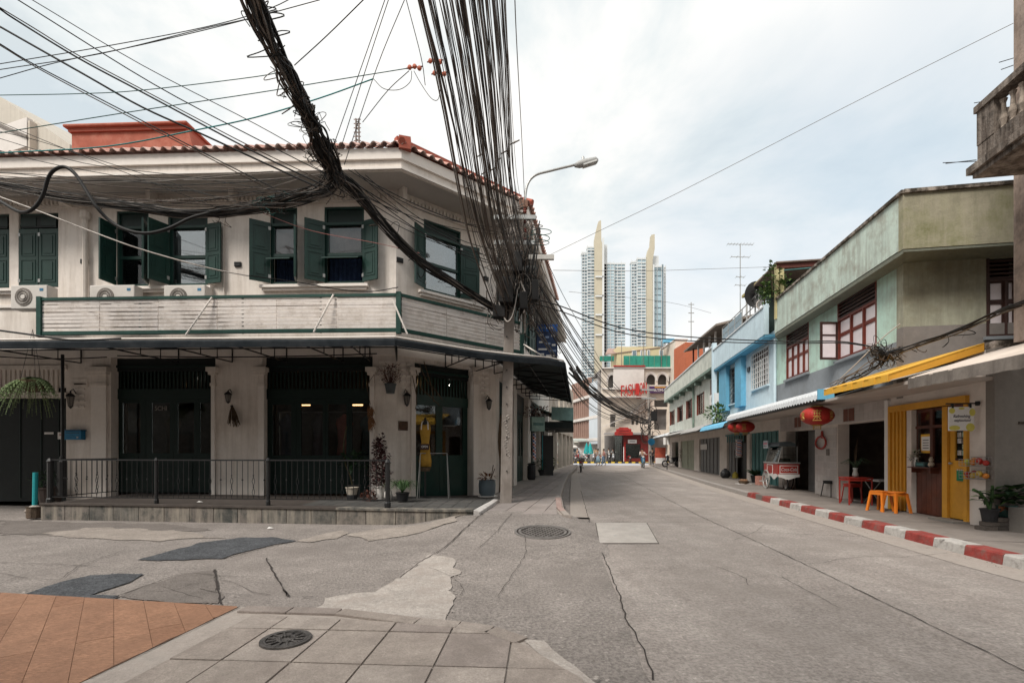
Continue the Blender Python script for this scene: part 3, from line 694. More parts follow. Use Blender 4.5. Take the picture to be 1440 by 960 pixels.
def window(Wl, a, b, kind, zt=UP1, mat=m_green):
    """frame, transom, mullions, panes; a..b along the wall"""
    r = -.10; fw = .055
    mb = MB()
    f = mb.wbox(Wl, a, a+fw, r, r+.08, UP0, zt).build('window', mat, lb)
    MB().wbox(Wl, b-fw, b, r, r+.08, UP0, zt).build('frame', mat, f); MB().wbox(Wl, a+fw, b-fw, r, r+.08, zt-fw, zt).build('frame', mat, f); MB().wbox(Wl, a+fw, b-fw, r, r+.08, UP0, UP0+fw).build('frame', mat, f)
    zs = 7.58; zm = 6.76
    MB().wbox(Wl, a+fw, b-fw, r-.01, r+.11, zs-.05, zs+.02).build('transom_bar', mat, f)
    MB().wbox(Wl, a+fw, b-fw, r-.0, r+.03, zs+.02, zt-fw).build('transom_panel', m_green2, f)
    MB().wbox(Wl, a+fw, b-fw, r-.02, r+.07, zm-.04, zm+.04).build('middle_rail', mat, f)
    i0 = a+fw+.045; i1 = b-fw-.045
    for z0, z1 in ((zm+.04, zs-.05), (UP0+fw, zm-.04)):
        if kind == 'open' and z0 < 6.5:
            p0 = Wl.P(a+fw, r+.05, zm-.05); hang = (Wl.P(a+fw, r+.42, zm-.20), Wl.P(b-fw, r+.42, zm-.20), Wl.P(b-fw, r+.05, zm-.04), Wl.P(a+fw, r+.05, zm-.04))
            MB().hexa([hang[0]-V((0, 0, .03)), hang[1]-V((0, 0, .03)), hang[2]-V((0, 0, .03)), hang[3]-V((0, 0, .03)), *hang]).build('sash', mat, f); continue
        for t0, t1 in ((a+fw, i0), (i1, b-fw)): MB().wbox(Wl, t0, t1, r, r+.05, z0, z1).build('sash', mat, f)
        MB().wbox(Wl, i0, i1, r+.01, r+.018, z0, z1).build('pane', m_glassb if kind in ('bright',) else m_glass, f)
    if kind == 'blind' or kind == 'open': MB().wbox(Wl, a, b, r-.14, r-.12, 6.78, 7.7).build('blind', M('pink beige blind', (.50, .37, .34), .9, .08, 3), f)
    # gathered curtain
    mb = MB(); n = 26; z0, z1 = UP0, (6.75 if kind != 'dark' else 7.3)
    for i in range(n+1):
        t = a+(b-a)*i/n; o = r-.22+.03*math.sin(i*1.9); mb.v += [Wl.P(t, o, z0), Wl.P(t, o, z1)]
    mb.f = [(2*i, 2*i+2, 2*i+3, 2*i+1) for i in range(n)]
    mb.build('curtain', M('blue curtain', (.035, .06, .13), .9, .3, 5) if kind != 'bright' else M('grey curtain', (.16, .20, .24), .9, .3, 5), f)
window(FW, *up[2][:2], 'dark'); window(FW, *up[3][:2], 'bright'); window(FW, *up[4][:2], 'open'); window(FW, *up[5][:2], 'open'); window(CW, *cup[0][:2], 'bright', 7.95)
for q in sup: window(SW, q[0], q[1], 'dark', 7.95)
for (a, b, c, d) in up[:2]:
    f = MB().wbox(FW, a, b, -.1, -.05, c, d).build('window', m_green, lb)
    MB().wbox(FW, a+.07, b-.07, -.05, -.01, 7.62, d-.07).build('transom_panel', m_blackg, f)
    for k in (.25, .75): MB().wbox(FW, a+(b-a)*(k-.19), a+(b-a)*(k+.19), -.01, .0, 7.66, 7.9).build('pane', m_green2, f)
    w2 = (b-a)/2
    for s in (0, 1):
        shutter(FW, a+.01+s*(w2), 0, w2-.02, c+.02, 7.58, o0=-.02)
for px, th in ((164, 90), (209.5, 64), (238, 112), (291, 14), (381, 145), (417.5, 68), (457, 145), (511, 24)): shutter(FW, FW.t(px), th)
shutter(CW, CW.t(597), 152, .52, z1=7.62); shutter(CW, CW.t(647), 18, .58, z1=7.55)
for q in sup: shutter(SW, q[0], 160, .45, z1=7.55); shutter(SW, q[1], 20, .45, z1=7.55)
def sill(Wl, a, b):
    s = MB().wbox(Wl, a, b, 0, .13, UP0-.12, UP0-.05).build('sill', m_white2, lb)
    MB().wbox(Wl, a+.05, b-.05, 0, .08, UP0-.19, UP0-.12).build('sill_moulding', m_white2, s)
sill(FW, FW.t(368), FW.t(519)); sill(CW, CW.t(588), CW.t(681)); sill(FW, FW.t(150), FW.t(300)); sill(FW, .5, FW.t(47))
band(MB(), ring, 0, .05, 5.42, 5.50).build('string_course', m_white2, lb)
for Wl, px, y in ((FW, 119, 368), (FW, 335, 372), (CW, 562, 366), (CW, 683, 392)):
    v = MB().wbox(Wl, Wl.t(px)-.09, Wl.t(px)+.09, 0, .04, Wl.z(px, y)-.06, Wl.z(px, y)+.06).build('wall_vent', m_black, lb)
    for k in range(3): MB().wbox(Wl, Wl.t(px)-.075, Wl.t(px)+.075, .04, .055, Wl.z(px, y)-.045+k*.035, Wl.z(px, y)-.025+k*.035).build('louvre', m_black, v)
mb = MB().tube([FW.P(FW.t(124.5), .1, 5.4), FW.P(FW.t(124.5), .1, FW.z(124, 312))], .065, 8); mb.build('downpipe', m_cream, lb)
mb = MB().lathe(FW.P(FW.t(124.5), .1, FW.z(124, 312)), [(.07, 0), (.12, .06), (.12, .22)], 8); mb.build('downpipe_head', m_cream, lb)
for k in (.2, .8): MB().tube([FW.P(FW.t(316), .04, 5.6), FW.P(FW.t(316), .04, 7.7)], .018, 5).build('conduit', m_cream, lb) if k < .5 else None

# ---- air conditioners behind the slatted screen
def ac(Wl, a, b, zt, label, o=.15, h=.62):
    t = thing('air_conditioner', label, 'air conditioner', Wl.P((a+b)/2, o, zt-h), 'outdoor air conditioner units above the awning')
    mw = M('ac casing', (.62, .58, .54), .6, .05, 3, .05)
    MB().wbox(Wl, a, b, o, o+.30, zt-h, zt).build('casing', mw, t, bevel=.02)
    c = Wl.P(a+(b-a)*.36, o+.30, zt-h*.5)
    MB().disc(c, .235, (*Wl.n, 0), .012, 20).build('fan_guard', m_cable3, t)
    for r in (.1, .17): MB().tube([c+V((Wl.d.x*math.cos(q*.393)*r+Wl.n.x*.02, Wl.d.y*math.cos(q*.393)*r+Wl.n.y*.02, math.sin(q*.393)*r)) for q in range(17)], .006, 4).build('guard_ring', mw, t)
    MB().disc(c, .06, (*Wl.n, 0), .03, 10).build('fan_hub', mw, t)
    MB().wbox(Wl, b-.2, b-.1, o+.30, o+.305, zt-.16, zt-.09).build('badge', M('badge blue', (.05, .2, .35), .5), t)
ac(FW, FW.t(48), FW.t(97), FW.z(70, 404, .4), 'air conditioner half showing past the end post of the slatted screen', .3)
ac(FW, FW.t(147), FW.t(208), FW.z(170, 405, .2), 'air conditioner with an oval badge under the fully dark window')
ac(FW, FW.t(248), FW.t(304), FW.z(270, 405, .2), 'air conditioner under the window that mirrors another fan unit')
piece('mirrored_unit', m_white, lb, FW.P(FW.t(272), -.5, 7.0), (.5, .2, .42), FW.ang).name = 'reflected_unit_box'  # white box behind the pane, stands in for a fan unit's reflection

# ---- ground floor joinery
mb = band(MB(), ring[:3], -.02, .02, 4.05, 4.35); mb.build('beam', m_white2, lb)
def leafdoor(Wl, a, b, ga, gb, ztop, zg0, zg1, mat=m_green2, o=-.30, ref='door_leaf', z0=.3):
    d = MB(); th = .05
    d.wbox(Wl, a, ga, o, o+th, z0, ztop); d = d.build(ref, mat, lb)
    MB().wbox(Wl, gb, b, o, o+th, z0, ztop).build('stile', mat, d); MB().wbox(Wl, ga, gb, o, o+th, zg1, ztop).build('rail', mat, d); MB().wbox(Wl, ga, gb, o, o+th, z0, zg0).build('lower_panel', mat, d)
    MB().wbox(Wl, ga+.05, gb-.05, o+th, o+th+.012, z0+.15, zg0-.1).build('raised_panel', mat, d)
    MB().wbox(Wl, ga, gb, o+.02, o+.028, zg0, zg1).build('pane', m_glass, d)
def bay(Wl, pa, pb, leaves, ref, ztop, zb, y_t0, y_t1, gy0, gy1, mat=m_green2):
    a, b = Wl.t(pa), Wl.t(pb); o = -.30
    zt0, zt1 = Wl.z(ref, y_t1), Wl.z(ref, y_t0)
    tr = MB().wbox(Wl, a, b, o, o+.10, zt1, ztop).build('door_head', m_blackg, lb)
    MB().wbox(Wl, a, b, o+.10, o+.14, zt1+.10, zt1+.16).build('head_moulding', mat, tr)
    rl = MB().wbox(Wl, a, b, o-.01, o+.09, zt0-.28, zt0).build('transom_rail', mat, lb)
    n = int((b-a)/.105)
    for k in range(n): wpiece('transom_slat', mat, rl, Wl, a+(k+.25)*(b-a)/n, a+(k+.7)*(b-a)/n, o+.02, o+.05, zt0, zt1)
    ze = Wl.z(ref, gy0)+.0; zl = zt0-.28
    edges = [pa]+[(leaves[i][1]+leaves[i+1][0])/2 for i in range(len(leaves)-1)]+[pb]
    for i, (g0, g1) in enumerate(leaves):
        leafdoor(Wl, Wl.t(edges[i])+.004, Wl.t(edges[i+1])-.004, Wl.t(g0), Wl.t(g1), zl, Wl.z(ref, gy1), ze, mat, z0=zb)
bay(FW, 156, 303, [(161, 187), (203, 229), (240, 264), (272, 298)], 230, 4.05, .36, 520, 545, 565, 637)
bay(FW, 369, 524, [(376, 403), (417, 448), (456, 482), (490, 520)], 446, 4.05, .34, 520, 545, 567, 640)
bay(CW, 583, 664, [(589, 620), (629, 658)], 624, 3.95, .18, 530, 556, 570, 640, m_green)
for i, (a, b, c, d) in enumerate(sgd):
    n = 4
    for k in range(n):
        x0, x1 = a+(b-a)*k/n, a+(b-a)*(k+1)/n; leafdoor(SW, x0+.01, x1-.01, x0+.14, x1-.14, 3.1, 1.3, 2.8, m_green, z0=.2)
    MB().wbox(SW, a, b, -.3, -.2, 3.1, d).build('door_head', m_green2, lb)
text('SCHI', 'lettering', M('grey window print', (.30, .27, .24), .7, 0), lb, FW.P(FW.t(216), -.26, FW.z(216, 573)), FW.ang, .17, .34, ext=.002)
# dark arched door at the far end with its pale slatted transom
a, b = FW.t(-60), FW.t(91)
d = MB().wbox(FW, a, b, -.28, -.2, .1, 3.25).build('side_door', m_blackg, lb)
for px in (18, 48, 73): MB().wbox(FW, FW.t(px)-.012, FW.t(px)+.012, -.2, -.185, .2, 3.2).build('door_joint', m_green2, d)
MB().wbox(FW, FW.t(53), FW.t(66), -.185, -.18, FW.z(60, 610), FW.z(60, 607)).build('notice', m_sign, d)
n_ = MB().wbox(FW, FW.t(72), FW.t(90), -.185, -.18, FW.z(80, 617), FW.z(80, 607)).build('notice', m_sign, d)
text('NO PARKING', 'lettering', m_red, d, FW.P(FW.t(81), -.176, FW.z(80, 611)), FW.ang, .07, .26, ext=.001)
fr = MB().wbox(FW, FW.t(-60), FW.t(95), 0, .05, FW.z(50, 560), FW.z(50, 552)).build('transom_frame', m_cream, lb)
MB().wbox(FW, FW.t(-60), FW.t(95), 0, .05, FW.z(50, 520), FW.z(50, 514)).build('transom_frame', m_cream, lb)
for k in range(22): wpiece('transom_slat', m_cream, fr, FW, FW.t(-60)+k*.135, FW.t(-60)+k*.135+.075, .003, .04, FW.z(50, 552), FW.z(50, 520))
# pilaster trims
for pa, pb, fac in ((131, 152, FW), (299, 304, FW), (365, 373, FW), (521, 527, FW), (577, 583, CW), (664, 671, CW)):
    t0, t1 = fac.t(pa), fac.t(pb); zc = fac.z(pa, 517)
    MB().wbox(fac, t0, t1, .0, .07, .15, zc-.5).build('pilaster', m_white2, lb)
    for k, (e, h0, h1) in enumerate(((.02, -.5, -.42), (.0, -.42, -.2), (.05, -.2, -.12), (.09, -.12, 0))): MB().wbox(fac, t0-e, t1+e, -.03, .07+e, zc+h0, zc+h1).build('capital', m_cream, lb)
for Wl, px, y0 in ((CW, 571, 508), (CW, 681, 520), (FW, 541, 505), (FW, 112, 535)):
    for r_ in range(5):
        for c_ in (-.11, .05): MB().wbox(Wl, Wl.t(px)+c_-.04, Wl.t(px)+c_+.10, 0, .02, Wl.z(px, y0)-.1-r_*.16, Wl.z(px, y0)-.045-r_*.16).build('stucco_relief', m_white2, lb)
MB().tube([FW.P(FW.t(133), .9, .33), FW.P(FW.t(133), .9, 3.95)], .035, 8).build('awning_post', m_black, lb)
MB().lathe(FW.P(FW.t(133), .9, .33), [(.09, 0), (.09, .9), (.06, .95), (.06, 1.02), (.035, 1.05)], 8).build('post_base', m_black, lb)

# warm lamps and clothes inside
def hang(Wl, t, o, z, wd, h, mat, nm, lab):
    p = Wl.P(t, o, z); mb = MB(); n = 10; k = [(0.05, 0), (.12, -.03), (.42, -.10), (.5, -.2), (.40, -.3), (.38, -.6), (.5, -1.0)]
    lv = []
    for (w_, z_) in k:
        for s in range(8):
            a = 2*math.pi*s/8; mb.v.append(p+V((Wl.d.x, Wl.d.y, 0))*(w_*wd*math.cos(a))+V((Wl.n.x, Wl.n.y, 0))*(.07*math.sin(a)+.015*math.sin(a*5+z_*9))+V((0, 0, z_*h)))
    for i in range(len(k)-1):
        for s in range(8): a = i*8+s; b = i*8+(s+1) % 8; mb.f.append((a, b, b+8, a+8))
    g = mb.build('garment', mat, None, True, lab, 'clothing', 'clothes hanging inside the shop doors')
gar = [((.45, .12, .09), 469, 'salmon pink garment hanging behind the glass door'), ((.06, .07, .11), 385, 'navy garment hanging at the first glass door'), ((.12, .10, .12), 432, 'dark mauve garment hanging behind glass'), ((.05, .10, .12), 505, 'teal dark garment beside the corner pillar door'), ((.16, .09, .05), 172, 'brown garment in the dim doorway window'), ((.10, .06, .04), 214, 'dark brown garment under the window print')]
for c, px, lab in gar: hang(FW, FW.t(px), -.75, 2.55, .5, 1.4, M('cloth %s' % lab[:8], c, .9, .2, 6), '', lab)
rail = thing('clothes_rail', 'dark clothes rail behind the glass doors', 'clothes rail', FW.P(FW.t(440), -.75, .35)); MB().tube([FW.P(FW.t(372), -.75, 2.6), FW.P(FW.t(520), -.75, 2.6)], .015, 6).build('bar', m_steel, rail)
for px in (373, 519): MB().tube([FW.P(FW.t(px), -.75, .3), FW.P(FW.t(px), -.75, 2.6)], .015, 6).build('upright', m_steel, rail)
def lamp(p, lab, mat=m_lampw, r=.05, bar=None):
    t = thing('ceiling_lamp', lab, 'lamp', p)
    if bar: MB().wbox(bar[0], bar[1], bar[2], bar[3], bar[3]+.05, p.z-.03, p.z+.03).build('tube', mat, t)
    else: MB().ball(p, r, n=8, m=6).build('bulb', mat, t, True)
    MB().tube([p+V((0, 0, .04)), p+V((0, 0, 4.6-p.z))], .008, 4).build('flex', m_black, t)
lamp(FW.P(FW.t(281), -.6, FW.z(281, 527)), 'small white spot glowing behind the slatted transom', m_lampc, .035)
lamp(FW.P(FW.t(275), -.9, FW.z(275, 541, -.9)), 'orange bulb low behind the slatted transom')
lamp(FW.P(FW.t(520), -.5, FW.z(520, 538)), 'amber lamp glowing beside the corner pillar', m_lampw, .07)
lamp(CW.P(CW.t(588), -.5, CW.z(588, 533)), 'amber lamp over the corner door with the mannequin', m_lampw, .08)
lamp(CW.P(CW.t(652), -.7, CW.z(652, 538)), 'bright pinpoint spot over the corner door', m_lampc, .035)
lamp(FW.P(FW.t(388), -1.6, FW.z(388, 569, -1.6)), 'dim warm tube inside the first glass door', m_lampw, bar=(FW, FW.t(378), FW.t(398), -1.6))
lamp(FW.P(FW.t(469), -1.6, FW.z(469, 569, -1.6)), 'warm tube inside over the salmon garment', m_lampw, bar=(FW, FW.t(458), FW.t(481), -1.6))

# ---- slatted screen above the awning
scr = thing('slatted_screen', 'long white slatted screen in a dark green frame above the awning', 'screen', FW.P(8, .75, 4.35))
pa = offs(ring, .75); S1 = W(pa[0], pa[1]); S2 = W(pa[1], pa[2])
zt, zb = S1.z(300, 416), S1.z(300, 469)
tA, tB = S1.t(57), S1.len; uB = S2.t(733)
for S, a, b in ((S1, tA, tB), (S2, 0, uB)):
    MB().wbox(S, a, b-.0, -.03, .04, zt-.07, zt).build('top_rail', m_gframe, scr)
    MB().wbox(S, a, b, -.03, .04, zb, zb+.09).build('bottom_rail', m_gframe, scr)
    rows = 8; h = (zt-.07-zb-.09)/rows; seg = 1.55; n = max(1, round((b-a)/seg))
    for r_ in range(rows):
        for k in range(n):
            x0 = a+.05+(b-a-.1)*k/n; x1 = a+.05+(b-a-.1)*(k+1)/n; z_ = zb+.09+h*r_+rnd.uniform(-.008, .008)
            o = link('slat', bpy.data.meshes['slat'] if False else _unit.get('x') or (_unit.setdefault('x', None) or piece('slat', m_slat, scr, (0, 0, 0), (1, 1, 1)).data), scr, S.P((x0+x1)/2, .012+rnd.uniform(-.004, .004), z_+h*.45)) if False else piece('slat', m_slat, scr, S.P((x0+x1)/2, .0+rnd.uniform(-.004, .004), z_+h*.45), (x1-x0-.016, .022, h*.77), S.ang)
            o.rotation_euler = (0, rnd.uniform(-.006, .006), S.ang)
for S, t in ((S1, tA), (S1, tB-.02), (S2, uB)): MB().wbox(S, t-.06, t+.06, -.04, .06, zb-.05, zt+.03).build('post', m_gframe, scr)
for px in (195, 340, 450): MB().wbox(S1, S1.t(px)-.02, S1.t(px)+.02, -.06, -.025, zb, zt).build('stud', m_gframe, scr)
for S, pts in ((S1, ((298, 418), (261, 471))), (S1, ((469, 414), (441, 467))), (S2, ((552, 421), (573, 470)))):
    p = S.at(*pts[0], .06); q = S.at(*pts[1], .35); MB().tube([p, q], .022, 6).build('brace', m_white2, scr)
p = S2.P(uB+.02, .1, 4.75); q = V((.75, 12.6, 4.0)); MB().tube([p, q], .022, 6).build('brace', m_white2, scr)

# ---- awning
aw = thing('awning', 'dark sheet awning wrapping round the corner building over its terrace', 'awning', (-4, 11.5, 3.5))
outer = [(-17, 10.55), (-9, 10.3), (-4.5, 10.2), (-2.45, 10.1), (-.85, 11.45), (.05, 11.95), (1.0, 12.35), (1.42, 12.8), (2.85, 23.0)]
inner = [(-17, 13.35), (-9, 13.05), (-4.5, 12.87), (-3.05, 12.8), (-1.9, 13.8), (-1.1, 14.5), (-.55, 14.95), (-.45, 15.2), (.95, 23.0)]
ZI, ZO = 4.34, 3.87
def lerp_row(f, z): return [V((a[0]+(b[0]-a[0])*f, a[1]+(b[1]-a[1])*f, z)) for a, b in zip(inner, outer)]
rows = [lerp_row(0, ZI), lerp_row(.5, ZI-.18), lerp_row(.95, ZO+.02), lerp_row(.99, ZO-.01), lerp_row(1.0, ZO-.05), lerp_row(.997, ZO-.17)]
mb = MB(); n = len(inner)
for r_ in rows: mb.v += r_
for i in range(len(rows)-1):
    for k in range(n-1): mb.f.append((i*n+k, (i+1)*n+k, (i+1)*n+k+1, i*n+k+1))
sh = mb.build('sheet', m_awn, aw)
md = sh.modifiers.new('thickness', 'SOLIDIFY'); md.thickness = .02; md.offset = -1
under = lerp_row(.02, ZI-.03)+list(reversed(lerp_row(.985, ZO-.07)))
mb = MB(); a_ = lerp_row(.02, ZI-.04); b_ = lerp_row(.985, ZO-.08); mb.v = a_+b_; mb.f = [(k, k+1, n+k+1, n+k) for k in range(n-1)]
mb.build('lining', m_awnu, aw)
MB().tube([V((p.x, p.y, p.z+.035)) for p in lerp_row(.97, ZO)], .022, 6).build('edge_flashing', m_white2, aw)
for f in (.08, .5, .93): MB().tube([p-V((0, 0, .10)) for p in lerp_row(f, ZI+(ZO-ZI)*f)], .018, 5).build('purlin', m_black, aw)
for i in (0, 1, 2, 3, 4, 5, 6, 7):
    for f in ((.0, .33, .66) if i < 2 else ((.0, .5) if i == 2 else ((.15, .3, .45, .6, .75, .9) if i == 7 else (0,)))):
        a = V((*inner[i], 0)).lerp(V((*inner[i+1], 0)), f); b = V((*outer[i], 0)).lerp(V((*outer[i+1], 0)), f)
        p0 = V((a.x, a.y, ZI-.45)); p1 = V((a.x, a.y, ZI-.08)); q = V((b.x, b.y, ZO-.1)).lerp(p1, .03); md_ = p0.lerp(q, .55)
        br = MB().tube([p1, q], .018, 5).build('bracket', m_black, aw); MB().tube([p0, q], .018, 5).build('strut', m_black, br); MB().tube([p0, p1], .018, 5).build('strut', m_black, br)
        for s in (.25, .5): MB().tube([p0.lerp(q, s), p1.lerp(q, s)], .014, 4).build('strut', m_black, br)

# ---- terrace: plinth, floor tiles, railing
tr = thing('terrace', 'raised terrace with mottled concrete plinth in front of the corner shop', 'terrace', (-5, 10.5, 0))
fr_ = [V((-10.32, 10.62, .36)), V((-6.8, 10.24, .36)), V((-3.6, 9.93, .335)), V((-1.75, 9.84, .31)), V((-.80, 9.86, .30))]
bk = [V((-.44, 12.3, .27)), V((-.60, 14.9, .16)), V((-3.1, 12.95, .30)), V((-9, 13.2, .35)), V((-10.3, 13.3, .36))]
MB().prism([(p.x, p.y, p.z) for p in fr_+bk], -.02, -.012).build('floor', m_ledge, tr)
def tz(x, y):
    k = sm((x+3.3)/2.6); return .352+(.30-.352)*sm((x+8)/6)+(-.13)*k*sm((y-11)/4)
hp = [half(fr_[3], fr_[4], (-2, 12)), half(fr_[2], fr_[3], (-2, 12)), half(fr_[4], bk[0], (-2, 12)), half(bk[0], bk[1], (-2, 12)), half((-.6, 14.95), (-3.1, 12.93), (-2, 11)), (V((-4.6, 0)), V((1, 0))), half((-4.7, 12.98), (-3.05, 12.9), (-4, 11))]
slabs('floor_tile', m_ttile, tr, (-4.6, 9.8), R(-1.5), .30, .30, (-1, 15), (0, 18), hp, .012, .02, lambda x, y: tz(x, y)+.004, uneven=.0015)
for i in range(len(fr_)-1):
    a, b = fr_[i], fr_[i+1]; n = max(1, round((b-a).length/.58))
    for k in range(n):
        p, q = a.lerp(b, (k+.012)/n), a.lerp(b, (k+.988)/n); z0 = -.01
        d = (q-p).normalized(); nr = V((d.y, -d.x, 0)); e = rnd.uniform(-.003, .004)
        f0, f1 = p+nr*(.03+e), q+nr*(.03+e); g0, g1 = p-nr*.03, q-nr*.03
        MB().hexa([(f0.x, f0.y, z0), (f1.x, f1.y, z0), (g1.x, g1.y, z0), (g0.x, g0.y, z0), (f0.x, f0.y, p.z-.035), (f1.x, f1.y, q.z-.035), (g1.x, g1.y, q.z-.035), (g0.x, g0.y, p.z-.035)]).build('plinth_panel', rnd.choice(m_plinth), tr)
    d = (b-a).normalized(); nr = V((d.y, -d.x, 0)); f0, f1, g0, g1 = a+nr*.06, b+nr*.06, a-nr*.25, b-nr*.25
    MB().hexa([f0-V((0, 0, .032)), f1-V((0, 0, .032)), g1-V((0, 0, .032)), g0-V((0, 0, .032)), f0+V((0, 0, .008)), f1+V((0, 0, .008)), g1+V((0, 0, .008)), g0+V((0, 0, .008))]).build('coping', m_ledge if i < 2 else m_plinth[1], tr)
p, q = fr_[4], bk[0]
MB().hexa([(p.x+.02, p.y-.06, .1), (p.x+.14, p.y-.02, .1), (q.x+.10, q.y, .1), (q.x-.02, q.y, .1), (p.x+.02, p.y-.06, .306), (p.x+.14, p.y-.02, .26), (q.x+.10, q.y, .27), (q.x-.02, q.y, .285)]).build('white_edge', M('white edge paint', (.62, .59, .57), .85, .08, 4, .3, dirt=((.4, .37, .35), .6, 5)), tr)
rl = thing('railing', 'black wrought iron railing with diamond bars along the terrace edge', 'railing', (-6.5, 10.2, .36))
RA = W((-10.22, 10.70), (-6.8, 10.34)); RB = W((-6.8, 10.34), (-2.57, 9.99))
zr0 = .50; zr1 = RA.z(200, 645.5)
def rail_sec(Wl, t0, t1, k0=0, zb=.36):
    MB().wbox(Wl, t0, t1, -.012, .012, zr1-.03, zr1).build('top_rail', m_black, rl); MB().wbox(Wl, t0, t1, -.01, .01, zr0-.02, zr0).build('bottom_rail', m_black, rl)
    n = int((t1-t0)/.118)
    for k in range(1, n):
        t = t0+(t1-t0)*k/n; ty = (k+k0) % 4
        mb = MB()
        if ty == 1:
            zc = (zr0+zr1)/2-.05
            for zz_ in (zc, zc-.23):
                mb.tube([Wl.P(t, 0, zz_+.1), Wl.P(t-.03, 0, zz_), Wl.P(t, 0, zz_-.1)], .006, 4); mb.tube([Wl.P(t, 0, zz_+.1), Wl.P(t+.03, 0, zz_), Wl.P(t, 0, zz_-.1)], .006, 4)
            mb.tube([Wl.P(t, 0, zr0), Wl.P(t, 0, zc-.33)], .007, 4); mb.tube([Wl.P(t, 0, zc+.1), Wl.P(t, 0, zr1-.03)], .007, 4)
            mb.ball(Wl.P(t, 0, zc+.12), .016, n=5, m=4); mb.ball(Wl.P(t, 0, zc-.115), .016, n=5, m=4); mb.build('diamond_bar', m_black, rl)
        else:
            mb.tube([Wl.P(t, 0, zr0), Wl.P(t, 0, zr1-.03)], .0075, 4)
            if ty == 3: mb.ball(Wl.P(t, 0, (zr0+zr1)/2-.02), .02, n=5, m=4)
            mb.build('bar', m_black, rl)
def rpost(p, h=1.02, r=.036): MB().lathe(p, [(r*1.3, 0), (r*1.3, .1), (r, .13), (r, h-.1), (r*1.2, h-.06), (r*.6, h)], 8).build('post', m_black, rl)
rail_sec(RA, .05, RA.len); rail_sec(RB, 0, RB.len, 2)
rpost(RA.P(.0, 0, .34), 1.0, .055); rpost(RA.P(RA.t(220), 0, .34)); rpost(RB.P(RB.t(377), 0, .34)); rpost(RB.P(RB.len, 0, .33), 1.0, .05)
RC = W((-10.22, 10.70), (-10.0, 12.3)); rail_sec(RC, .05, RC.len-.05, 1)

# ------------------------------------------------------------------ right-hand shophouse row
m_mint = M('mint render', (.52, .71, .62), .9, .08, 1.2, .15, 25, dirt=((.33, .36, .31), .6, 1.6), streak=((.27, .26, .22), .35))
m_mintp = M('stained mint parapet', (.57, .67, .60), .9, .12, 1.0, .3, 25, dirt=((.33, .32, .27), .8, 1.7), streak=((.20, .17, .14), .5))
m_olive = M('mossy olive render', (.37, .345, .25), .92, .22, .9, .4, 25, dirt=((.16, .165, .07), .95, .9), streak=((.40, .36, .28), .6))
m_olive2 = M('olive grey render', (.36, .36, .28), .92, .14, .8, .3, 25, dirt=((.23, .21, .15), .85, .9), streak=((.17, .15, .12), .5))
m_dado = M('grey blue dado', (.25, .27, .29), .9, .08, 1.2, .15, dirt=((.16, .16, .165), .4, 1.4))
m_dado2 = M('mauve grey dado', (.24, .215, .20), .92, .12, 1.2, .2, dirt=((.17, .155, .145), .6, 1.6))
m_cop = M('mouldy coping', (.09, .075, .06), .95, .35, 4, .5, 30, dirt=((.46, .40, .35), .9, 4))
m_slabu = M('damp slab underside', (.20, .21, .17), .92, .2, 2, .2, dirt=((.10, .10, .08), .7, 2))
m_blue = M('pale blue render', (.60, .73, .80), .85, .06, 1.2, .08, dirt=((.38, .48, .54), .4, 1.5), streak=((.34, .42, .46), .25))
m_blueb = M('bright blue paint', (.14, .40, .58), .7, .1, 2, .06)
m_pgrey = M('pale grey green render', (.62, .64, .58), .9, .08, 1.0, .1, dirt=((.34, .37, .34), .6, 1.6), streak=((.22, .23, .20), .45))
m_pgreen = M('green stained slab', (.20, .27, .23), .9, .2, 1.6, .2, dirt=((.10, .12, .10), .6, 2))
m_frame = M('red brown window frame', (.17, .038, .025), .55, .2, 4, .1)
m_frame2 = M('dark brown window frame', (.055, .025, .02), .6, .2, 4, .1)
m_frost = M('frosted pane', (.74, .67, .69), .35, .05, 2, .02)
m_yel = M('mustard paint', (.62, .30, .035), .55, .08, 2, .06, coat=.1)
m_yela = M('yellow awning cloth', (.76, .41, .045), .8, .08, 3, .1, dirt=((.5, .3, .06), .4, 3), streak=((.55, .36, .12), .4))
m_beigea = M('beige awning cloth', (.66, .57, .50), .9, .05, 1.5, .08, dirt=((.38, .31, .27), .4, 2))
m_val = M('dirty grey valance', (.20, .175, .155), .9, .15, 4, .2, streak=((.11, .095, .085), .8))
m_wtile = [M('white wall tile %s' % k, c, .35, .06, 2, .03, coat=.2) for k, c in (('a', (.50, .46, .44)), ('b', (.46, .42, .40)))]
m_wwood = M('varnished wood', (.12, .035, .02), .45, .3, 3, .08, bands=((60, 60, 3), .6), coat=.2)
m_shut = M('grey folding shutter', (.16, .16, .16), .6, .1, 2, .05, dirt=((.11, .11, .11), .5, 2))
m_teal = M('teal painted metal', (.07, .20, .20), .6, .15, 2, .05, dirt=((.12, .22, .21), .5, 2))
m_corr = M('white corrugated sheet', (.60, .62, .64), .5, .06, 3, .05, dirt=((.45, .47, .5), .5, 4))
m_corg = M('grey corrugated sheet', (.36, .35, .34), .7, .15, 2, .1, dirt=((.24, .22, .21), .7, 3))
m_ceil = M('pavement ceiling', (.46, .41, .37), .9, .08, 1.5, .1)
m_whitew = M('white washed wall', (.68, .62, .57), .9, .05, 1.2, .1, dirt=((.48, .43, .39), .5, 1.6))
m_gwall = M('bare grey wall', (.23, .21, .19), .92, .12, 1.3, .2, dirt=((.14, .13, .12), .6, 1.3), streak=((.25, .23, .21), .3))
def wy(y, o=0.0): return V((6.925+.175*y, y)) + V((-.985, .172))*o
RW = W(wy(46), wy(8.41))
def tY(y): return (wy(y)-RW.a).dot(RW.d)
ZC = 4.02
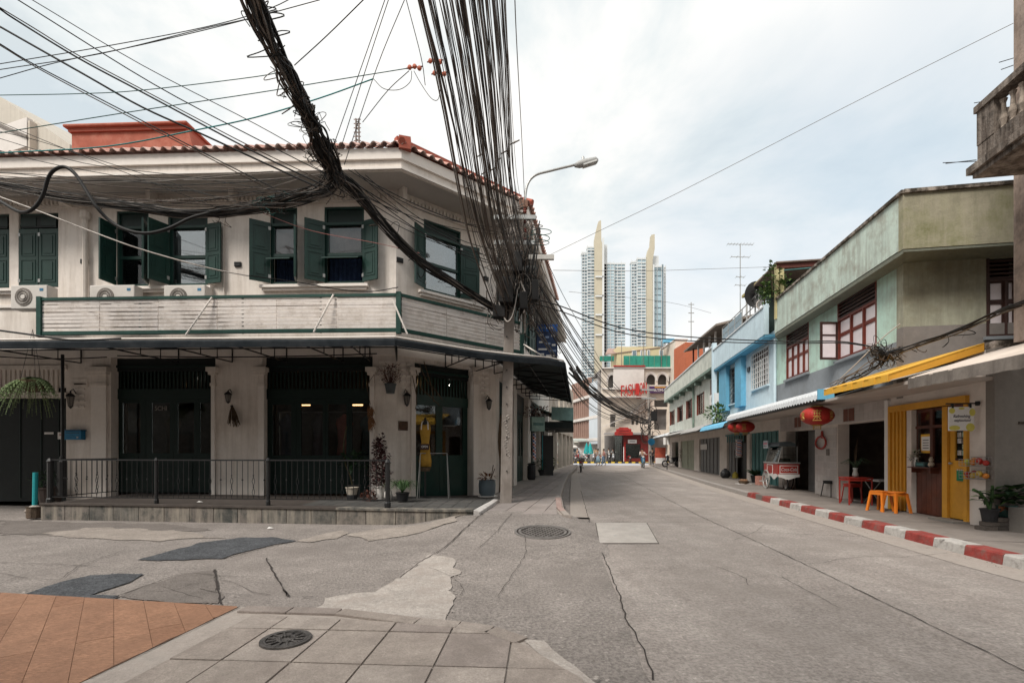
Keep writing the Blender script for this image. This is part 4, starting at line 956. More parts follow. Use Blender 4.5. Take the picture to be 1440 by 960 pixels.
# -- building nearest: mint green, two windows to the street
gb = thing('mint_shophouse', 'weathered mint green shophouse with stained parapet and olive side wall', 'building', (9.3, 13, .15))
tA, tB = RW.t(1092), tY(10.92)-.02
def rwin(px0, px1, zlo=4.08, zl=5.26, zt=5.76): return (RW.t(px0), RW.t(px1), zlo, zt)
w1, w2 = rwin(1178, 1233), rwin(1106, 1137.5)
holed(MB(), RW, tA, tB, 2.75, ZC, [], .25).build('lower_wall', m_dado, gb)
holed(MB(), RW, tA, tB, ZC, 6.9, [w1, w2], .25).build('wall', m_mint, gb)
GO = W(wy(10.92), wy(10.92)+V((.985, -.172))*7)
wo = (GO.t(1387), GO.t(1432), GO.z(1387, 474), GO.z(1387, 364))
holed(MB(), GO, .0, GO.len, 2.7, GO.z(1380, 455), [], .25).build('lower_wall', m_dado2, gb)
holed(MB(), GO, .0, GO.len, GO.z(1380, 455), 6.2, [wo], .25).build('side_wall', m_olive2, gb)
# parapet box, proud of the walls
pc = V((8.33, 10.3)); PZ0, PZ1 = 5.80, 6.98
PF = W(pc+V((-.175, -.985))*-7.6, pc); PS = W(pc, pc+V((.985, -.172))*7)
MB().wbox(PF, 0, PF.len, -.16, 0, PZ0+.02, PZ1).build('parapet', m_mintp, gb)
MB().wbox(PS, .0, PS.len, -.16, .002, PZ0, PZ1).build('side_parapet', m_olive, gb)
MB().wbox(PF, -.02, PF.len+.03, -.24, .05, PZ1, PZ1+.07).build('coping', m_cop, gb)
MB().wbox(PS, .0, PS.len, -.24, .055, PZ1-.004, PZ1+.072).build('coping', m_cop, gb)
q0, q1, q2, q3 = PF.P(0, -.01, 0), PF.P(PF.len, -.01, 0), GO.P(0, -.02, 0), RW.P(tA, -.1, 0)
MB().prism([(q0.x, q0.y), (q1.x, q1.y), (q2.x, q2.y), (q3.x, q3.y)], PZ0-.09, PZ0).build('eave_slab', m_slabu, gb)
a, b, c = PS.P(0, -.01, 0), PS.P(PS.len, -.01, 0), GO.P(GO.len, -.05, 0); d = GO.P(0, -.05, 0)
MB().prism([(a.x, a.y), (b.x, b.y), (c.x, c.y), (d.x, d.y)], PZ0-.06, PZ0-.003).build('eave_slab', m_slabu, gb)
p_ = [wy(18, -.2), wy(10.9, -.2), wy(10.9, -7), wy(18, -7)]
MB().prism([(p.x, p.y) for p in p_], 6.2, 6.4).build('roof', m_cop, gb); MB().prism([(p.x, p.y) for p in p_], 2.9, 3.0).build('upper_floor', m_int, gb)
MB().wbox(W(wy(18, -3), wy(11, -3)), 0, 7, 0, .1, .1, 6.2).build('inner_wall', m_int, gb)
def casement(Wl, q, par, cols, zl=5.26, mat=m_frame, lou=m_frame2, rows=(.62,)):
    a, b, z0, z1 = q; o = -.08; fw = .055
    f = MB().wbox(Wl, a, a+fw, o, o+.09, z0, z1).build('window', mat, par)
    MB().wbox(Wl, b-fw, b, o, o+.09, z0, z1).build('frame', mat, f); MB().wbox(Wl, a+fw, b-fw, o, o+.09, z0, z0+fw).build('frame', mat, f); MB().wbox(Wl, a+fw, b-fw, o, o+.09, zl-fw, zl).build('frame', mat, f)
    n = 5
    for k in range(n): wpiece('louvre', lou, f, Wl, a+fw, b-fw, o+.01, o+.09, zl+(z1-zl)*(k+.1)/n, zl+(z1-zl)*(k+.45)/n)
    for c in cols[1:-1]: wpiece('frame', mat, f, Wl, a+(b-a)*c-fw/2, a+(b-a)*c+fw/2, o+.004, o+.086, z0+fw, zl-fw)
    for c in range(len(cols)-1):
        x0 = a+(b-a)*cols[c]+(fw if c == 0 else fw/2); x1 = a+(b-a)*cols[c+1]-(fw if c == len(cols)-2 else fw/2)
        zz_ = [z0+fw]+[z0+fw+(zl-2*fw-z0)*r for r in rows]+[zl-fw]
        for k in range(len(zz_)-1):
            za, zb_ = zz_[k]+(.02 if k else 0), zz_[k+1]-(.02 if k < len(zz_)-2 else 0)
            wpiece('pane', m_frost, f, Wl, x0+.035, x1-.035, o+.03, o+.04, za+.03, zb_-.03)
            for u0, u1, v0, v1 in ((x0, x0+.035, za, zb_), (x1-.035, x1, za, zb_), (x0+.035, x1-.035, za, za+.03), (x0+.035, x1-.035, zb_-.03, zb_)): wpiece('sash', mat, f, Wl, u0, u1, o+.02, o+.06, v0, v1)
            if len(zz_) > 2 and k < len(zz_)-2: wpiece('glazing_bar', mat, f, Wl, x0, x1, o+.015, o+.065, zz_[k+1]-.02, zz_[k+1]+.02)
    MB().wbox(Wl, a-.06, b+.06, -.02, .09, z0-.07, z0).build('sill', m_dado, f)
    return f
casement(RW, w1, gb, (0, .36, .68, 1)); casement(RW, w2, gb, (0, .27, .52, .76, 1)); casement(GO, wo, gb, (0, .62, 1), GO.z(1387, 393), m_frame2)
# open casement leaf
hp_ = RW.P(w1[0]+.02, .02, 0); OL = W((hp_.x, hp_.y), (hp_.x-.50, hp_.y-.12)); OL = W((hp_.x-.50, hp_.y-.02), (hp_.x, hp_.y)); mb = MB()
s = mb.wbox(OL, 0, .055, -.02, .02, 4.12, 5.2).build('open_sash', m_frame2, gb)
for u0, u1, v0, v1 in ((.445, .50, 4.12, 5.2), (.055, .445, 4.12, 4.18), (.055, .445, 5.14, 5.2), (.055, .445, 4.80, 4.84)): MB().wbox(OL, u0, u1, -.02, .02, v0, v1).build('frame', m_frame2, s)
for v0, v1 in ((4.18, 4.80), (4.84, 5.14)): MB().wbox(OL, .055, .445, -.006, .006, v0, v1).build('pane', m_frost, s)
MB().tube([RW.P(tA+.08, .08, 2.9), RW.P(tA+.08, .08, 5.8)], .05, 8).build('downpipe', m_blue, gb)
# -- blue building
bb = thing('blue_shophouse', 'light blue shophouse with bright blue pilasters and barred window', 'building', wy(22).to_3d()+V((0, 0, .15)))
uA, uB = RW.t(1015), tA
gw = (RW.t(1058), RW.t(1081.5), 4.2, 5.75); dw = (RW.t(1027), RW.t(1040), 3.9, 5.7)
holed(MB(), RW, uA, uB, 2.75, 6.2, [gw, dw], .25).build('wall', m_blue, bb)
MB().wbox(RW, uA, uB, .0, .42, 5.92, 6.0).build('eave_slab', m_blueb, bb)
MB().wbox(RW, uA, uB-.0, .28, .44, 6.0, 7.06).build('parapet', m_blue, bb); MB().wbox(RW, uA, uB, .25, .48, 7.06, 7.12).build('coping', m_corr, bb)
MB().wbox(RW, uB-.10, uB+.02, .28, .46, 6.0, 7.3).build('party_pier', m_blue, bb); MB().wbox(RW, uA-.25, uA, .26, .48, 2.9, 7.5).build('party_pier', m_blue, bb)
for a, b in ((1017, 1027), (1040, 1049)): MB().wbox(RW, RW.t(a), RW.t(b), 0, .22, 3.6, 5.92).build('pilaster', m_blueb, bb)
for q in (gw, dw):
    f = MB().wbox(RW, q[0], q[1], -.12, -.08, q[2], q[3]).build('window', m_frame2, bb)
    n = 3
    for k in range(n):
        wpiece('pane', m_glassb, f, RW, q[0]+(q[1]-q[0])*(k+.1)/n, q[0]+(q[1]-q[0])*(k+.9)/n, -.07, -.06, q[2]+.06, q[3]-.35)
    for k in range(9): wpiece('bar', m_sign if q is gw else m_black, f, RW, q[0]+(q[1]-q[0])*k/8-.01, q[0]+(q[1]-q[0])*k/8+.01, .02, .04, q[2], q[3])
    for k in range(8): wpiece('bar', m_sign if q is gw else m_black, f, RW, q[0], q[1], .018, .042, q[2]+(q[3]-q[2])*k/7-.01, q[2]+(q[3]-q[2])*k/7+.01)
    MB().wbox(RW, q[0]-.05, q[1]+.05, 0, .1, q[2]-.07, q[2]-.01).build('sill', m_blue, f)
MB().wbox(RW, RW.t(1052), RW.t(1055), 0, .05, 5.1, 5.3).build('vent', m_black, bb)
p = [wy(27, -.1), wy(18, -.1), wy(18, -7), wy(27, -7)]; MB().prism([(q.x, q.y) for q in p], 6.0, 6.2).build('roof', m_cop, bb)
# -- pale grey building beyond
pg = thing('pale_shophouse', 'long pale grey green shophouse block with small brown windows', 'building', wy(36).to_3d()+V((0, 0, .15)))
vA, vB = 0, uA-.25
small = [(RW.t(a), RW.t(b), z0, z1) for a, b, z0, z1 in ((1000, 1011, 4.3, 5.8), (980.5, 990, 3.95, 5.35), (965.5, 973, 3.95, 5.35), (953, 960, 3.95, 5.25), (942.5, 948.5, 3.9, 5.2))]
holed(MB(), RW, vA, vB, 2.75, 6.5, small, .25).build('wall', m_pgrey, pg)
MB().wbox(RW, vA-.3, vB, .28, .44, 6.25, 7.28).build('parapet', m_pgrey, pg); MB().wbox(RW, vA-.3, vB, .22, .50, 7.28, 7.36).build('coping', m_corr, pg)
MB().wbox(RW, vA-.3, vB, 0, .46, 6.1, 6.25).build('eave_slab', m_pgreen, pg)
for k in range(6): MB().wbox(RW, vA+2+k*3, vA+2.25+k*3, 0, .40, 5.85, 6.1).build('eave_bracket', m_pgreen, pg)
for q in small:
    f = MB().wbox(RW, q[0], q[1], -.14, -.10, q[2], q[3]).build('window', m_frame2, pg)
    for k in (0, 1): wpiece('pane', m_glass, f, RW, q[0]+(q[1]-q[0])*(k*.5+.07), q[0]+(q[1]-q[0])*(k*.5+.43), -.09, -.08, q[2]+.1, q[3]-.1)
    wpiece('frame', m_frame, f, RW, q[0]-.06, q[0]+.02, -.08, .03, q[2], q[3]); wpiece('frame', m_frame, f, RW, q[1]-.02, q[1]+.06, -.08, .03, q[2], q[3])
for px in (977, 1013): MB().tube([RW.P(RW.t(px), .1, 3), RW.P(RW.t(px), .1, 6.1)], .07, 6).build('downpipe', m_pgreen, pg)
p = [wy(46, -.1), wy(27, -.1), wy(27, -9), wy(46, -9)]; MB().prism([(q.x, q.y) for q in p], 6.3, 6.5).build('roof', m_cop, pg)
eW = W(wy(46, -9), wy(46)); MB().wbox(eW, 0, eW.len, -.2, 0, .1, 7.2).build('end_wall', m_pgrey, pg)
t = thing('air_conditioner', 'air conditioner on the wall beside the blue pilasters', 'air conditioner', RW.P(RW.t(1012), .2, 4.1)); MB().wbox(RW, RW.t(1008), RW.t(1016), .05, .40, 4.1, 4.7).build('casing', m_sign, t); MB().disc(RW.P(RW.t(1012), .40, 4.4), .2, (*RW.n, 0), .01, 14).build('fan_guard', m_black, t)
# -- ground floor of the row
gf = thing('shopfront_row', 'ground floor wall of the shophouse row with tiled piers and dark openings', 'shopfront', wy(16).to_3d()+V((0, 0, .15)))
def rop(a, b, zt=2.25): return (RW.t(a), RW.t(b), .0, zt)
ops = [rop(1253, 1363, 2.44), rop(1178, 1247, 2.26), rop(1106, 1146, 2.2), rop(1054, 1095, 2.3), rop(1022, 1050, 2.3), rop(983, 1012, 2.3), rop(957, 976, 2.3), rop(945, 954, 2.3)]
holed(MB(), RW, 0, RW.len-.02, .1, 2.75, ops, .3).build('wall', m_whitew, gf)
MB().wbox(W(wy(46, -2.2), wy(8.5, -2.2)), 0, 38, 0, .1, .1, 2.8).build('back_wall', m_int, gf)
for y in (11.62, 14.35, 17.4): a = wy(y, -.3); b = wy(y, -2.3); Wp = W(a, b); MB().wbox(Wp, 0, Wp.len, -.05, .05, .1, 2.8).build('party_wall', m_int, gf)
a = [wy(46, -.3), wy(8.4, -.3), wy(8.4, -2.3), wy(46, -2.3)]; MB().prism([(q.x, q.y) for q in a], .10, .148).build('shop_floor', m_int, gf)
a = [wy(46, .0), wy(8.45, .0), wy(8.45, 1.15), wy(46, 1.15)]; MB().prism([(q.x, q.y) for q in a], 2.74, 2.80).build('ceiling', m_ceil, gf)
sg = GO.__class__(wy(8.41), wy(8.41)+V((.985, -.172))*5)
MB().wbox(sg, 0.0, sg.len, -.2, 0, .1, 3.3).build('side_wall', m_gwall, gf)
MB().wbox(sg, .35, sg.len, .0, .02, sg.z(1415, 596), sg.z(1415, 593)).build('render_line', m_cop, gf)
a = [wy(10.9, 0), wy(8.41, 0), wy(8.41, -4), wy(10.9, -4)]; MB().prism([(q.x, q.y) for q in a], 3.3, 3.42).build('annexe_roof', m_cop, gf)
MB().wbox(RW, tY(11.3), RW.len-.02, -.25, 0, 2.75, 3.3).build('upper_band', m_whitew, gf)
# white wall tiles: pier and headers (pieces)
def tilewall(x0, x1, z0, z1, w_=.2, h_=.2, o=.0):
    n = max(1, round((x1-x0)/w_)); m = max(1, round((z1-z0)/h_))
    for i in range(n):
        for j in range(m): wpiece('wall_tile', rnd.choice(m_wtile), gf, RW, x0+(x1-x0)*(i+.02)/n, x0+(x1-x0)*(i+.98)/n, o, o+.012, z0+(z1-z0)*(j+.02)/m, z0+(z1-z0)*(j+.98)/m)
tilewall(RW.t(1146.5), RW.t(1177), .16, 2.2); tilewall(RW.t(1147), RW.t(1250), 2.28, 2.74, .22, .22); tilewall(RW.t(1097), RW.t(1146), 2.22, 2.74, .22, .24)
for a, b in ((1118, 1122), (1123, 1127), (1187, 1193), (1194, 1202)): wpiece('brown_tile', M('brown wall tile', (.20, .075, .05), .5, .2, 5), gf, RW, RW.t(a), RW.t(b), .012, .02, 2.32, 2.66)
MB().wbox(RW, RW.t(1247.5), RW.t(1252.5), 0, .06, .15, 2.7).build('white_post', m_sign, gf)
# unit fronts
def folds(a, b, z0, z1, n, mat, o=-.12, nm='shutter_panel'):
    x0, x1 = RW.t(a), RW.t(b)
    for k in range(n):
        u0, u1 = x0+(x1-x0)*k/n, x0+(x1-x0)*(k+1)/n; wpiece(nm, mat, gf, RW, u0+.004, u1-.004, o+(k % 2)*.03, o+.02+(k % 2)*.03, z0, z1)
folds(1106, 1121, .15, 2.2, 2, m_shut, -1.0); folds(1122, 1146, .15, 2.2, 3, m_shut, -.35)
folds(1054, 1095, .15, 2.3, 14, m_teal); folds(1022, 1034, .15, 2.3, 5, m_shut); folds(1034, 1050, .15, 1.9, 4, M('dark shutter', (.05, .05, .05), .6), -.3); folds(983, 1012, .15, 2.3, 12, m_shut); folds(957, 976, .15, 2.3, 4, M('pale green door', (.32, .34, .26), .7))
tf = MB().wbox(RW, RW.t(1021), RW.t(1054), .0, .04, 2.28, 2.36).build('teal_transom', m_teal, gf)
for k in range(8): wpiece('transom_bar', m_teal, tf, RW, RW.t(1023)+k*.4, RW.t(1023)+k*.4+.12, .0, .03, 1.95, 2.28)
wpiece('notice', m_sign, gf, RW, RW.t(984), RW.t(993), -.05, -.045, 1.6, 1.95)
# --- mustard unit
yu = thing('juice_shopfront', 'mustard yellow shopfront with dark wooden panel and half glazed door', 'shopfront', RW.P(RW.t(1300), 0, .15))
x = RW.t
MB().wbox(RW, x(1253), x(1363.5), .0, .07, 2.40, 2.54).build('header', m_yel, yu)
f = MB().wbox(RW, x(1253), x(1256), .0, .07, .15, 2.40).build('side_frame', m_yel, yu)
for k in range(7): u = x(1256)+(x(1274)-x(1256))*k/7; wpiece('folding_panel', m_yel, yu, RW, u+.003, u+(x(1274)-x(1256))/7-.003, -.02+(k % 2)*.035, .02+(k % 2)*.035, .16, 2.40)
MB().wbox(RW, x(1275), x(1281.5), -.1, .0, .15, 2.4).build('grey_post', m_whitew, yu)
pn = MB().wbox(RW, x(1282), x(1327), -.14, -.10, .15, 2.4).build('wood_panel', m_wwood, yu)
n = 6
for k in range(n): u0 = x(1283); u1 = x(1326); wpiece('plank', m_wwood, pn, RW, u0+(u1-u0)*(k+.02)/n, u0+(u1-u0)*(k+.98)/n, -.10, -.085, .18, 1.16)
for a, b, c, d in ((1284, 1303, 1.25, 1.98), (1307, 1325, 1.25, 1.98), (1284, 1303, 2.04, 2.33), (1307, 1325, 2.04, 2.33)):
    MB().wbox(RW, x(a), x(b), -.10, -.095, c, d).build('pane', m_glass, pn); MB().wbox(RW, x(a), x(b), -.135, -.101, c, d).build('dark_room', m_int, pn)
MB().wbox(RW, x(1283), x(1326), -.10, -.06, 1.98, 2.04).build('rail', m_wwood, pn); MB().wbox(RW, x(1303), x(1307), -.10, -.06, 1.2, 2.36).build('mullion', m_wwood, pn)
po = MB().wbox(RW, x(1289), x(1303), -.085, -.08, 1.46, 1.86).build('poster', m_yela, pn); MB().wbox(RW, x(1290), x(1302), -.08, -.078, 1.51, 1.81).build('print', m_sign, po)
for k in range(4): MB().wbox(RW, x(1292), x(1300), -.078, -.076, 1.56+k*.055, 1.575+k*.055).build('print_line', m_black, po)
sh_ = MB().wbox(RW, x(1283), x(1316), -.10, .10, 1.14, 1.165).build('shelf', m_wwood, yu)
for px in (1287, 1313): MB().wbox(RW, x(px)-.015, x(px)+.015, -.1, .07, 1.04, 1.14).build('bracket', m_wwood, sh_)
MB().wbox(RW, x(1327), x(1334), -.08, .03, .15, 2.38).build('door_post', m_yel, yu); MB().wbox(RW, x(1359), x(1363.5), -.08, .05, .15, 2.40).build('door_post', m_yel, yu)
MB().wbox(RW, x(1334), x(1359), -.08, .0, 2.18, 2.40).build('door_head', m_wwood, yu)
dr = MB().wbox(RW, x(1334.5), x(1358.5), -.07, -.02, .2, 1.32).build('door', m_yel, yu)
MB().wbox(RW, x(1334.5), x(1341), -.07, -.02, 1.32, 2.17).build('stile', m_yel, dr); MB().wbox(RW, x(1356.5), x(1358.5), -.07, -.02, 1.32, 2.17).build('stile', m_yel, dr); MB().wbox(RW, x(1341), x(1356.5), -.07, -.02, 2.1, 2.17).build('rail', m_yel, dr)
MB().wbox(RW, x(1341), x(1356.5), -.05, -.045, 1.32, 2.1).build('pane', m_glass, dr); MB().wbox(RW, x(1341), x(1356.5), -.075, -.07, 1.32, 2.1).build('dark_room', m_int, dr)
MB().wbox(RW, x(1340.5), x(1357), -.045, -.03, 1.30, 1.36).build('rail', m_frame2, dr)
cols_ = [(.6, .55, .5), (.35, .5, .4), (.55, .3, .25), (.5, .55, .35), (.65, .62, .6), (.3, .25, .2)]
for r_ in range(4):
    for c_ in range(2):
        if (r_, c_) == (1, 0): continue
        u = x(1343)+(x(1356)-x(1343))*c_/2; MB().wbox(RW, u, u+.10, -.044, -.042, 1.42+r_*.115, 1.515+r_*.115).build('photo_print', M('print %d' % ((r_*2+c_) % 6), cols_[(r_*2+c_) % 6], .6, .5, 18), dr)
MB().ball(RW.P(x(1336.5), .01, 1.26), .025, n=8, m=5).build('handle', m_steel, dr); MB().wbox(RW, x(1336), x(1339.5), .0, .02, 1.25, 1.27).build('handle', m_steel, dr)
hs = thing('hanging_notice', 'small green notice hanging crooked on the mustard door', 'notice', RW.P(x(1352), 0, .95))
o = MB().wbox(RW, x(1346), x(1358), .0, .012, .93, 1.13).build('board', M('notice green', (.02, .20, .09), .6, .2, 8), hs); text('OPEN', 'lettering', M('notice print', (.1, .4, .15), .6), hs, RW.P(x(1352), .014, 1.05), RW.ang, .06, .12, .001)
for k in range(4): MB().ball(RW.P(x(1347.5+k*3), .012, 1.14), .014, n=6, m=4).build('bead', m_sign, hs)
MB().wbox(RW, x(1327), x(1364), .0, .28, .146, .185).build('doorstep', m_gwall, yu)

# --- awnings on the right
ay = thing('yellow_awning', 'bright yellow cloth awning over the mustard shopfront', 'awning', (7.3, 10.2, 2.8))
c0 = V((7.05, 9.06, 2.80)); c1 = V((7.32, 11.35, 2.80)); hB = V((8.42, 8.62, 3.28)); hA = V((8.42+.175*3.0, 11.6, 3.28))
up_ = V((0, 0, .14))
MB().hexa([c0+V((0, 0, .10)), hB+V((0, 0, .12)), hA+V((0, 0, .12)), c1+V((0, 0, .10)), c0+up_, hB+V((0, 0, .15)), hA+V((0, 0, .15)), c1+up_]).build('canopy', m_yela, ay)
n = 12
for k in range(n):
    a, b = c1.lerp(c0, k/n), c1.lerp(c0, (k+.97)/n); off = V((-.012 if k % 2 else 0, 0, 0)); MB().hexa([a+off, b+off, b+off+V((.015, 0, 0)), a+off+V((.015, 0, 0)), a+off+up_, b+off+up_, b+off+up_+V((.015, 0, 0)), a+off+up_+V((.015, 0, 0))]).build('valance_panel', m_yela, ay)
MB().add([c0, hB, hB+up_, c0+up_, c0+V((0, .02, 0)), hB+V((0, .02, 0)), hB+V((0, .02, .15)), c0+V((0, .02, .14))], [(0, 1, 2, 3), (5, 4, 7, 6), (0, 4, 5, 1), (3, 2, 6, 7)]).build('side_panel', m_yel, ay)
for q in (0, .33, .66, 1): MB().tube([c1.lerp(c0, q)+V((.03, 0, .02)), hA.lerp(hB, q)-V((0, 0, .1))], .014, 5).build('arm', m_steel, ay)
ab = thing('beige_awning', 'beige cloth awning with dirty grey valance nearest the camera', 'awning', (7.2, 7.5, 2.5))
c0 = V((6.62, 6.0, 2.58)); c1 = V((6.90, 8.42, 2.58)); hB = V((8.0, 5.9, 3.24)); hA = V((8.47, 8.5, 3.24)); vh = .17
MB().hexa([c0+V((0, 0, vh)), hB, hA, c1+V((0, 0, vh)), c0+V((0, 0, vh+.02)), hB+V((0, 0, .02)), hA+V((0, 0, .02)), c1+V((0, 0, vh+.02))]).build('canopy', m_beigea, ab)
n = 30; mb = MB()
for k in range(n+1):
    p = c1.lerp(c0, k/n); w_ = .012*math.sin(k*1.3)+rnd.uniform(-.004, .004); mb.v += [p+V((-.01+w_, 0, rnd.uniform(-.008, .006))), p+V((0, 0, vh+.015))]
mb.f = [(2*k, 2*k+2, 2*k+3, 2*k+1) for k in range(n)]; mb.build('valance', m_val, ab)
MB().hexa([c1, c1+V((0, .01, 0)), c1+V((.45, .03, .12)), c1+V((.45, .02, .12)), c1+V((0, 0, vh)), c1+V((0, .01, vh)), c1+V((.45, .03, .33)), c1+V((.45, .02, .33))]).build('side_flap', m_val, ab)
for q in (.05, .5, .95): MB().tube([c1.lerp(c0, q)+V((.03, 0, .05)), hA.lerp(hB, q)-V((0, 0, .35))], .014, 5).build('arm', m_black, ab)
MB().tube([c1+V((.03, -.05, .04)), c0+V((.03, 0, .04))], .018, 6).build('front_bar', m_black, ab)
def corrug(name, label, y0, y1, prof, mat, per=.17, amp=.022, mate=None):
    """prof: (o, z) from the street edge back to the wall"""
    t = thing(name, label, 'awning', wy((y0+y1)/2, 1).to_3d()+V((0, 0, 2.7))); n = int((y1-y0)/per*6); mb = MB(); m = len(prof)
    for i in range(n+1):
        y = y0+(y1-y0)*i/n; a = amp*math.sin(2*math.pi*i/6)
        for o, z in prof: p = wy(y, o); mb.v.append(V((p.x, p.y, z+a)))
    for i in range(n):
        for k in range(m-1): a = i*m+k; mb.f.append((a, a+1, a+m+1, a+m))
    s = mb.build('sheet', mat, t); md = s.modifiers.new('thickness', 'SOLIDIFY'); md.thickness = .008
    Wl = W(wy(y1), wy(y0)); MB().wbox(Wl, 0, Wl.len, prof[0][0]-.12, prof[0][0]-.04, prof[0][1]-.06, prof[0][1]-.015).build('edge_beam', m_black, t)
    for k in range(int((y1-y0)/1.4)+1): tt = k*Wl.len/max(1, int((y1-y0)/1.4)); MB().tube([Wl.P(tt, prof[0][0]-.08, prof[0][1]-.04), Wl.P(tt, .05, prof[-1][1]-.12)], .02, 5).build('rafter', m_black, t)
    if mate: MB().wbox(Wl, Wl.len-.02, Wl.len+.04, .95, prof[0][0], prof[0][1], prof[0][1]+.26).build('end_panel', mate, t)
    return t
corrug('white_corrugated_awning', 'white corrugated bullnose awning with blue end beside the yellow awning', 12.0, 20.6, [(1.32, 2.80), (1.28, 2.95), (1.15, 3.06), (.6, 3.16), (.0, 3.26)], m_corr, .19, .022, m_blueb)
corrug('blue_awning', 'small sky blue corrugated awning behind the paper lanterns', 20.9, 25.6, [(1.40, 2.55), (1.32, 2.72), (1.1, 2.82), (.0, 3.0)], M('sky blue sheet', (.16, .45, .66), .5, .1, 3), .2)
corrug('grey_awning', 'grey corrugated awning with a bent edge behind the blue awning', 25.9, 31.5, [(1.45, 2.62), (1.1, 2.85), (.0, 3.2)], m_corg, .22, .02)
corrug('grey_awning', 'weathered grey awning midway along the far pavement', 31.6, 38.5, [(1.4, 2.70), (1.1, 2.86), (.0, 3.15)], m_corg, .22, .02)
corrug('grey_awning', 'farthest pale awning at the end of the shophouse row', 38.6, 49, [(1.25, 2.78), (1.05, 2.98), (.0, 3.2)], m_corr, .3, .02)

# --- rooftop of the blue and mint buildings
rs = thing('rooftop_shelter', 'brown roofed shelter with pale yellow posts on the roof terrace', 'shelter', wy(17.6, -.6).to_3d()+V((0, 0, 6.4)))
Wr = W(wy(17.5, -.25), wy(17.5, -.25)+V((.985, -.172))*4)
a, b = Wr.t(1090), Wr.t(1163); z1 = Wr.z(1095, 371)
MB().wbox(Wr, a, b, -2.4, .12, z1, z1+.05).build('roof', M('rusty roof sheet', (.20, .145, .12), .8, .25, 2, .2), rs)
MB().wbox(Wr, a+.05, b, -.02, .04, z1-.17, z1-.005).build('fascia', M('maroon board', (.13, .04, .03), .7), rs)
for px in (1090, 1097): MB().wbox(Wr, Wr.t(px), Wr.t(px)+.13, -.1, .02, 6.3, z1-.01).build('post', M('pale yellow post', (.50, .44, .24), .8, .1, 3), rs)
MB().wbox(Wr, a+.3, b, -1.9, -1.8, 6.2, z1-.01).build('back_screen', M('dark netting', (.03, .045, .04), .9), rs)
MB().tube([Wr.P(a+.25, .1, z1-.28), Wr.P(b-.2, .1, z1-.24)], .02, 5).build('green_rail', m_teal, rs)
sl = thing('sloping_canopy', 'pale yellow sloping canopy above the black dish on the roof', 'canopy', wy(19, -.4).to_3d()+V((0, 0, 7.8)))
Wc = W(wy(22.6, -.1), wy(18.0, -.1)); zA, zB = Wc.z(1046, 419), Wc.z(1086, 382)
mb = MB().hexa([Wc.P(Wc.t(1046), .1, zA), Wc.P(Wc.t(1086), .1, zB), Wc.P(Wc.t(1086), -1.6, zB+.1), Wc.P(Wc.t(1046), -1.6, zA+.1), Wc.P(Wc.t(1046), .1, zA+.12), Wc.P(Wc.t(1086), .1, zB+.12), Wc.P(Wc.t(1086), -1.6, zB+.2), Wc.P(Wc.t(1046), -1.6, zA+.2)]).build('canopy_sheet', M('straw yellow sheet', (.46, .40, .17), .8, .2, 3), sl)
for px in (1050, 1076): MB().tube([Wc.P(Wc.t(px), .0, 6.9), Wc.P(Wc.t(px), 0, Wc.z(px, 415 if px == 1050 else 395))], .04, 6).build('post', m_steel, sl)
ds = thing('satellite_dish', 'black satellite dish on the roof parapet', 'satellite dish', Wc.at(1062, 440, .1))
c = Wc.at(1062, 416, .05); mb = MB(); n = 20; ax = V((-.35, -.9, .2)).normalized(); xx = ax.cross(V((0, 0, 1))).normalized(); yy = xx.cross(ax)
for r_, d_ in ((.05, .0), (.3, .05), (.55, .14)):
    for k in range(n): an = 2*math.pi*k/n; mb.v.append(c+xx*r_*math.cos(an)*.8+yy*r_*math.sin(an)*1.15+ax*d_)
for i in range(2):
    for k in range(n): a = i*n+k; b = i*n+(k+1) % n; mb.f.append((a, b, b+n, a+n))
mb.f.append(tuple(range(n))); mb.build('dish', m_black, ds, True); MB().tube([c, c-V((0, 0, .8))], .03, 6).build('mast', m_steel, ds); MB().tube([c, c+ax*.5], .015, 5).build('feed_arm', m_steel, ds)
hr = thing('hose_reel', 'coiled pale hose on the roof parapet beside the dish', 'hose', Wc.at(1073, 433, .2)); cc_ = Wc.at(1073, 428, .15)
MB().tube([cc_+V((.26*math.cos(k*.7)*.9, -.26*math.cos(k*.7)*.3, .22*math.sin(k*.7))) for k in range(22)], .03, 5).build('coil', m_cablew, hr)
ra = thing('roof_railing', 'thin pale steel railing along the blue roof edge', 'railing', wy(23.5, .1).to_3d()+V((0, 0, 7.1)))
Wl = W(wy(26.2, .1), wy(20.3, .1)); 
for k in range(6): t_ = Wl.len*k/5; MB().tube([Wl.P(t_, 0, 7.1), Wl.P(t_, 0, 8.15)], .025, 5).build('post', m_steel, ra)
for z_ in (7.35, 7.75, 8.15): MB().tube([Wl.P(0, 0, z_), Wl.P(Wl.len, 0, z_)], .022, 5).build('rail', m_steel, ra)
for k in range(3): MB().wbox(Wl, Wl.len*k/5+.05, Wl.len*(k+1)/5-.05, -.01, .01, 7.15, 8.05).build('mesh_panel', M('blue grey mesh', (.25, .33, .38), .7, .2, 6), ra)
an = thing('tv_antenna', 'tall thin television antenna with crossed bars on the roof', 'antenna', Wc.at(1041, 445, 0)); b_ = Wc.at(1041, 445, 0)
zt_ = b_.z+(445-343)/680*b_.y; MB().tube([b_, V((b_.x, b_.y, zt_))], .022, 5).build('mast', m_steel, an)
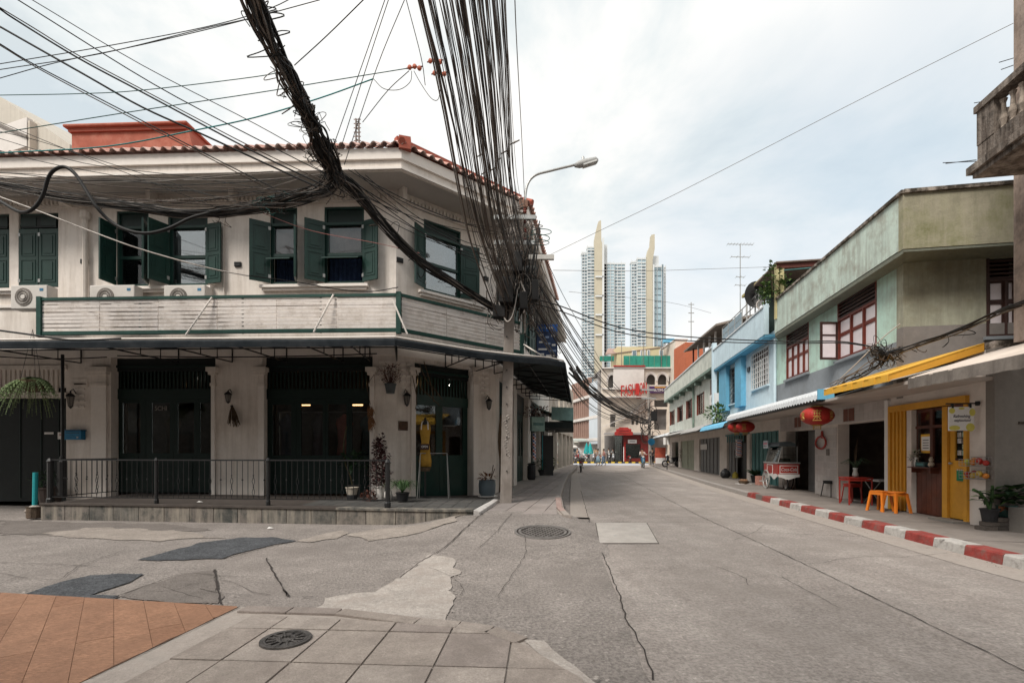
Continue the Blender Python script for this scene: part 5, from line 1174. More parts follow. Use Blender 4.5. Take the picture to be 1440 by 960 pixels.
for dy, hw, n_ in ((0, .62, 9), (.62, .45, 4), (1.6, .2, 3), (2.0, .25, 3)):
    c = V((b_.x, b_.y, zt_-dy-.03)); MB().tube([c-V((hw, 0, -.02)), c+V((hw, 0, .0))], .015, 5).build('boom', m_steel, an)
    for k in range(n_): p = c+V((-hw+2*hw*k/max(1, n_-1), 0, 0)); MB().tube([p-V((.02, .16, -.02)), p+V((.02, .16, .02))], .008, 4).build('element', m_steel, an)
an2 = thing('tv_antenna', 'faint far antenna standing between the tower and the railing', 'antenna', U(972, 478, 60)); b_ = U(972, 480, 60); MB().tube([b_, U(972, 425, 60)], .06, 5).build('mast', m_steel, an2)
for py in (428, 440, 452): MB().tube([U(968, py, 60), U(976, py, 60)], .05, 4).build('element', m_steel, an2)
for px, py, r_, lab in ((1086, 385, .5, 'leafy creeper climbing the shelter posts on the roof'), (1104, 398, .42, 'potted shrub on the mint roof edge under the shelter'), (1075, 405, .32, 'small roof plant between the dish and creeper')):
    t = thing('roof_plant', lab, 'plant', Wr.at(px, 425, 0)); c = Wr.at(px, py+8, 0)
    foliage(c, r_*.55, r_*.6, r_*1.3, 130, .16, .10, m_leafl, 'leaves', t); MB().tube([c-V((0, 0, r_*1.2)), c+V((0, 0, .3))], .03, 5).build('stem', m_stem, t)
ft = thing('awning_plant', 'green bush spilling above the small blue awning', 'plant', wy(25, .9).to_3d()+V((0, 0, 2.9)))
foliage(U(1008, 582, 24.8), .6, .6, .45, 240, .2, .12, m_leafl, 'leaves', ft); MB().tube([U(1008, 596, 25), U(1006, 572, 25)], .03, 5).build('stem', m_stem, ft)
# roof structure of the pale building
rv = thing('rooftop_house', 'brown veranda roof with red posts on the pale grey building', 'rooftop house', wy(31, -.6).to_3d()+V((0, 0, 6.5)))
Wv = W(wy(43, -.3), wy(24, -.3)); z0v = 7.3
a, b = Wv.t(971), Wv.t(1020)
for (pa_, pb_) in (((972, 493), (1022, 443)), ):
    zA, zB = Wv.z(972, 493), Wv.z(1022, 443)
    MB().hexa([Wv.P(a, .5, zA-.05), Wv.P(b, .5, zB-.5), Wv.P(b, -3, zB+.3), Wv.P(a, -3, zA+.6), Wv.P(a, .5, zA+.05), Wv.P(b, .5, zB-.38), Wv.P(b, -3, zB+.42), Wv.P(a, -3, zA+.72)]).build('roof', M('old brown roofing', (.24, .20, .17), .85, .25, 2, .2), rv)
for px in (975, 982, 990, 998, 1006): MB().wbox(Wv, Wv.t(px)-.06, Wv.t(px)+.06, -.05, .05, 7.0, Wv.z(972, 493)).build('post', m_frame if px < 980 else m_sign, rv)
MB().wbox(Wv, a+.3, b, -2.2, -2.1, 6.5, Wv.z(972, 493)).build('wall', M('rooftop wall', (.30, .22, .17), .9, .2, 1.5), rv)
for px in (979, 1000): MB().wbox(Wv, Wv.t(px)-.3, Wv.t(px)+.5, -2.1, -2.05, 7.2, 8.3).build('window', m_glassb, rv)
# -- nearest building on the right: pier and balcony
nb = thing('balcony_building', 'old dark building at the frame edge with a mouldy concrete balcony', 'building', (8.5, 6, 3.4))
m_mould = M('black mouldy concrete', (.15, .12, .10), .95, .35, 3, .8, 25, dirt=((.022, .018, .016), 1.0, 3.6), streak=((.44, .38, .33), .7))
m_bal = M('worn baluster', (.36, .30, .25), .95, .15, 4, .4, 30, dirt=((.10, .085, .07), .8, 6))
NW = W(wy(8.03), wy(2.0))
MB().wbox(NW, 0, .30, -.3, 0, 3.3, 11.5).build('pier', M('brown streaked pier', (.33, .255, .21), .9, .15, 2, .3, dirt=((.09, .07, .06), .7, 2.2), streak=((.5, .42, .38), .4)), nb)
MB().wbox(NW, .30, NW.len, -.3, -.04, 3.3, 5.8).build('wall', m_mould, nb); MB().wbox(NW, .30, NW.len, -.3, -.04, 5.8, 11.5).build('wall', m_mould, nb)
sN = W(wy(8.03), wy(8.03, -4)); MB().wbox(sN, .3, sN.len, -.2, 0, 3.3, 11.5).build('side_wall', m_mould, nb)
BW = W(wy(7.85, 1.13), wy(3.0, 1.13)); b0 = BW.t(1373)
zb0, zb1 = 5.78, 6.72
MB().wbox(BW, b0, BW.len, -1.1, .05, zb0-.14, zb0).build('balcony_slab', m_mould, nb); MB().wbox(BW, b0-.06, BW.len, -1.1, .10, zb0-.06, zb0+.05).build('slab_nosing', m_mould, nb)
MB().wbox(BW, b0+.02, BW.len, -.12, 0, zb0+.05, zb0+.34).build('balcony_base', m_mould, nb); MB().wbox(BW, b0, BW.len, -.15, .04, zb1-.10, zb1).build('hand_rail', m_mould, nb); MB().wbox(BW, b0+.02, b0+.34, -.12, .01, zb0+.34, zb1-.10).build('end_pier', m_mould, nb)
for k in range(22):
    MB().lathe(BW.P(b0+.42+k*.155, -.06, zb0+.34), [(.045, 0), (.03, .04), (.055, .14), (.03, .24), (.025, .36), (.045, .42)], 8).build('baluster', m_bal, nb)
MB().wbox(W(BW.P(b0+.02, -.13, 0), BW.P(b0+.02, -1.1, 0)), 0, .95, -.1, 0, zb0+.05, zb1-.05).build('balcony_side', m_mould, nb)
for px0, py0, px1, py1 in ((1330, 230, 1373, 225), (1326, 229, 1373, 227), (1370, 145, 1400, 140), (1405, 88, 1425, 82), (1408, 98, 1425, 92)):
    MB().tube([U(px0, py0, 7.4), U(px1, py1, 7.55)], .006, 4).build('bracket_rod', m_black, nb)

# ------------------------------------------------------------------ unseen buildings behind the viewer, made tall and dark to block sky light
def plain_block(x0, x1, y, zt, label, mat, nwin):
    t = thing('light_blocking_building', label, 'building', ((x0+x1)/2, y, 0)); Wl = W((x1, y), (x0, y))
    MB().wbox(Wl, 0, Wl.len, -6, 0, 0, zt).build('wall', mat, t)
    for r_ in range(2):
        for k in range(nwin):
            a = Wl.len*(k+.25)/nwin; b = Wl.len*(k+.75)/nwin; z0 = .4+r_*3.9
            f = MB().wbox(Wl, a, b, 0, .06, z0, z0+2.4).build('window', m_green2, t); MB().wbox(Wl, a+.1, b-.1, .06, .07, z0+.1, z0+2.3).build('pane', m_int, f)
    MB().wbox(Wl, -.2, Wl.len+.2, -.3, .6, zt-.1, zt+.15).build('cornice', m_cream, t)
m_opp = M('light blocking dark render', (.13, .115, .10), .9, .2, .6)  # tone kept dark to cut fill light and reflections in the shop glass
plain_block(-40, -9, -5.5, 12, 'unseen dark building across the side street, added to block sky light', m_opp, 9)
plain_block(-8.9, 2.5, -5.5, 12, 'unseen brown building behind the orange plank floor, added to block sky light', m_opp, 4)
plain_block(9.5, 24, -5, 11, 'unseen brown building across the junction, added to block sky light', m_opp, 4)

# ------------------------------------------------------------------ towers far behind
m_tglass = M('tower glass', (.38, .50, .56), .25, .18, .03, 0); m_tgold = M('tower gold stone', (.46, .42, .33), .8, .06, .02, 0)
m_twhite = M('tower white band', (.60, .62, .63), .7, .05, .05, 0); m_tdark = M('tower dark glass', (.16, .22, .26), .3, .2, .05, 0)
TY = 670.0
def X(px, Y=TY): return (px-CX)/F*Y
def Z(py, Y=TY): return CH+(HY-py)/F*Y
def tower(label, fac, fin, fy, extra):
    t = thing('residential_tower', label, 'skyscraper', (X((fac[0][0]+fac[-1][1])/2), TY+15, 0))
    for (a, b, top, style, dy) in fac:
        x0, x1, zt = X(a), X(b), Z(top); y0 = TY+dy
        core = MB().box(x0, x1, y0, y0+9, 0, zt).build('block', m_tglass if style != 'white' else m_twhite, t)
        Wl = W((x0, y0), (x1, y0)); z = 6.0; mb = MB(); n = 0; st = 4.4 if style != 'big' else 8.8
        while z < zt-1:
            mb.wbox(Wl, -.3, Wl.len+.3, 0, 1.1 if style == 'balcony' else .5, z, z+(1.5 if style == 'balcony' else .9)); z += st
        mb.build('floor_slabs', m_twhite if style != 'big' else m_tdark, core, kind='stuff')
        mb = MB(); m = max(2, int((x1-x0)/5.2))
        for k in range(m+1):
            u = (x1-x0)*k/m; mb.wbox(Wl, u-.25, u+.25, 0, 1.2, 0, zt+(1.5 if k % 2 else 4))
        mb.build('fins', m_twhite, core, kind='stuff')
        if style == 'balcony':
            mb = MB(); r2 = random.Random(int(a)); z = 6.0
            while z < zt-6:
                for k in range(m):
                    if r2.random() < .55: u = (x1-x0)*(k+.5)/m; mb.wbox(Wl, u-1.6, u+1.6, 0, .35, z+1.6, z+4.2)
                z += 4.4
            mb.build('dark_bays', m_tdark, core, kind='stuff')
        MB().box(x0-.5, x1+.5, y0-1, y0+9, zt, zt+2).build('roof_rim', m_twhite, core)
    # golden blade: outline with its own thickness
    pts = [(X(a), Z(b)) for a, b in fin]; mb = MB(); n = len(pts); y0, y1 = TY+fy, TY+fy+8
    mb.v = [V((x, y0, z)) for x, z in pts]+[V((x, y1, z)) for x, z in pts]
    tri = tessellate_polygon([[V((x, z, 0)) for x, z in pts]])
    mb.f = [tuple(q) for q in tri]+[tuple(i+n for i in reversed(q)) for q in tri]+[(i, (i+1) % n, (i+1) % n+n, i+n) for i in range(n)]
    bm = bmesh.new(); me = bpy.data.meshes.new('b'); me.from_pydata(mb.v, [], mb.f); bm.from_mesh(me); bmesh.ops.recalc_face_normals(bm, faces=bm.faces); bm.to_mesh(me); bm.free()
    mb.v = [v.co.copy() for v in me.vertices]; mb.f = [tuple(p.vertices) for p in me.polygons]; mb.build('golden_blade', m_tgold, t)
    for a, b, c, d, m in extra: MB().box(X(a), X(b), TY+fy-2, TY+fy, Z(d), Z(c)).build('ledge', m, t)
tower('taller tower with a pointed golden blade between two glass wings', [(819, 826, 355, 'balcony', 4), (826, 836, 349, 'balcony', 0), (848, 864, 371, 'glass', 2), (864, 880, 370, 'balcony', 5)],
      [(835.5, 634), (835.5, 338), (838, 325), (841, 313), (844.5, 311.5), (845, 340), (846.5, 345), (847, 634)], -4,
      [(836.5, 847.5, y, y+2, m_twhite) for y in (390, 417, 443, 471)]+[(846, 848.5, 337, 634, m_twhite)])
MB().prism([(X(847), TY+2), (X(854.5), TY+2), (X(854.5), TY+14), (X(847), TY+14)], 0, Z(343)).build('crown_block', m_twhite, bpy.data.objects['residential_tower'])
tower('shorter tower with a bent golden blade and a framed glass corner', [(889, 896, 368, 'balcony', 4), (896, 908, 365, 'balcony', 0), (917.5, 930, 376, 'big', 0), (930.5, 936.5, 376, 'white', 2)],
      [(908.5, 634), (908.5, 362), (911, 352), (914, 346), (915, 332), (919.5, 331), (919.5, 352), (916.5, 368), (917, 634)], -4,
      [(929.5, 931, 374, 634, m_tdark), (917, 918.3, 374, 634, m_twhite)])
MB().prism([(X(918), TY+2), (X(927), TY+2), (X(927), TY+14), (X(918), TY+14)], 0, Z(359)).build('crown_block', m_twhite, bpy.data.objects['residential_tower.001'])

# ------------------------------------------------------------------ end of the street
m_fcream = M('far cream wall', (.66, .59, .51), .9, .08, .3, 0, dirt=((.40, .35, .30), .6, .5)); m_fwhite = M('far white wall', (.64, .60, .57), .9, .06, .3, 0, dirt=((.45, .42, .39), .6, .6))
m_fyel = M('pale yellow wall', (.60, .52, .33), .9, .05, .3, 0); m_net = M('green netting', (.035, .27, .20), .8, .25, .5, 0); m_fbrown = M('far brown column', (.34, .22, .18), .9, .1, .5, 0)
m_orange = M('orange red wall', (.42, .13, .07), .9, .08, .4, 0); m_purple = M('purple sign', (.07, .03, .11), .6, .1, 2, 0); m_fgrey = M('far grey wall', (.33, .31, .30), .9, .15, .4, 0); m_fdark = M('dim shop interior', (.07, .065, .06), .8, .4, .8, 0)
MW = W(U(846, 634, 62), U(975, 634, 62)); t_ = MW.t; z_ = lambda y: Z(y, 62)
fb = thing('arched_building', 'cream building with arches, green netting and a small roof house at the street end', 'building', (14, 64, 0))
arch = [(t_(855), t_(866), z_(549), z_(527)), (t_(909), t_(922), z_(541), z_(526)), (t_(925), t_(938), z_(541), z_(526)), (t_(940), t_(953), z_(541), z_(526))]
lowo = [(t_(858), t_(866), z_(600), z_(582)), (t_(888), t_(892), z_(597), z_(584)), (t_(894), t_(898), z_(597), z_(584)), (t_(920), t_(938), z_(604), z_(575)), (t_(920), t_(940), z_(572), z_(562)), (t_(850), t_(868), z_(650), z_(612)), (t_(915), t_(940), z_(650), z_(612))]
holed(MB(), MW, 0, MW.len, 0, z_(519), arch+lowo, .4).build('wall', m_fcream, fb)
MB().wbox(MW, 0, MW.len, -3, -1.6, 0, z_(520)).build('inner_wall', m_fgrey, fb)
for a, b, c, d in arch:
    r_ = (b-a)/2; mb = MB()
    for k in range(9):
        a0, a1 = math.pi*k/9, math.pi*(k+1)/9; p = [((a+b)/2-math.cos(q)*rr, d-.9+math.sin(q)*(rr/r_)*.9*1.0) for q, rr in ((a0, r_), (a1, r_), (a1, r_+.22), (a0, r_+.22))]
        mb.hexa([MW.P(*(p[0][0], .02), p[0][1]), MW.P(p[1][0], .02, p[1][1]), MW.P(p[1][0], -.1, p[1][1]), MW.P(p[0][0], -.1, p[0][1]), MW.P(p[3][0], .12, p[3][1]), MW.P(p[2][0], .12, p[2][1]), MW.P(p[2][0], -.1, p[2][1]), MW.P(p[3][0], -.1, p[3][1])])
    mb.build('arch', m_fwhite, fb)
for y in (518.5, 547.5): MB().wbox(MW, 0, MW.len, 0, .35, z_(y), z_(y-1.8)).build('cornice', m_fwhite, fb)
MB().wbox(MW, t_(862), t_(905), .02, .3, z_(545), z_(516)).build('white_hoarding', m_fwhite, fb); MB().wbox(MW, t_(862), t_(906), .0, .5, z_(516), z_(514.5)).build('red_edge', m_red, fb)
MB().wbox(MW, t_(846), MW.len, -8, .3, z_(519), z_(517.5)).build('terrace_slab', m_fgrey, fb)
n = 9
for k in range(n): MB().wbox(MW, t_(877)+(t_(955)-t_(877))*(k+.02)/n, t_(877)+(t_(955)-t_(877))*(k+.97)/n, -.1, -.03+.08*(k % 2), z_(517), z_(500)).build('netting_panel', m_net, fb)
MB().wbox(MW, t_(844), t_(864), -.4, -.2, z_(507), z_(500)).build('netting_panel', m_net, fb)
for px in (848, 860, 874, 905, 930, 955): MB().tube([MW.P(t_(px), .05, z_(518)), MW.P(t_(px), .05, z_(480 if px > 870 else 500))], .04, 5).build('scaffold_pole', m_cable3, fb)
MB().wbox(MW, t_(870), t_(932), -5, -1, z_(517), z_(485)).build('roof_house', m_fyel, fb)
MB().hexa([MW.P(t_(853), -.9, z_(497)), MW.P(t_(936), -.9, z_(486)), MW.P(t_(936), -5, z_(480)), MW.P(t_(866), -5, z_(480)), MW.P(t_(853), -.9, z_(496)), MW.P(t_(936), -.9, z_(485)), MW.P(t_(936), -5, z_(478)), MW.P(t_(866), -5, z_(478))]).build('roof', M('pinkish roof sheet', (.34, .24, .21), .85, .2, .8, 0), fb)
for a, b in ((891, 898), (903, 906), (908, 911), (913, 917), (930, 936)):
    f = MB().wbox(MW, t_(a), t_(b), -.98, -.9, z_(498), z_(490)).build('window', m_sign, fb); MB().wbox(MW, t_(a)+.1, t_(b)-.1, -.9, -.86, z_(497.3), z_(490.7)).build('pane', m_tdark, f)
MB().wbox(MW, t_(934), t_(948), -.6, .1, z_(481), z_(476)).build('blue_sheet', m_blueb, fb)
MB().wbox(MW, t_(850), t_(905), .0, 1.6, z_(560), z_(559)).build('canopy', m_fwhite, fb)
for k in range(5): MB().hexa([MW.P(t_(848)+k*1.0, .3, z_(600-k*5)), MW.P(t_(912), .3, z_(573-k*5)), MW.P(t_(912), .6, z_(573-k*5)), MW.P(t_(848)+k*1.0, .6, z_(600-k*5)), MW.P(t_(848)+k*1.0, .3, z_(599.2-k*5)), MW.P(t_(912), .3, z_(572.2-k*5)), MW.P(t_(912), .6, z_(572.2-k*5)), MW.P(t_(848)+k*1.0, .6, z_(599.2-k*5))]).build('roof_batten', m_fgrey if k % 2 else m_fwhite, fb)
sgn = thing('red_letter_sign', 'tall red letters standing on the cream building at the street end', 'sign', MW.P(t_(888), .8, z_(560)))
wd_ = 'FASHION'
for k, ch in enumerate(wd_): text(ch, 'letter', m_red, sgn, MW.P(t_(873+k*5.2), .9, z_(552-k*.7)), MW.ang, 2.1, .42, ext=.08)
MB().wbox(MW, t_(893), t_(900), .55, .6, z_(561), z_(556)).build('red_panel', m_red, sgn); MB().tube([MW.P(t_(866), .8, z_(551)), MW.P(t_(908), .8, z_(548))], .06, 5).build('rail', m_frame2, sgn)
at_ = thing('atm_sign', 'purple ATM sign board with yellow line on the cream building', 'sign', MW.P(t_(926), .6, z_(553)))
MB().wbox(MW, t_(911), t_(942), .3, .5, z_(553), z_(543.5)).build('board', m_purple, at_); text('ATM', 'lettering', m_sign, at_, MW.P(t_(924), .55, z_(549.5)), MW.ang, .5, 1.1, .02); MB().wbox(MW, t_(919), t_(934), .5, .53, z_(545.8), z_(544.6)).build('yellow_line', m_yela, at_); MB().wbox(MW, t_(931), t_(939), .5, .53, z_(550), z_(549.2)).build('white_line', m_sign, at_)
# cream and orange blocks at the right
cb_ = thing('cream_tower_block', 'plain cream block with an orange red side beyond the veranda roof', 'building', (21, 58, 0))
MB().box(X(950, 60), X(966, 60), 60, 66, 0, Z(478, 60)).build('wall', m_fcream, cb_); MB().box(X(964, 56), X(990, 56), 56, 60, 0, Z(481, 56)).build('orange_wall', m_orange, cb_); MB().box(X(949, 60), X(967, 60), 59.9, 66, Z(478, 60), Z(476.5, 60)).build('parapet', m_fwhite, cb_)
# red shop
rsd = thing('red_shop', 'dark red corner shop with a wide window and scalloped red sign', 'shop', MW.P(t_(890), 2, 0))
RS = W(MW.P(t_(866), 1.6, 0), MW.P(t_(914), 1.6, 0)); m_dred = M('dark red tiles', (.16, .022, .02), .5, .15, 1, 0); rt = RS.t; rz = lambda y: RS.z(890, y)
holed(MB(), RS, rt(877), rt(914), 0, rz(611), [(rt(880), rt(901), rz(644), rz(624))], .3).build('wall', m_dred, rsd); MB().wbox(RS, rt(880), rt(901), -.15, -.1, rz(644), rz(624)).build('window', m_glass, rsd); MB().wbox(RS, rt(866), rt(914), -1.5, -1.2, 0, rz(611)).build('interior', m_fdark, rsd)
MB().wbox(RS, rt(850), rt(905), -.4, .9, rz(611), rz(608.5)).build('canopy', m_fgrey, rsd); MB().wbox(RS, rt(866), rt(878), -.6, -.5, 0, rz(612)).build('glass_front', m_glassb, rsd)
mb = MB(); pts = [(862, 612), (862, 607.5), (864, 607), (864, 603.5), (867, 603), (869, 601.2), (880, 601.2), (882, 603), (885, 603.5), (885, 607), (887, 607.5), (887, 612)]
q = [(rt(a), rz(b)) for a, b in pts]; tri = tessellate_polygon([[V((a, b, 0)) for a, b in q]]); n = len(q)
mb.v = [RS.P(a, 1.05, b) for a, b in q]+[RS.P(a, .9, b) for a, b in q]; mb.f = [tuple(x) for x in tri]+[(i, i+n, (i+1) % n+n, (i+1) % n) for i in range(n)]; mb.build('scalloped_sign', M('sign red', (.36, .03, .025), .6), rsd)
for k, (a, b, y) in enumerate(((868, 881, 606), (866, 883, 609.5))): MB().wbox(RS, rt(a), rt(b), 1.05, 1.08, rz(y+.5), rz(y-.5)).build('sign_line', m_frame if k else m_dred, rsd)
MB().wbox(RS, rt(883), rt(895), .0, .12, rz(623), rz(618)).build('white_sign', m_sign, rsd); MB().wbox(RS, rt(885), rt(893), .12, .14, rz(621), rz(620)).build('sign_line', m_fdark, rsd)
for k in range(9): MB().wbox(RS, rt(877.3), rt(879.7), .0, .03, rz(648-k*3), rz(645.6-k*3)).build('wall_panel', m_red, rsd)
MB().wbox(RS, rt(875.3), rt(876), .5, .58, 0, rz(628)).build('white_pole', m_sign, rsd)
# brown-columned building on the far left
LW = W(U(804, 634, 78), U(851, 634, 64)); fl = thing('columned_building', 'pale building with rows of narrow brown columns seen past the cables', 'building', (10, 72, 0)); lt = LW.t
zt_ = LW.z(814, 541)
MB().wbox(LW, lt(804), LW.len, -5, -.3, 0, zt_).build('wall', m_fwhite, fl); MB().wbox(LW, lt(832), LW.len, -.3, .4, 2.5, zt_-.6).build('white_bay', M('pale blue white', (.52, .56, .60), .8, .05, .5, 0), fl)
for r_ in range(3):
    z0 = 3.4+r_*3.1
    for k in range(9):
        u = lt(806)+(lt(832)-lt(806))*k/9; f = MB().wbox(LW, u, u+.28, -.3, .25, z0, z0+2.5).build('column', m_fbrown, fl)
        MB().wbox(LW, u+.5, u+.85, -.3, -.2, z0+.3, z0+2.2).build('window', m_tdark, fl)
    MB().wbox(LW, lt(804), LW.len, -.3, .45, z0-.5, z0-.1).build('floor_band', m_fwhite, fl)
for k in range(3): MB().wbox(LW, lt(851)-.4, lt(851), .3, .6, 4+k*3, 6.2+k*3).build('red_strip', m_dred, fl)
# next buildings on the left side of the street
LB = W((2.45, 31.2), (6.2, 49)); nbld = thing('left_row_building', 'dim shophouse row beyond the corner building with small awnings', 'building', (3, 38, 0))
holed(MB(), LB, 0, LB.len, 0, 7.4, [(1+3.4*k, 3.8+3.4*k, .2, 2.9) for k in range(5)]+[(1.3+3.4*k, 2.6+3.4*k, 4.4, 6.2) for k in range(5)], .3).build('wall', m_beige, nbld)
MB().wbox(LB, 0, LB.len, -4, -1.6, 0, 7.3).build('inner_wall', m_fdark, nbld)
NB_ = W((1.6, 24.0), (3.7, 36)); 
cr = thing('green_awning', 'pale green corrugated awning beyond the dark wrapped one', 'awning', (3, 28, 3)); AWl = W((1.0, 23.4), (2.1, 29.5))
MB().hexa([(1.1, 23.6, 3.62), (2.95, 23.3, 2.95), (3.7, 29.5, 2.95), (2.2, 29.5, 3.62), (1.1, 23.6, 3.66), (2.95, 23.3, 2.99), (3.7, 29.5, 2.99), (2.2, 29.5, 3.66)]).build('sheet', M('pale green sheet', (.26, .42, .40), .6, .15, 3), cr)
MB().hexa([(1.9, 23.2, 3.0), (2.95, 23.2, 2.95), (2.95, 23.25, 2.95), (1.9, 23.25, 3.0), (1.9, 23.2, 3.62), (2.95, 23.2, 3.58), (2.95, 23.25, 3.58), (1.9, 23.25, 3.62)]).build('end_sheet', M('pale green sheet', (.26, .42, .40)), cr)
MB().hexa([(1.2, 23.3, 2.62), (2.95, 23.3, 2.62), (3.7, 29, 2.62), (2.2, 29, 2.62), (1.2, 23.3, 2.92), (2.95, 23.3, 2.92), (3.7, 29, 2.92), (2.2, 29, 2.92)]).build('dark_box', m_awnu, cr)
# far trees, sheds and market canopies
def tree(c, h, r, lab, n=500, mat=m_leaf):
    t = thing('far_tree', lab, 'tree', c); c = V(c)
    MB().tube([c, c+V((.1, 0, h*.4)), c+V((-.1, 0, h*.7))], [.22, .17, .1], 7).build('trunk', m_stem, t)
    mb = MB()
    for k in range(7): a = k*.9; mb.tube([c+V((0, 0, h*.45)), c+V((math.cos(a)*r*.5, math.sin(a)*r*.5, h*.72))], [.09, .04], 5)
    mb.build('limbs', m_stem, t)
    for k in range(6):
        a = k*1.05; q = c+V((math.cos(a)*r*.5, math.sin(a)*r*.4, h*(.68+.16*(k % 3)))); foliage(q, r*.6, r*.55, r*.45, n//6, .5, .3, mat if k % 2 else m_leafl, 'crown', t)
tree(U(786, 645, 84).to_2d().to_3d(), 7.5, 3.2, 'leafy tree behind the pink shed at the street end'); tree(U(800, 645, 90).to_2d().to_3d(), 8.2, 3.0, 'taller leafy tree beside the columned building')
tree(U(768, 645, 86).to_2d().to_3d(), 7.0, 3.2, 'tree half hidden behind the left awnings')
pk = thing('pink_shed', 'low pink walled shed with two dark vents under the trees', 'shed', U(790, 640, 72).to_2d().to_3d()); MB().box(X(776, 72), X(801, 72), 72, 76, 0, Z(612, 72)).build('wall', M('dusty pink wall', (.45, .33, .30), .9, .1, .5, 0), pk)
for a, b in ((780, 785), (788, 793)): MB().box(X(a, 72), X(b, 72), 71.9, 72, Z(619.5, 72), Z(617.5, 72)).build('vent', m_black, pk)
MB().box(X(775, 72), X(803, 72), 71, 76.5, Z(612, 72), Z(610.5, 72)).build('roof', m_corg, pk)
for k, (a, b, y, Y_, c, lab) in enumerate(((780, 793, 624, 66, (.5, .62, .60), 'pale green market canopy over the parked bikes'), (792, 812, 627, 65, (.68, .64, .60), 'white market canopy beside the pale green one'), (806, 826, 618, 66, (.42, .45, .42), 'grey green canopy in front of the columned building'), (800, 815, 622, 68, (.6, .56, .5), 'cream stall canopy behind the white one'))):
    t = thing('market_canopy', lab, 'canopy', (X((a+b)/2, Y_), Y_, 0)); zc = Z(y, Y_)
    MB().hexa([(X(a, Y_), Y_, zc-.25), (X(b, Y_), Y_, zc-.25), (X(b, Y_), Y_+3, zc+.15), (X(a, Y_), Y_+3, zc+.15), (X(a, Y_), Y_, zc-.05), (X(b, Y_), Y_, zc-.05), (X(b, Y_), Y_+3, zc+.25), (X(a, Y_), Y_+3, zc+.25)]).build('sheet', M('canopy cloth %d' % k, c, .8, .1, 1, 0), t)
    for xx_ in (a+.5, b-.5): MB().tube([(X(xx_, Y_), Y_+.1, 0), (X(xx_, Y_), Y_+.1, zc)], .04, 5).build('post', m_steel, t)
for k, (px, c, lab) in enumerate(((825, (.02, .30, .30), 'folded teal parasol before the columned building'), (830, (.03, .36, .36), 'lighter teal parasol beside the folded one'))):
    t = thing('parasol', lab, 'parasol', (X(px, 63), 63, 0)); MB().lathe((X(px, 63), 63, Z(638, 63)), [(.42, 0), (.36, .4), (.2, 1.0), (.04, 1.45)], 10).build('canopy', M('teal cloth %d' % k, c, .8, .2, 6, 0), t); MB().tube([(X(px, 63), 63, 0), (X(px, 63), 63, 2.2)], .03, 5).build('pole', m_steel, t)
# black and yellow kerb across the junction
kk = bpy.data.objects.new('kerb', None); COL.objects.link(kk); kk.location = (8, 58.5, 0); WL[kk.name] = V((8, 58.5, 0)); kk['kind'] = 'structure'
m_ky = M('kerb yellow', (.62, .42, .04), .8, .15, 3, 0); m_kb = M('kerb black', (.03, .03, .03), .8, .2, 3, 0)
for k in range(66): x0 = 2.5+k*.42; piece('kerb_stone', m_ky if k % 2 else m_kb, kk, (x0+.21, 59.4, .07), (.41, .35, .26))
MB().box(-30, 45, 59.6, 62, -.02, .14).build('pavement', m_rpave, kind='structure')

# ------------------------------------------------------------------ poles, street lamp, cables
PY = 12.24
pole = thing('utility_pole', 'grey concrete utility pole at the corner buried in black cables', 'pole', (-.14, PY, .2))
pp = [(-.15, PY, .15), (U(714, 540, PY).x, PY, U(714, 540, PY).z), (U(717, 420, PY+.02).x, PY, U(717, 420, PY).z), (U(722, 300, PY+.03).x, PY, U(722, 292, PY).z)]
mb = MB(); rw = [.15, .135, .12, .10]
for (x, y, z), r_ in zip(pp, rw): mb.v += [V((x-r_, y-r_*.9, z)), V((x+r_, y-r_*.9, z)), V((x+r_, y+r_*.9, z)), V((x-r_, y+r_*.9, z))]
for i in range(3):
    for k in range(4): a = i*4+k; b = i*4+(k+1) % 4; mb.f.append((a, b, b+4, a+4))
mb.f.append((12, 13, 14, 15)); mb.build('shaft', m_pole, pole, bevel=.02)
for k in range(9): z = 1.0+k*.42; MB().tube([(-.13, PY-.16, z), (-.13, PY-.12, z)], .018, 6).build('bolt_hole', m_black, pole)
for py in (310, 345, 380): q = U(720, py, PY); MB().box(q.x-.45, q.x+.6, PY-.19, PY-.11, q.z-.05, q.z+.05).build('cross_arm', m_steel, pole)
q = U(749, 362, PY-.2); r_ = U(779, 362, PY-.2); MB().box(q.x-.1, r_.x, PY-.25, PY-.15, q.z-.055, q.z+.055).build('cross_arm', M('pale arm', (.52, .50, .47), .7, .1, 5), pole)
for px, py, w_, h_, d_ in ((712, 412, .34, .62, .3), (728, 372, .22, .5, .24), (736, 425, .2, .42, .2), (702, 440, .3, .3, .2), (752, 410, .16, .5, .16)):
    q = U(px, py, PY-.25); MB().box(q.x-w_/2, q.x+w_/2, PY-.25-d_, PY-.2, q.z-h_/2, q.z+h_/2).build('splice_box', m_cable, pole, bevel=.02)
for px in (733, 738):
    MB().tube([U(px, 468, PY-.22), U(px, 380, PY-.22)], .028, 6).build('conduit', m_cable3 if px == 738 else m_steel, pole)
for k in range(4): q = U(738, 300+k*14, PY-.05); MB().lathe(q, [(.03, 0), (.055, .03), (.04, .06), (.055, .09), (.03, .12)], 8).build('insulator', m_frame, pole)
lampt = thing('street_lamp', 'curved grey street lamp arm above the tangled pole', 'street lamp', U(738, 300, PY))
ap = spline([U(738, 318, PY), U(738, 290, PY), U(741, 262, PY), U(752, 247, PY), U(775, 240, PY), U(812, 231, PY)], 5)
MB().tube(ap, .032, 8).build('arm', m_steel, lampt, True)
q = U(738, 284, PY); MB().box(q.x-.14, q.x+.07, PY-.08, PY+.08, q.z-.16, q.z+.02).build('mount', M('rusty mount', (.25, .14, .10), .8, .3, 9), lampt)
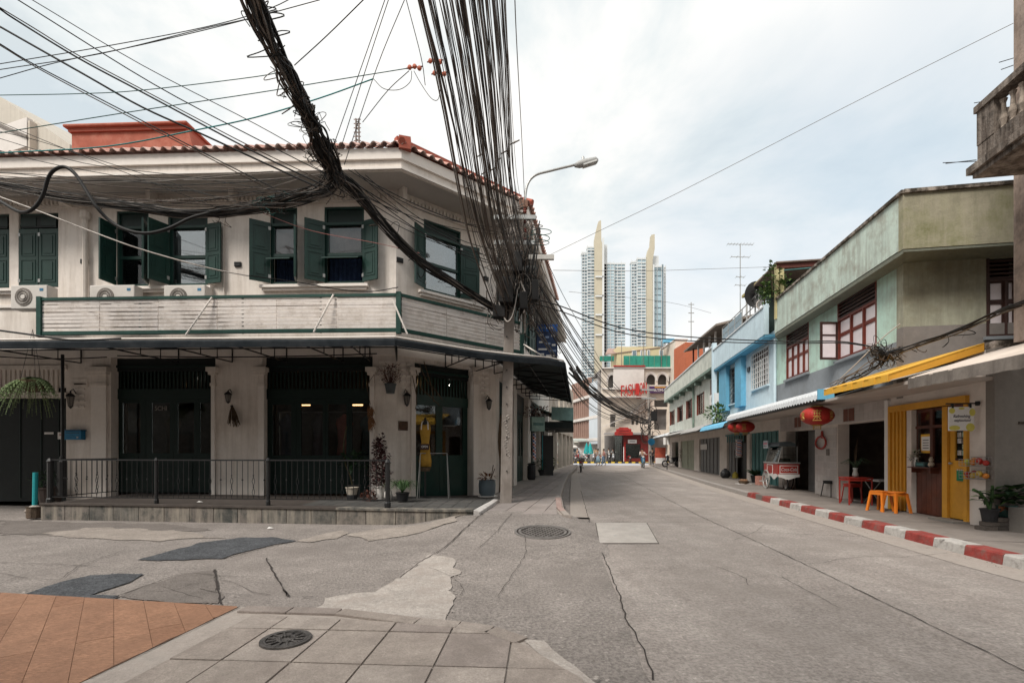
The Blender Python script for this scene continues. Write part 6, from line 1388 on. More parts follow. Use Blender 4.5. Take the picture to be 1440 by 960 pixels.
a = U(808, 233, PY); b = U(841, 225, PY); d = (b-a).normalized()
MB().tube([a, a+d*.12, a+d*.3, b-d*.05, b], [.045, .09, .10, .085, .03], 8).build('head', M('lamp head grey', (.38, .38, .37), .5, .1, 6), lampt, True)
MB().hexa([a+d*.22+V((0, -.09, -.085)), b+V((-.04, -.09, -.07)), b+V((-.04, .09, -.07)), a+d*.22+V((0, .09, -.085)), a+d*.22+V((0, -.09, -.05)), b+V((-.04, -.09, -.03)), b+V((-.04, .09, -.03)), a+d*.22+V((0, .09, -.05))]).build('lens', M('lamp lens', (.6, .6, .58), .3), lampt)
MB().lathe(U(820, 229, PY)+V((0, 0, .06)), [(.035, 0), (.035, .08), (.02, .1)], 8).build('photocell', m_steel, lampt)

def path3(l, Ys=None):
    """l: (px, py, Y)"""
    return [U(a, b, y) for a, b, y in l]
def wire(pts, r, mat, label, group=None, name='overhead_cable', cat='cable', k=5, n=5):
    return MB().tube(spline(pts, k), r, n, cap=False).build(name, mat, None, True, label, cat, group)
def bundle(name, label, pts, N, rad, rr, mats, k=7, tails=0, wander=.35, group=None, twist=.0):
    C_ = spline(pts, k); t = thing(name, label, 'cable bundle', C_[len(C_)//2], group)
    m = len(C_); rads = rad if callable(rad) else (lambda s: rad)
    for i in range(N):
        a0 = rnd.uniform(0, 6.28); q0 = math.sqrt(rnd.random()); ph = rnd.uniform(0, 6); fr = rnd.uniform(1, 4); out_ = []
        for j, c in enumerate(C_):
            s = j/(m-1); d = (C_[min(j+1, m-1)]-C_[max(j-1, 0)]).normalized(); x = d.cross(V((0, 0, 1)));
            if x.length < .1: x = d.cross(V((0, 1, 0)))
            x.normalize(); y = x.cross(d); a = a0+twist*s*6+.5*math.sin(fr*s*6+ph); q = min(1.25, max(0, q0+wander*math.sin(fr*s*5+ph*2)*.5)); R_ = rads(s)
            out_.append(c+x*(math.cos(a)*q*R_)+y*(math.sin(a)*q*R_))
        MB().tube(out_, rnd.uniform(*rr), 5, cap=False).build('cable', rnd.choice(mats), t, True)
    for i in range(tails):
        j = rnd.randrange(1, m-2); c = C_[j]; s = j/(m-1); R_ = rads(s); p = [c]
        d = V((rnd.uniform(-1, 1), rnd.uniform(-.5, .5), rnd.uniform(-1, .8))).normalized()
        L_ = rnd.uniform(.08, .30)
        p += [c+d*(R_+L_*.4), c+d*(R_+L_*.6)+V((rnd.uniform(-.15, .15), 0, -L_*.3)), c+d*R_*.6+V((rnd.uniform(-.25, .25), 0, -L_*.5))]
        MB().tube(spline(p, 4), rnd.uniform(.005, .009), 4, cap=False).build('loose_end', rnd.choice(mats), t, True)
    return t
mk = [m_cable, m_cable, m_cable, m_cable2, m_cable3]; mk2 = [m_cable, m_cable2, m_cable2, m_cable3, m_cable3]
J = (468, 236, 9.5)
bundle('hanging_cable_bundle', 'thick black cable trunk slanting down over the street from the sky', path3([(300, -140, 4.4), (345, -25, 5.2), (372, 42, 6.0), (398, 95, 7.0), (424, 145, 8.0), (446, 192, 8.9), J]), 44, lambda s: .085+.05*math.sin(s*2.6)+(.05 if s > .75 else 0), (.008, .017), mk, tails=26)
bundle('hanging_cable_bundle', 'black cable trunk falling from the junction to the pole across the shuttered windows', path3([(446, 192, 8.9), J, (500, 268, 9.9), (545, 322, 10.6), (592, 368, 11.2), (642, 400, 11.6), (682, 424, 11.9), (708, 440, 12.05)]), 34, lambda s: .13-.055*s, (.008, .015), mk, tails=22)
bundle('hanging_cable_bundle', 'black sagging cable trunk running along the white facade', path3([(458, 196, 9.1), (470, 238, 9.5), (464, 260, 9.7), (440, 272, 9.9), (400, 283, 10.1), (350, 293, 10.2), (300, 299, 10.3), (250, 300, 10.4), (200, 293, 10.5), (140, 284, 10.6), (80, 275, 10.7), (30, 265, 10.8), (-80, 248, 11)]), 30, lambda s: .16-.09*s if s < .5 else .085, (.008, .014), mk, tails=22)
bundle('cable_tangle', 'knot of cable ends where the three black trunks meet', path3([(440, 205, 9.2), (462, 232, 9.45), (478, 262, 9.6)]), 26, .17, (.006, .012), mk, tails=26)
bundle('cable_tangle', 'dark knot of splices on the trunk before the roof tiles', path3([(415, 130, 7.8), (432, 158, 8.3), (440, 178, 8.6)]), 18, .13, (.006, .012), mk, tails=20)
bundle('cable_tangle', 'clipped knot of small wires on the facade trunk by the paired windows', path3([(365, 290, 10.1), (385, 284, 10.1), (400, 281, 10.1)]), 12, .12, (.005, .01), [m_cable, m_cableg], tails=24)
# overhead fan from the pole to the next pole behind the viewer
fan = [((588, 594), 5, (.022, .034), (704, 432), (0, .03), 'thick black cable bundle at the edge of the overhead fan'),
       ((601, 612), 11, (.008, .013), (707, 425), (.02, .0), 'brown cable group next to the thick bundle in the overhead fan'),
       ((616, 628), 10, (.008, .013), (711, 410), (.02, 0), 'open cable group low in the overhead fan'),
       ((631, 637), 7, (.008, .013), (716, 418), (.02, 0), 'slim cable group beside the dark heavy group overhead'),
       ((640, 654), 18, (.010, .017), (720, 405), (.02, 0), 'dark heavy cable group in the middle of the overhead fan'),
       ((660, 670), 11, (.009, .014), (725, 392), (.02, 0), 'cable group just past the dark middle of the fan'),
       ((673, 686), 16, (.009, .016), (729, 385), (.02, 0), 'dense cable group with frayed ends in the overhead fan'),
       ((689, 700), 12, (.008, .013), (734, 365), (.02, 0), 'greyish parallel cable group high on the pole'),
       ((703, 712), 10, (.008, .012), (738, 345), (.02, 0), 'outermost brown cable group of the overhead fan')]
for (x0, x1), n_, rr, (ex, ey), _, lab in fan:
    tb = thing('overhead_cable_bundle', lab, 'cable bundle', U((x0+x1)/2, 0, 6))
    for k in range(n_):
        z2 = rnd.uniform(6.7, 7.3); Yt = (z2-1.5)*F/634; px = x0+(x1-x0)*(k+.5)/n_+rnd.uniform(-1.5, 1.5)
        P1 = U(ex+rnd.uniform(-9, 9), ey+rnd.uniform(-34, 22), PY-.15+rnd.uniform(-.15, .1)); P2 = U(px, 0, Yt); P3 = P2+(P2-P1)*1.3; P3.z = z2+.3+rnd.uniform(-.1, .1)
        mid = P1.lerp(P2, .5)+V((rnd.uniform(-.04, .04)-.10, 0, -.18+rnd.uniform(-.05, .05)))
        MB().tube(spline([P1, P1.lerp(mid, .5)+V((-.02, 0, -.05)), mid, P2, P2.lerp(P3, .5)+V((0, 0, -.05)), P3], 5), rnd.uniform(*rr)*.54, 5, cap=False).build('cable', rnd.choice(mk2), tb, True)
    for k in range(2): MB().tube([P1.lerp(P2, .3+.3*k)+V((-.05, 0, -.03)), P1.lerp(P2, .3+.3*k)+V((.06, 0, .03))], .012, 5).build('tie', m_cable3, tb)
wire(path3([(724, -60, 6), (724, 0, 6.4), (728, 90, 8), (734, 200, 10.5), (738, 290, 12.2)]), .008, m_cable3, 'single thin grey cable dropping to the lamp bracket')
bp_ = thing('pole_behind', 'concrete pole carrying the overhead cable fan', 'pole', (-2.6, -3.5, 0)); MB().tube([(-2.3, -4.2, 0), (-2.3, -4.2, 8)], .14, 8).build('shaft', m_pole, bp_)
# straighter second fan: pole side tangle
tg = thing('pole_tangle', 'mass of looping cables and ties wrapped round the corner pole', 'cable tangle', U(725, 400, PY))
for k in range(110):
    py = rnd.uniform(300, 450); wdt = 10+(py-300)*.13; cx_ = 724+(py-300)*-.02; q = U(cx_+rnd.uniform(-wdt, wdt+8), py, PY+rnd.uniform(-.4, .3)); a = rnd.uniform(0, 6); r1, r2 = rnd.uniform(.05, .3), rnd.uniform(.15, .5); tl = rnd.uniform(-.5, .5)
    pts = [q+V((math.cos(a+i*.9)*r1, math.sin(a+i*.9)*r1*tl, math.sin(a+i*.9)*r2-.06*i*.3)) for i in range(rnd.randrange(3, 7))]
    MB().tube(spline(pts, 4), rnd.uniform(.006, .013), 4, cap=False).build('loop', rnd.choice(mk2+[m_cable3]), tg, True)
for k in range(46):
    x0 = rnd.uniform(698, 742); q = path3([(x0+rnd.uniform(-8, 22), rnd.uniform(310, 380), PY-.2), (x0+rnd.uniform(-3, 12), rnd.uniform(385, 420), PY-.3), (x0*.55+716*.45, rnd.uniform(425, 452), PY-.22)]); MB().tube(spline(q, 4), rnd.uniform(.008, .018), 5, cap=False).build('drop', rnd.choice([m_cable, m_cable, m_cable2]), tg, True)
for cx_, cy_, r_, m_ in ((762, 326, .22, m_cableg), (757, 335, .26, m_cableg), (760, 341, .2, m_cableg), (757, 358, .13, m_cable3), (754, 318, .15, m_cable3), (738, 405, .26, m_cable), (745, 395, .22, m_cable3)):
    c = U(cx_, cy_, PY-.1); MB().tube([c+V((math.cos(i*.42)*r_*1.1, math.sin(i*.42)*.1, math.sin(i*.42)*r_*.55)) for i in range(16)], .010, 4).build('coil', m_, tg, True)
wire(path3([(702, 425, PY-.35), (706, 440, PY-.4), (713, 452, PY-.42), (720, 445, PY-.42), (725, 425, PY-.4), (728, 405, PY-.3)]), .016, m_cablew, 'pale drooping loop of cable at the pole waist')
wire(path3([(732, 395, PY-.3), (741, 420, PY-.33), (736, 440, PY-.33)]), .02, m_cablew, 'short pale cable end under the splice boxes')
# dangling net of cables beyond the pole, hanging in front of the side facade
nt_ = thing('cable_curtain', 'brownish curtain of cables fanning from the pole down the street', 'cable bundle', U(765, 440, 16))
for k in range(54):
    s = k/53; x0, y0 = 738+rnd.uniform(-4, 14), 318+rnd.uniform(0, 110); ex = 742+s*48+rnd.uniform(-4, 4); ey = 455+s*45+rnd.uniform(-12, 10); Ye = 17+s*5
    a = U(x0, y0, PY); b = U(ex, ey, Ye)
    MB().tube(sag(a, b, rnd.uniform(.02, .3), 8), rnd.uniform(.008, .014), 4, cap=False).build('cable', rnd.choice([m_cable2, m_cable3, m_cable, m_cable2]), nt_, True)
fpY = 48.6
for k in range(15):
    s = k/14; a = U(744+rnd.uniform(-3, 12), 372+s*80, PY); b = U(903+rnd.uniform(-4, 8), 578+s*14, 44+rnd.uniform(-2, 2))
    m1 = a.lerp(b, .33)+V((-.2-.5*s, 0, -.25-.9*s)); m2 = a.lerp(b, .7)+V((-.2-.4*s, 0, -.2-.7*s))
    MB().tube(spline([a, m1, m2, b], 7), rnd.uniform(.014, .024), 4, cap=False).build('overhead_cable', rnd.choice(mk2), None, True, 'sagging black cable running down the street to the far pole', 'cable', 'cables strung down the street to the far pole')
bundle('hanging_cable_bundle', 'dark cable trunk sagging over the far street to the leaning pole', [U(806, 520, 22), U(835, 552, 28), U(868, 575, 35), U(905, 592, 43), U(915, 590, 48)], 12, .22, (.02, .04), mk, tails=6)
fp = thing('utility_pole', 'slim grey utility pole before the ATM sign at the street end', 'pole', U(914, 655, fpY).to_2d().to_3d())
MB().tube([(U(914.5, 655, fpY).x, fpY, .1), (U(911.5, 541, fpY).x, fpY, U(911, 540, fpY).z)], [.17, .11], 6).build('shaft', m_pole, fp)
for py in (548, 560): q = U(912, py, fpY); MB().box(q.x-.7, q.x+.7, fpY-.12, fpY-.05, q.z-.07, q.z+.07).build('cross_arm', m_steel, fp)
q = U(916, 585, fpY); MB().box(q.x-.1, q.x+.5, fpY-.3, fpY-.1, q.z-.5, q.z+.5).build('splice_box', m_cable, fp)
ft_ = thing('pole_tangle', 'small cable tangle on the far pole', 'cable tangle', U(915, 590, fpY-.2))
for k in range(34):
    q = U(914+rnd.uniform(-8, 8), rnd.uniform(565, 612), fpY-.2); a = rnd.uniform(0, 6); MB().tube(spline([q+V((math.cos(a+i)*.45, 0, math.sin(a+i)*.6-.1*i)) for i in range(4)], 3), .03, 4, cap=False).build('loop', rnd.choice(mk), ft_, True)
for k, (a, b) in enumerate((((912, 558), (870, 574)), ((912, 564), (858, 585)), ((912, 570), (862, 597)), ((912, 549), (952, 544)), ((913, 556), (958, 561)))): wire(sag(U(*a, fpY), U(*b, 60), .3, 5), .03, m_cable3, 'thin cable from the far pole to the cream building', 'cables from the far pole to the cream building', k=2)
# wires over the left building
TL = 'thin dark wires crossing the sky over the left building'
def sky(l, r, lab, mat=m_cable, grp=None, y0=8.0, y1=9.5):
    n = len(l)-1; a, b = l[0], l[1]; l = [(a[0]-(b[0]-a[0])*1.2, a[1]-(b[1]-a[1])*1.2)]+list(l)
    wire(path3([(p[0], p[1], y0+(y1-y0)*i/(n+1)) for i, p in enumerate(l)]), r, mat, lab, grp)
sky([(25, 0), (215, 118), (360, 195), (468, 250), (560, 300)], .010, 'thin wire crossing nearest above the terracotta block', y0=7, y1=10.5)
sky([(45, 0), (200, 92), (360, 175), (450, 226)], .008, 'uppermost thin wire slanting down to the cable junction')
sky([(0, 13), (25, 30), (110, 82), (200, 130), (360, 215), (462, 264)], .016, 'heavy doubled wire slanting over the terracotta block')
sky([(0, 11), (48, 40), (110, 78), (200, 126), (360, 210), (462, 258)], .010, 'thinner twin of the doubled slanting wire', m_cable2)
sky([(0, 38), (120, 106), (200, 151), (280, 187), (360, 224), (452, 266)], .018, 'thickest straight wire slanting over the red roof tiles')
sky([(0, 62), (50, 92), (175, 157), (300, 222), (384, 264)], .011, 'wire crossing the edge of the terracotta block')
sky([(0, 64), (60, 100), (185, 166), (305, 228), (370, 262)], .010, 'lower wire of the pair by the terracotta block', m_cable2)
for k, l in enumerate(([(0, 90), (150, 65), (290, 38), (380, 12), (440, -20)], [(0, 98), (140, 76), (280, 42), (360, 24), (450, 0)], [(0, 110), (80, 88), (200, 63), (330, 32), (390, 15)])):
    sky(l, .007, ('upper', 'middle', 'lower')[k]+' thin wire rising to the right in the upper sky', y0=9, y1=8)
sky([(0, 134), (110, 132), (200, 127), (360, 108), (405, 98)], .007, 'flat dark green wire in the open sky', m_cableg, y0=9, y1=8); wire(path3([(414, 92, 8), (460, 50, 7.5), (515, -4, 7)]), .008, m_cable, 'steep thin wire rising from the slanting trunk')
sky([(0, 187), (180, 158), (360, 131), (470, 113), (575, 96)], .008, 'dark teal wire running to the orange clips', m_cableg, y0=9, y1=9)
sky([(0, 215), (150, 206), (270, 184), (360, 165), (450, 138), (525, 111)], .012, 'bright teal wire behind the cable trunk', M('teal cable', (.03, .28, .28), .6), y0=9, y1=9.2)
for k, l in enumerate(([(543, -5), (515, 75), (468, 208)], [(548, -5), (520, 80), (480, 206)], [(571, -5), (530, 95), (484, 232)], [(570, -5), (592, 80), (598, 120)], [(575, 100), (545, 128), (510, 172)])): wire(path3([(a, b, 8+.5*i) for i, (a, b) in enumerate(l)]), .007, m_cable, ('steep thin wire falling to the tiles beside the trunk', 'second steep wire falling to the tiles', 'steep wire ending at the rooftop mast', 'thin wire dropping toward the orange clips', 'short grey wire running from clips to the mast')[k])
wire(path3([(525, 111, 9), (540, 125, 9), (562, 126, 9), (577, 115, 9), (579, 100, 9)]), .006, m_cable, 'small drooping loop beneath the orange clip')
wire(path3([(582, 100, 9), (592, 118, 9), (606, 138, 9), (616, 140, 9), (620, 120, 9)]), .006, m_cable, 'larger drooping loop right of the orange clip')
for k, (px, py) in enumerate(((583, 95), (612, 86), (618, 103))):
    t = thing('cable_clip', ('orange clip on the teal wire', 'orange clip on the thick fan cable', 'small orange clip under the other fan clip')[k], 'cable clip', U(px, py, 8.9)); mb = MB(); c = U(px, py, 8.9)
    for i in range(3): mb.ball(c+V((-.09+i*.09, 0, .02*math.sin(i*2))), .045, .038, .045, 6, 5)
    mb.build('clip_body', M('orange plastic', (.50, .13, .07), .5), t); MB().tube([c+V((-.15, 0, -.02)), c+V((.15, 0, .02))], .012, 5).build('bolt', m_frame, t)
# wires across the facade
GF_ = 'thin wires strung across the white facade'
for k in range(16):
    y0 = rnd.uniform(238, 262); y1 = rnd.uniform(240, 300); a = U(-40, y0, 10.8+rnd.uniform(-.3, .3)); b = U(rnd.uniform(380, 470), y1, 9.9); wire(sag(a, b, rnd.uniform(.05, .5), 6, .04), rnd.uniform(.005, .009), rnd.choice([m_cable, m_cable2, m_cable3]), 'thin wire strung across the white facade', GF_, k=3)
for k in range(9):
    a = U(rnd.uniform(470, 520), rnd.uniform(238, 275), 9.7); b = U(rnd.uniform(712, 730), rnd.choice([318, 330, 352, 360, 375, 395]), 12); wire(sag(a, b, rnd.uniform(.1, .45), 6), rnd.uniform(.006, .012), m_cable, 'thin wire from the cable junction to the pole', 'thin wires from the cable junction to the pole', k=3)
for k, l in enumerate(([(0, 172), (100, 213), (200, 252), (300, 290)], [(0, 185), (60, 200), (180, 238), (300, 276)], [(0, 195), (120, 230), (260, 248), (400, 270)], [(0, 212), (80, 232), (240, 262), (400, 300)])): sky(l, .007, 'thin wire slanting over the roof tiles and eaves', m_cable, 'thin wires slanting over the eaves', 10, 10.5)
wire(path3([(-40, 262, 10.3), (0, 283, 10.2), (28, 298, 10.1), (46, 294, 10), (60, 275, 10), (68, 250, 9.95), (78, 238, 9.9), (92, 235, 9.9), (106, 245, 9.9), (120, 266, 9.9), (135, 290, 9.9), (155, 311, 10), (180, 324, 10), (208, 328, 10), (238, 321, 10), (270, 306, 10.1), (310, 296, 10.2)]), .034, m_cable, 'big black hoop of cable looping over the left facade', n=8)
wire(path3([(-30, 266, 10.4), (60, 299, 10.3), (130, 326, 10.3), (200, 351, 10.3), (290, 376, 10.5), (350, 388, 10.8)]), .015, m_cablew, 'pale cable sloping across the shuttered windows'); wire(path3([(345, 387, 10.8), (420, 397, 11.2), (470, 406, 11.5), (520, 410, 11.8), (560, 404, 12)]), .012, m_cable, 'dark tail of the pale sloping cable')
wire(path3([(370, 300, 10.2), (440, 325, 10.5), (530, 342, 11), (590, 356, 11.5)]), .007, M('pink cable', (.45, .18, .16), .6), 'thin pink cable in front of the paired windows')
wire(path3([(-20, 462, 9.9), (40, 470, 9.9), (100, 478, 10.0), (170, 476, 10.1)]), .02, m_cable, 'black cable lying along the awning edge')
for k, (pa_, pb_) in enumerate((((530, 497), (165, 500)), ((150, 502), (-20, 500)))): wire(sag(U(*pa_, 11), U(*pb_, 11), .05, 5), .014, m_cable, ('black cable slung under the long awning', 'short black cable under the awning end')[k], k=2)
# wires to the right
for k, (dy, r_, lab) in enumerate(((0, .016, 'upper black cable crossing the street to the mint building'), (7, .014, 'lower black cable crossing the street to the mint building'))):
    wire(path3([(744, 418+dy, 12.1), (790, 431+dy, 12.3), (870, 460+dy, 12.6), (960, 473+dy*.8, 13), (1100, 480+dy*.4, 12.6), (1180, 480+dy*.3, 12.0), (1236, 489, 11.2)]), r_, m_cable, lab)
bundle('hanging_cable_bundle', 'black cable trunk crossing the olive wall toward the frame edge', path3([(1240, 500, 10.6), (1272, 492, 10.1), (1310, 478, 9.7), (1350, 464, 9.2), (1395, 444, 8.6), (1430, 430, 8.0), (1520, 400, 7)]), 9, .06, (.008, .018), mk, tails=8)
bundle('cable_tangle', 'messy knot of cables on the mint building corner', path3([(1228, 486, 10.8), (1244, 498, 10.6), (1264, 496, 10.3)]), 14, .16, (.006, .012), mk, tails=36)
bundle('hanging_cable_bundle', 'cables dropping from the knot behind the yellow awning', path3([(1246, 500, 10.6), (1222, 518, 10.9), (1195, 532, 11.3), (1172, 545, 11.7)]), 8, .11, (.008, .014), mk, tails=8)
wire(path3([(1266, 455, 10.5), (1240, 476, 10.8), (1200, 515, 11.3), (1160, 552, 12)]), .012, m_cablew, 'pale thin pipe slanting over the grey dado')
wire(path3([(770, 360, 12.2), (840, 326, 11), (960, 268, 10), (1180, 155, 9), (1320, 85, 8.5), (1425, 33, 8)]), .005, m_cable3, 'very long thin wire crossing the open sky to the balcony building')
wire(path3([(778, 380, 12.2), (900, 381, 14), (1000, 378, 15), (1094, 375, 16)]), .006, m_cable3, 'thin level wire from the pole to the roof plants')
wire(path3([(800, 410, 12.2), (940, 425, 16), (1000, 440, 18)]), .005, m_cable3, 'faint thin wire sloping toward the towers')
wire(path3([(768, 365, 12.2), (800, 430, 15), (846, 510, 22)]), .008, m_cable, 'thin wire falling beside the side facade cables'); wire(path3([(760, 372, 12.2), (815, 492, 20), (850, 545, 30)]), .008, m_cable, 'wire falling past the blue billboard')
ms = thing('rooftop_mast', 'small lattice mast standing behind the roof tiles', 'mast', U(502, 200, 22)); MB().tube([U(500.5, 208, 22), U(500.5, 167, 22)], .04, 5).build('leg', m_cable3, ms); MB().tube([U(505, 208, 22), U(504.5, 167, 22)], .04, 5).build('leg', m_cable3, ms)
for k in range(7): MB().tube([U(500.5, 170+k*5, 22), U(505, 173+k*5, 22)], .025, 4).build('strut', m_cable3, ms); MB().tube([U(497.5, 168+k*6, 22), U(507.5, 168+k*6, 22)], .025, 4).build('rung', m_steel, ms)
# blue hanging billboard on the side street facade
bs_ = thing('blue_billboard', 'blue shop board with white lettering behind the cable curtain', 'sign', SW.P(3.2, .6, 4.6)); SB = W(U(755, 480, 16), U(784, 480, 16))
MB().wbox(SB, 0, SB.len, -.1, 0, SB.z(770, 507), SB.z(770, 456)).build('board', M('navy board', (.035, .06, .14), .6, .3, 5), bs_); MB().wbox(SB, 0, SB.len, 0, .01, SB.z(770, 466), SB.z(770, 456)).build('blue_header', M('blue header', (.02, .10, .35), .5), bs_)
for k, (a, b, y) in enumerate(((761, 766, 461), (768, 778, 461), (757, 764, 471), (767, 772, 474), (775, 782, 472), (758, 763, 481), (766, 774, 483), (776, 781, 485), (757, 769, 491), (771, 782, 493), (758, 765, 498), (768, 780, 500))):
    wpiece('sign_line', m_sign if k % 3 else M('pale blue print', (.3, .4, .6), .6), bs_, SB, SB.t(a), SB.t(b), .01, .02, SB.z(770, y+1.3), SB.z(770, y-1.2))
# brown balcony remains on the facade
bz = thing('side_balcony', 'brown concrete balcony on the side facade behind cables', 'balcony', SW.P(7, .6, 5)); MB().wbox(SW, 6.3, 10.5, .0, .95, 4.75, 5.0).build('slab', M('brown concrete', (.30, .22, .16), .9, .2, 2), bz); MB().wbox(SW, 6.3, 10.5, .85, .95, 5.0, 5.9).build('parapet', M('brown concrete', (.30, .22, .16)), bz)

# ------------------------------------------------------------------ props on the left terrace
def lantern(Wl, px, y0, y1, lab, o=.16):
    t = thing('wall_lantern', lab, 'lantern', Wl.P(Wl.t(px), o, Wl.z(px, y1)), 'black wall lanterns on the white piers'); z0, z1 = Wl.z(px, y1), Wl.z(px, y0); c = Wl.P(Wl.t(px), o, z0); h = z1-z0
    MB().lathe(c+V((0, 0, h*.62)), [(.11, 0), (.10, h*.05), (.05, h*.16), (.02, h*.2), (.02, h*.28)], 6).build('cap', m_black, t)
    MB().lathe(c+V((0, 0, h*.12)), [(.045, 0), (.075, h*.48)], 6).build('glass_body', M('lantern glass', (.20, .18, .16), .15, .2, 8), t)
    for k in range(6): a = k*math.pi/3; MB().tube([c+V((.05*math.cos(a), .05*math.sin(a), h*.1)), c+V((.085*math.cos(a), .085*math.sin(a), h*.62))], .007, 4).build('rib', m_black, t)
    MB().lathe(c, [(.01, 0), (.03, h*.05), (.05, h*.12)], 6).build('finial', m_black, t)
    MB().tube([c+V((0, 0, h*.9)), Wl.P(Wl.t(px), o*.5, z0+h*1.02), Wl.P(Wl.t(px), 0, z0+h*.8)], .012, 5).build('arm', m_black, t)
lantern(FW, 107, 548, 575, 'wall lantern over the blue mailbox')
lantern(FW, 326, 548, 568, 'wall lantern above the hanging bunch of dry stems')
lantern(CW, 568, 548, 572, 'wall lantern beside the hanging russet plant')
lantern(CW, 683, 557, 577, 'wall lantern on the last pier before the concrete pole')
bd = thing('dried_bunch', 'bunch of dried brown stems hanging below the middle pier lantern', 'dried plant', FW.P(FW.t(328), .12, 2.1)); mb = MB(); c = FW.at(326, 568, .12); 
for k in range(70):
    a = rnd.uniform(-1, 1); L_ = rnd.uniform(.35, .62); e = c+V((a*.16*L_/.5+.05, rnd.uniform(-.06, .06), -L_)); mb.tube([c, c.lerp(e, .5)+V((a*.02, 0, 0)), e], [.004, .006, .009], 3)
mb.build('stems', m_dry, bd, kind='stuff'); MB().tube([c+V((-.03, 0, -.05)), c+V((.03, 0, -.05))], .02, 6).build('tie', m_black, bd)
mbx = thing('mailbox', 'bright blue metal mailbox on the cracked white pier', 'mailbox', FW.P(FW.t(110), .1, FW.z(110, 619))); a, b = FW.t(98), FW.t(121.5); z0, z1 = FW.z(110, 618), FW.z(110, 606); mbl = M('mailbox blue', (.015, .17, .33), .5, .15, 6, .1)
MB().wbox(FW, a, b, .02, .16, z0, z1).build('box', mbl, mbx, bevel=.008); MB().wbox(FW, a-.01, b+.01, .0, .18, z1, z1+.035).build('lid', M('mailbox dark blue', (.01, .08, .16), .5), mbx); MB().wbox(FW, a+.05, b-.05, .16, .165, z1-.06, z1-.045).build('slot', m_black, mbx); MB().wbox(FW, b-.12, b-.07, .16, .168, z0+.04, z0+.08).build('lock', m_steel, mbx)
pl = thing('plaque', 'small brown plaque on the corner pier', 'plaque', CW.P(CW.t(566), .0, CW.z(566, 605))); MB().wbox(CW, CW.t(560), CW.t(573), .0, .03, CW.z(566, 605), CW.z(566, 592)).build('plate', M('brown plate', (.10, .055, .035), .5, .2, 10), pl)
for k in range(4): wpiece('screw', m_steel, pl, CW, CW.t(561+11*(k % 2)), CW.t(561+11*(k % 2))+.012, .03, .034, CW.z(566, 603.5-10*(k//2)), CW.z(566, 603.5-10*(k//2))+.012)
nb_ = thing('number_plate', 'pale raised nameplate over the blue mailbox', 'plaque', FW.P(FW.t(112), 0, 3)); MB().wbox(FW, FW.t(103), FW.t(124), .0, .02, FW.z(112, 544), FW.z(112, 532)).build('plate', m_cream, nb_); MB().wbox(FW, FW.t(105), FW.t(122), .02, .025, FW.z(112, 541), FW.z(112, 539)).build('line', m_cop, nb_)
def pot(c, r, h, mat, t, taper=.75, soil=True):
    MB().lathe(c, [(r*taper, 0), (r*.97, h*.9), (r*1.06, h*.9), (r*1.06, h), (r*.9, h), (r*.86, h*.93)], 14).build('pot', mat, t, False)
    if soil: MB().lathe(V(c)+V((0, 0, h*.8)), [(r*.86, 0), (r*.84, h*.1)], 12).build('soil', m_soil, t)
m_black_p = M('black plastic pot', (.02, .02, .022), .5, .2, 8); m_gpot = M('green plastic pot', (.03, .09, .08), .5, .15, 8); m_wpot = M('white ceramic pot', (.62, .59, .56), .4, .05, 8, 0, dirt=((.4, .36, .32), .5, 6))
# fern basket
fn = thing('hanging_fern', 'large hanging fern spilling from a basket over the dark door', 'fern', FW.P(FW.t(46), 2.3, 3.0)); c = FW.at(46, 538, 2.3)
MB().lathe(c-V((0, 0, .2)), [(.1, 0), (.2, .1), (.24, .25)], 10).build('basket', m_dry, fn)
for k in range(3): a = k*2.1; MB().tube([c+V((.2*math.cos(a), .2*math.sin(a), .05)), c+V((0, 0, 1.2))], .005, 4).build('cord', m_black, fn)
mf = M('fern green', (.17, .23, .10), .7, .35, 9, 0)
for k in range(170):
    a = rnd.uniform(0, 6.28); L_ = rnd.uniform(.4, 1.0); dx, dy = math.cos(a), math.sin(a)*.6; 
    if dx > .1: L_ *= .55
    mb = MB(); prev = c+V((0, 0, .05))
    for s in range(1, 13):
        t = s/12; p = c+V((dx*L_*t, dy*L_*t, .05+.14*math.sin(t*2.2)-.95*L_*t*t)); d = (p-prev).normalized(); sd = d.cross(V((0, 0, 1))).normalized()
        for q in (1, -1): mb.leaf(p, sd*q+d*.5-V((0, 0, .3)), V((0, 0, 1)), .13*(1.1-t), .036)
        mb.quad(prev+sd*.003, p+sd*.003, p-sd*.003, prev-sd*.003); prev = p
    mb.build('frond', mf, fn)
# turquoise bollard in a stone bucket, planter beside it
c = G(49, 728); tb_ = thing('pipe_bollard', 'turquoise pipe standing in a cement filled tin at the terrace end', 'bollard', c)
MB().lathe(c, [(.13, 0), (.15, .02), (.145, .24), (.16, .26), (.13, .26)], 10).build('tin', M('rusty tin', (.12, .085, .06), .8, .35, 8, .3), tb_); MB().lathe(c+V((0, 0, .24)), [(.14, 0), (.05, .05)], 10).build('cement', m_cement, tb_); MB().tube([c+V((0, 0, .2)), c+V((.015, 0, 1.02))], .048, 10).build('pipe', M('turquoise pipe', (.02, .30, .33), .5, .08, 4, 0), tb_)
c = G(50, 716)+V((-.05, .45, 0)); pt_ = thing('planter', 'dark round planter with feathery plant behind the turquoise pipe', 'potted plant', c); pot(c, .27, .55, M('dark clay pot', (.055, .04, .035), .7, .2, 5), pt_); foliage(c+V((-.08, -.05, .75)), .38, .25, .2, 200, .12, .035, m_leafd, 'leaves', pt_)
c = G(46, 722)+V((-.1, .1, 0)); rk = thing('stone', 'grey stone lying by the planter at the terrace end', 'stone', c); mb = MB().ball(c+V((0, 0, .06)), .17, .12, .09, 8, 6)
for v in mb.v: v += V((rnd.uniform(-.015, .015),)*3)
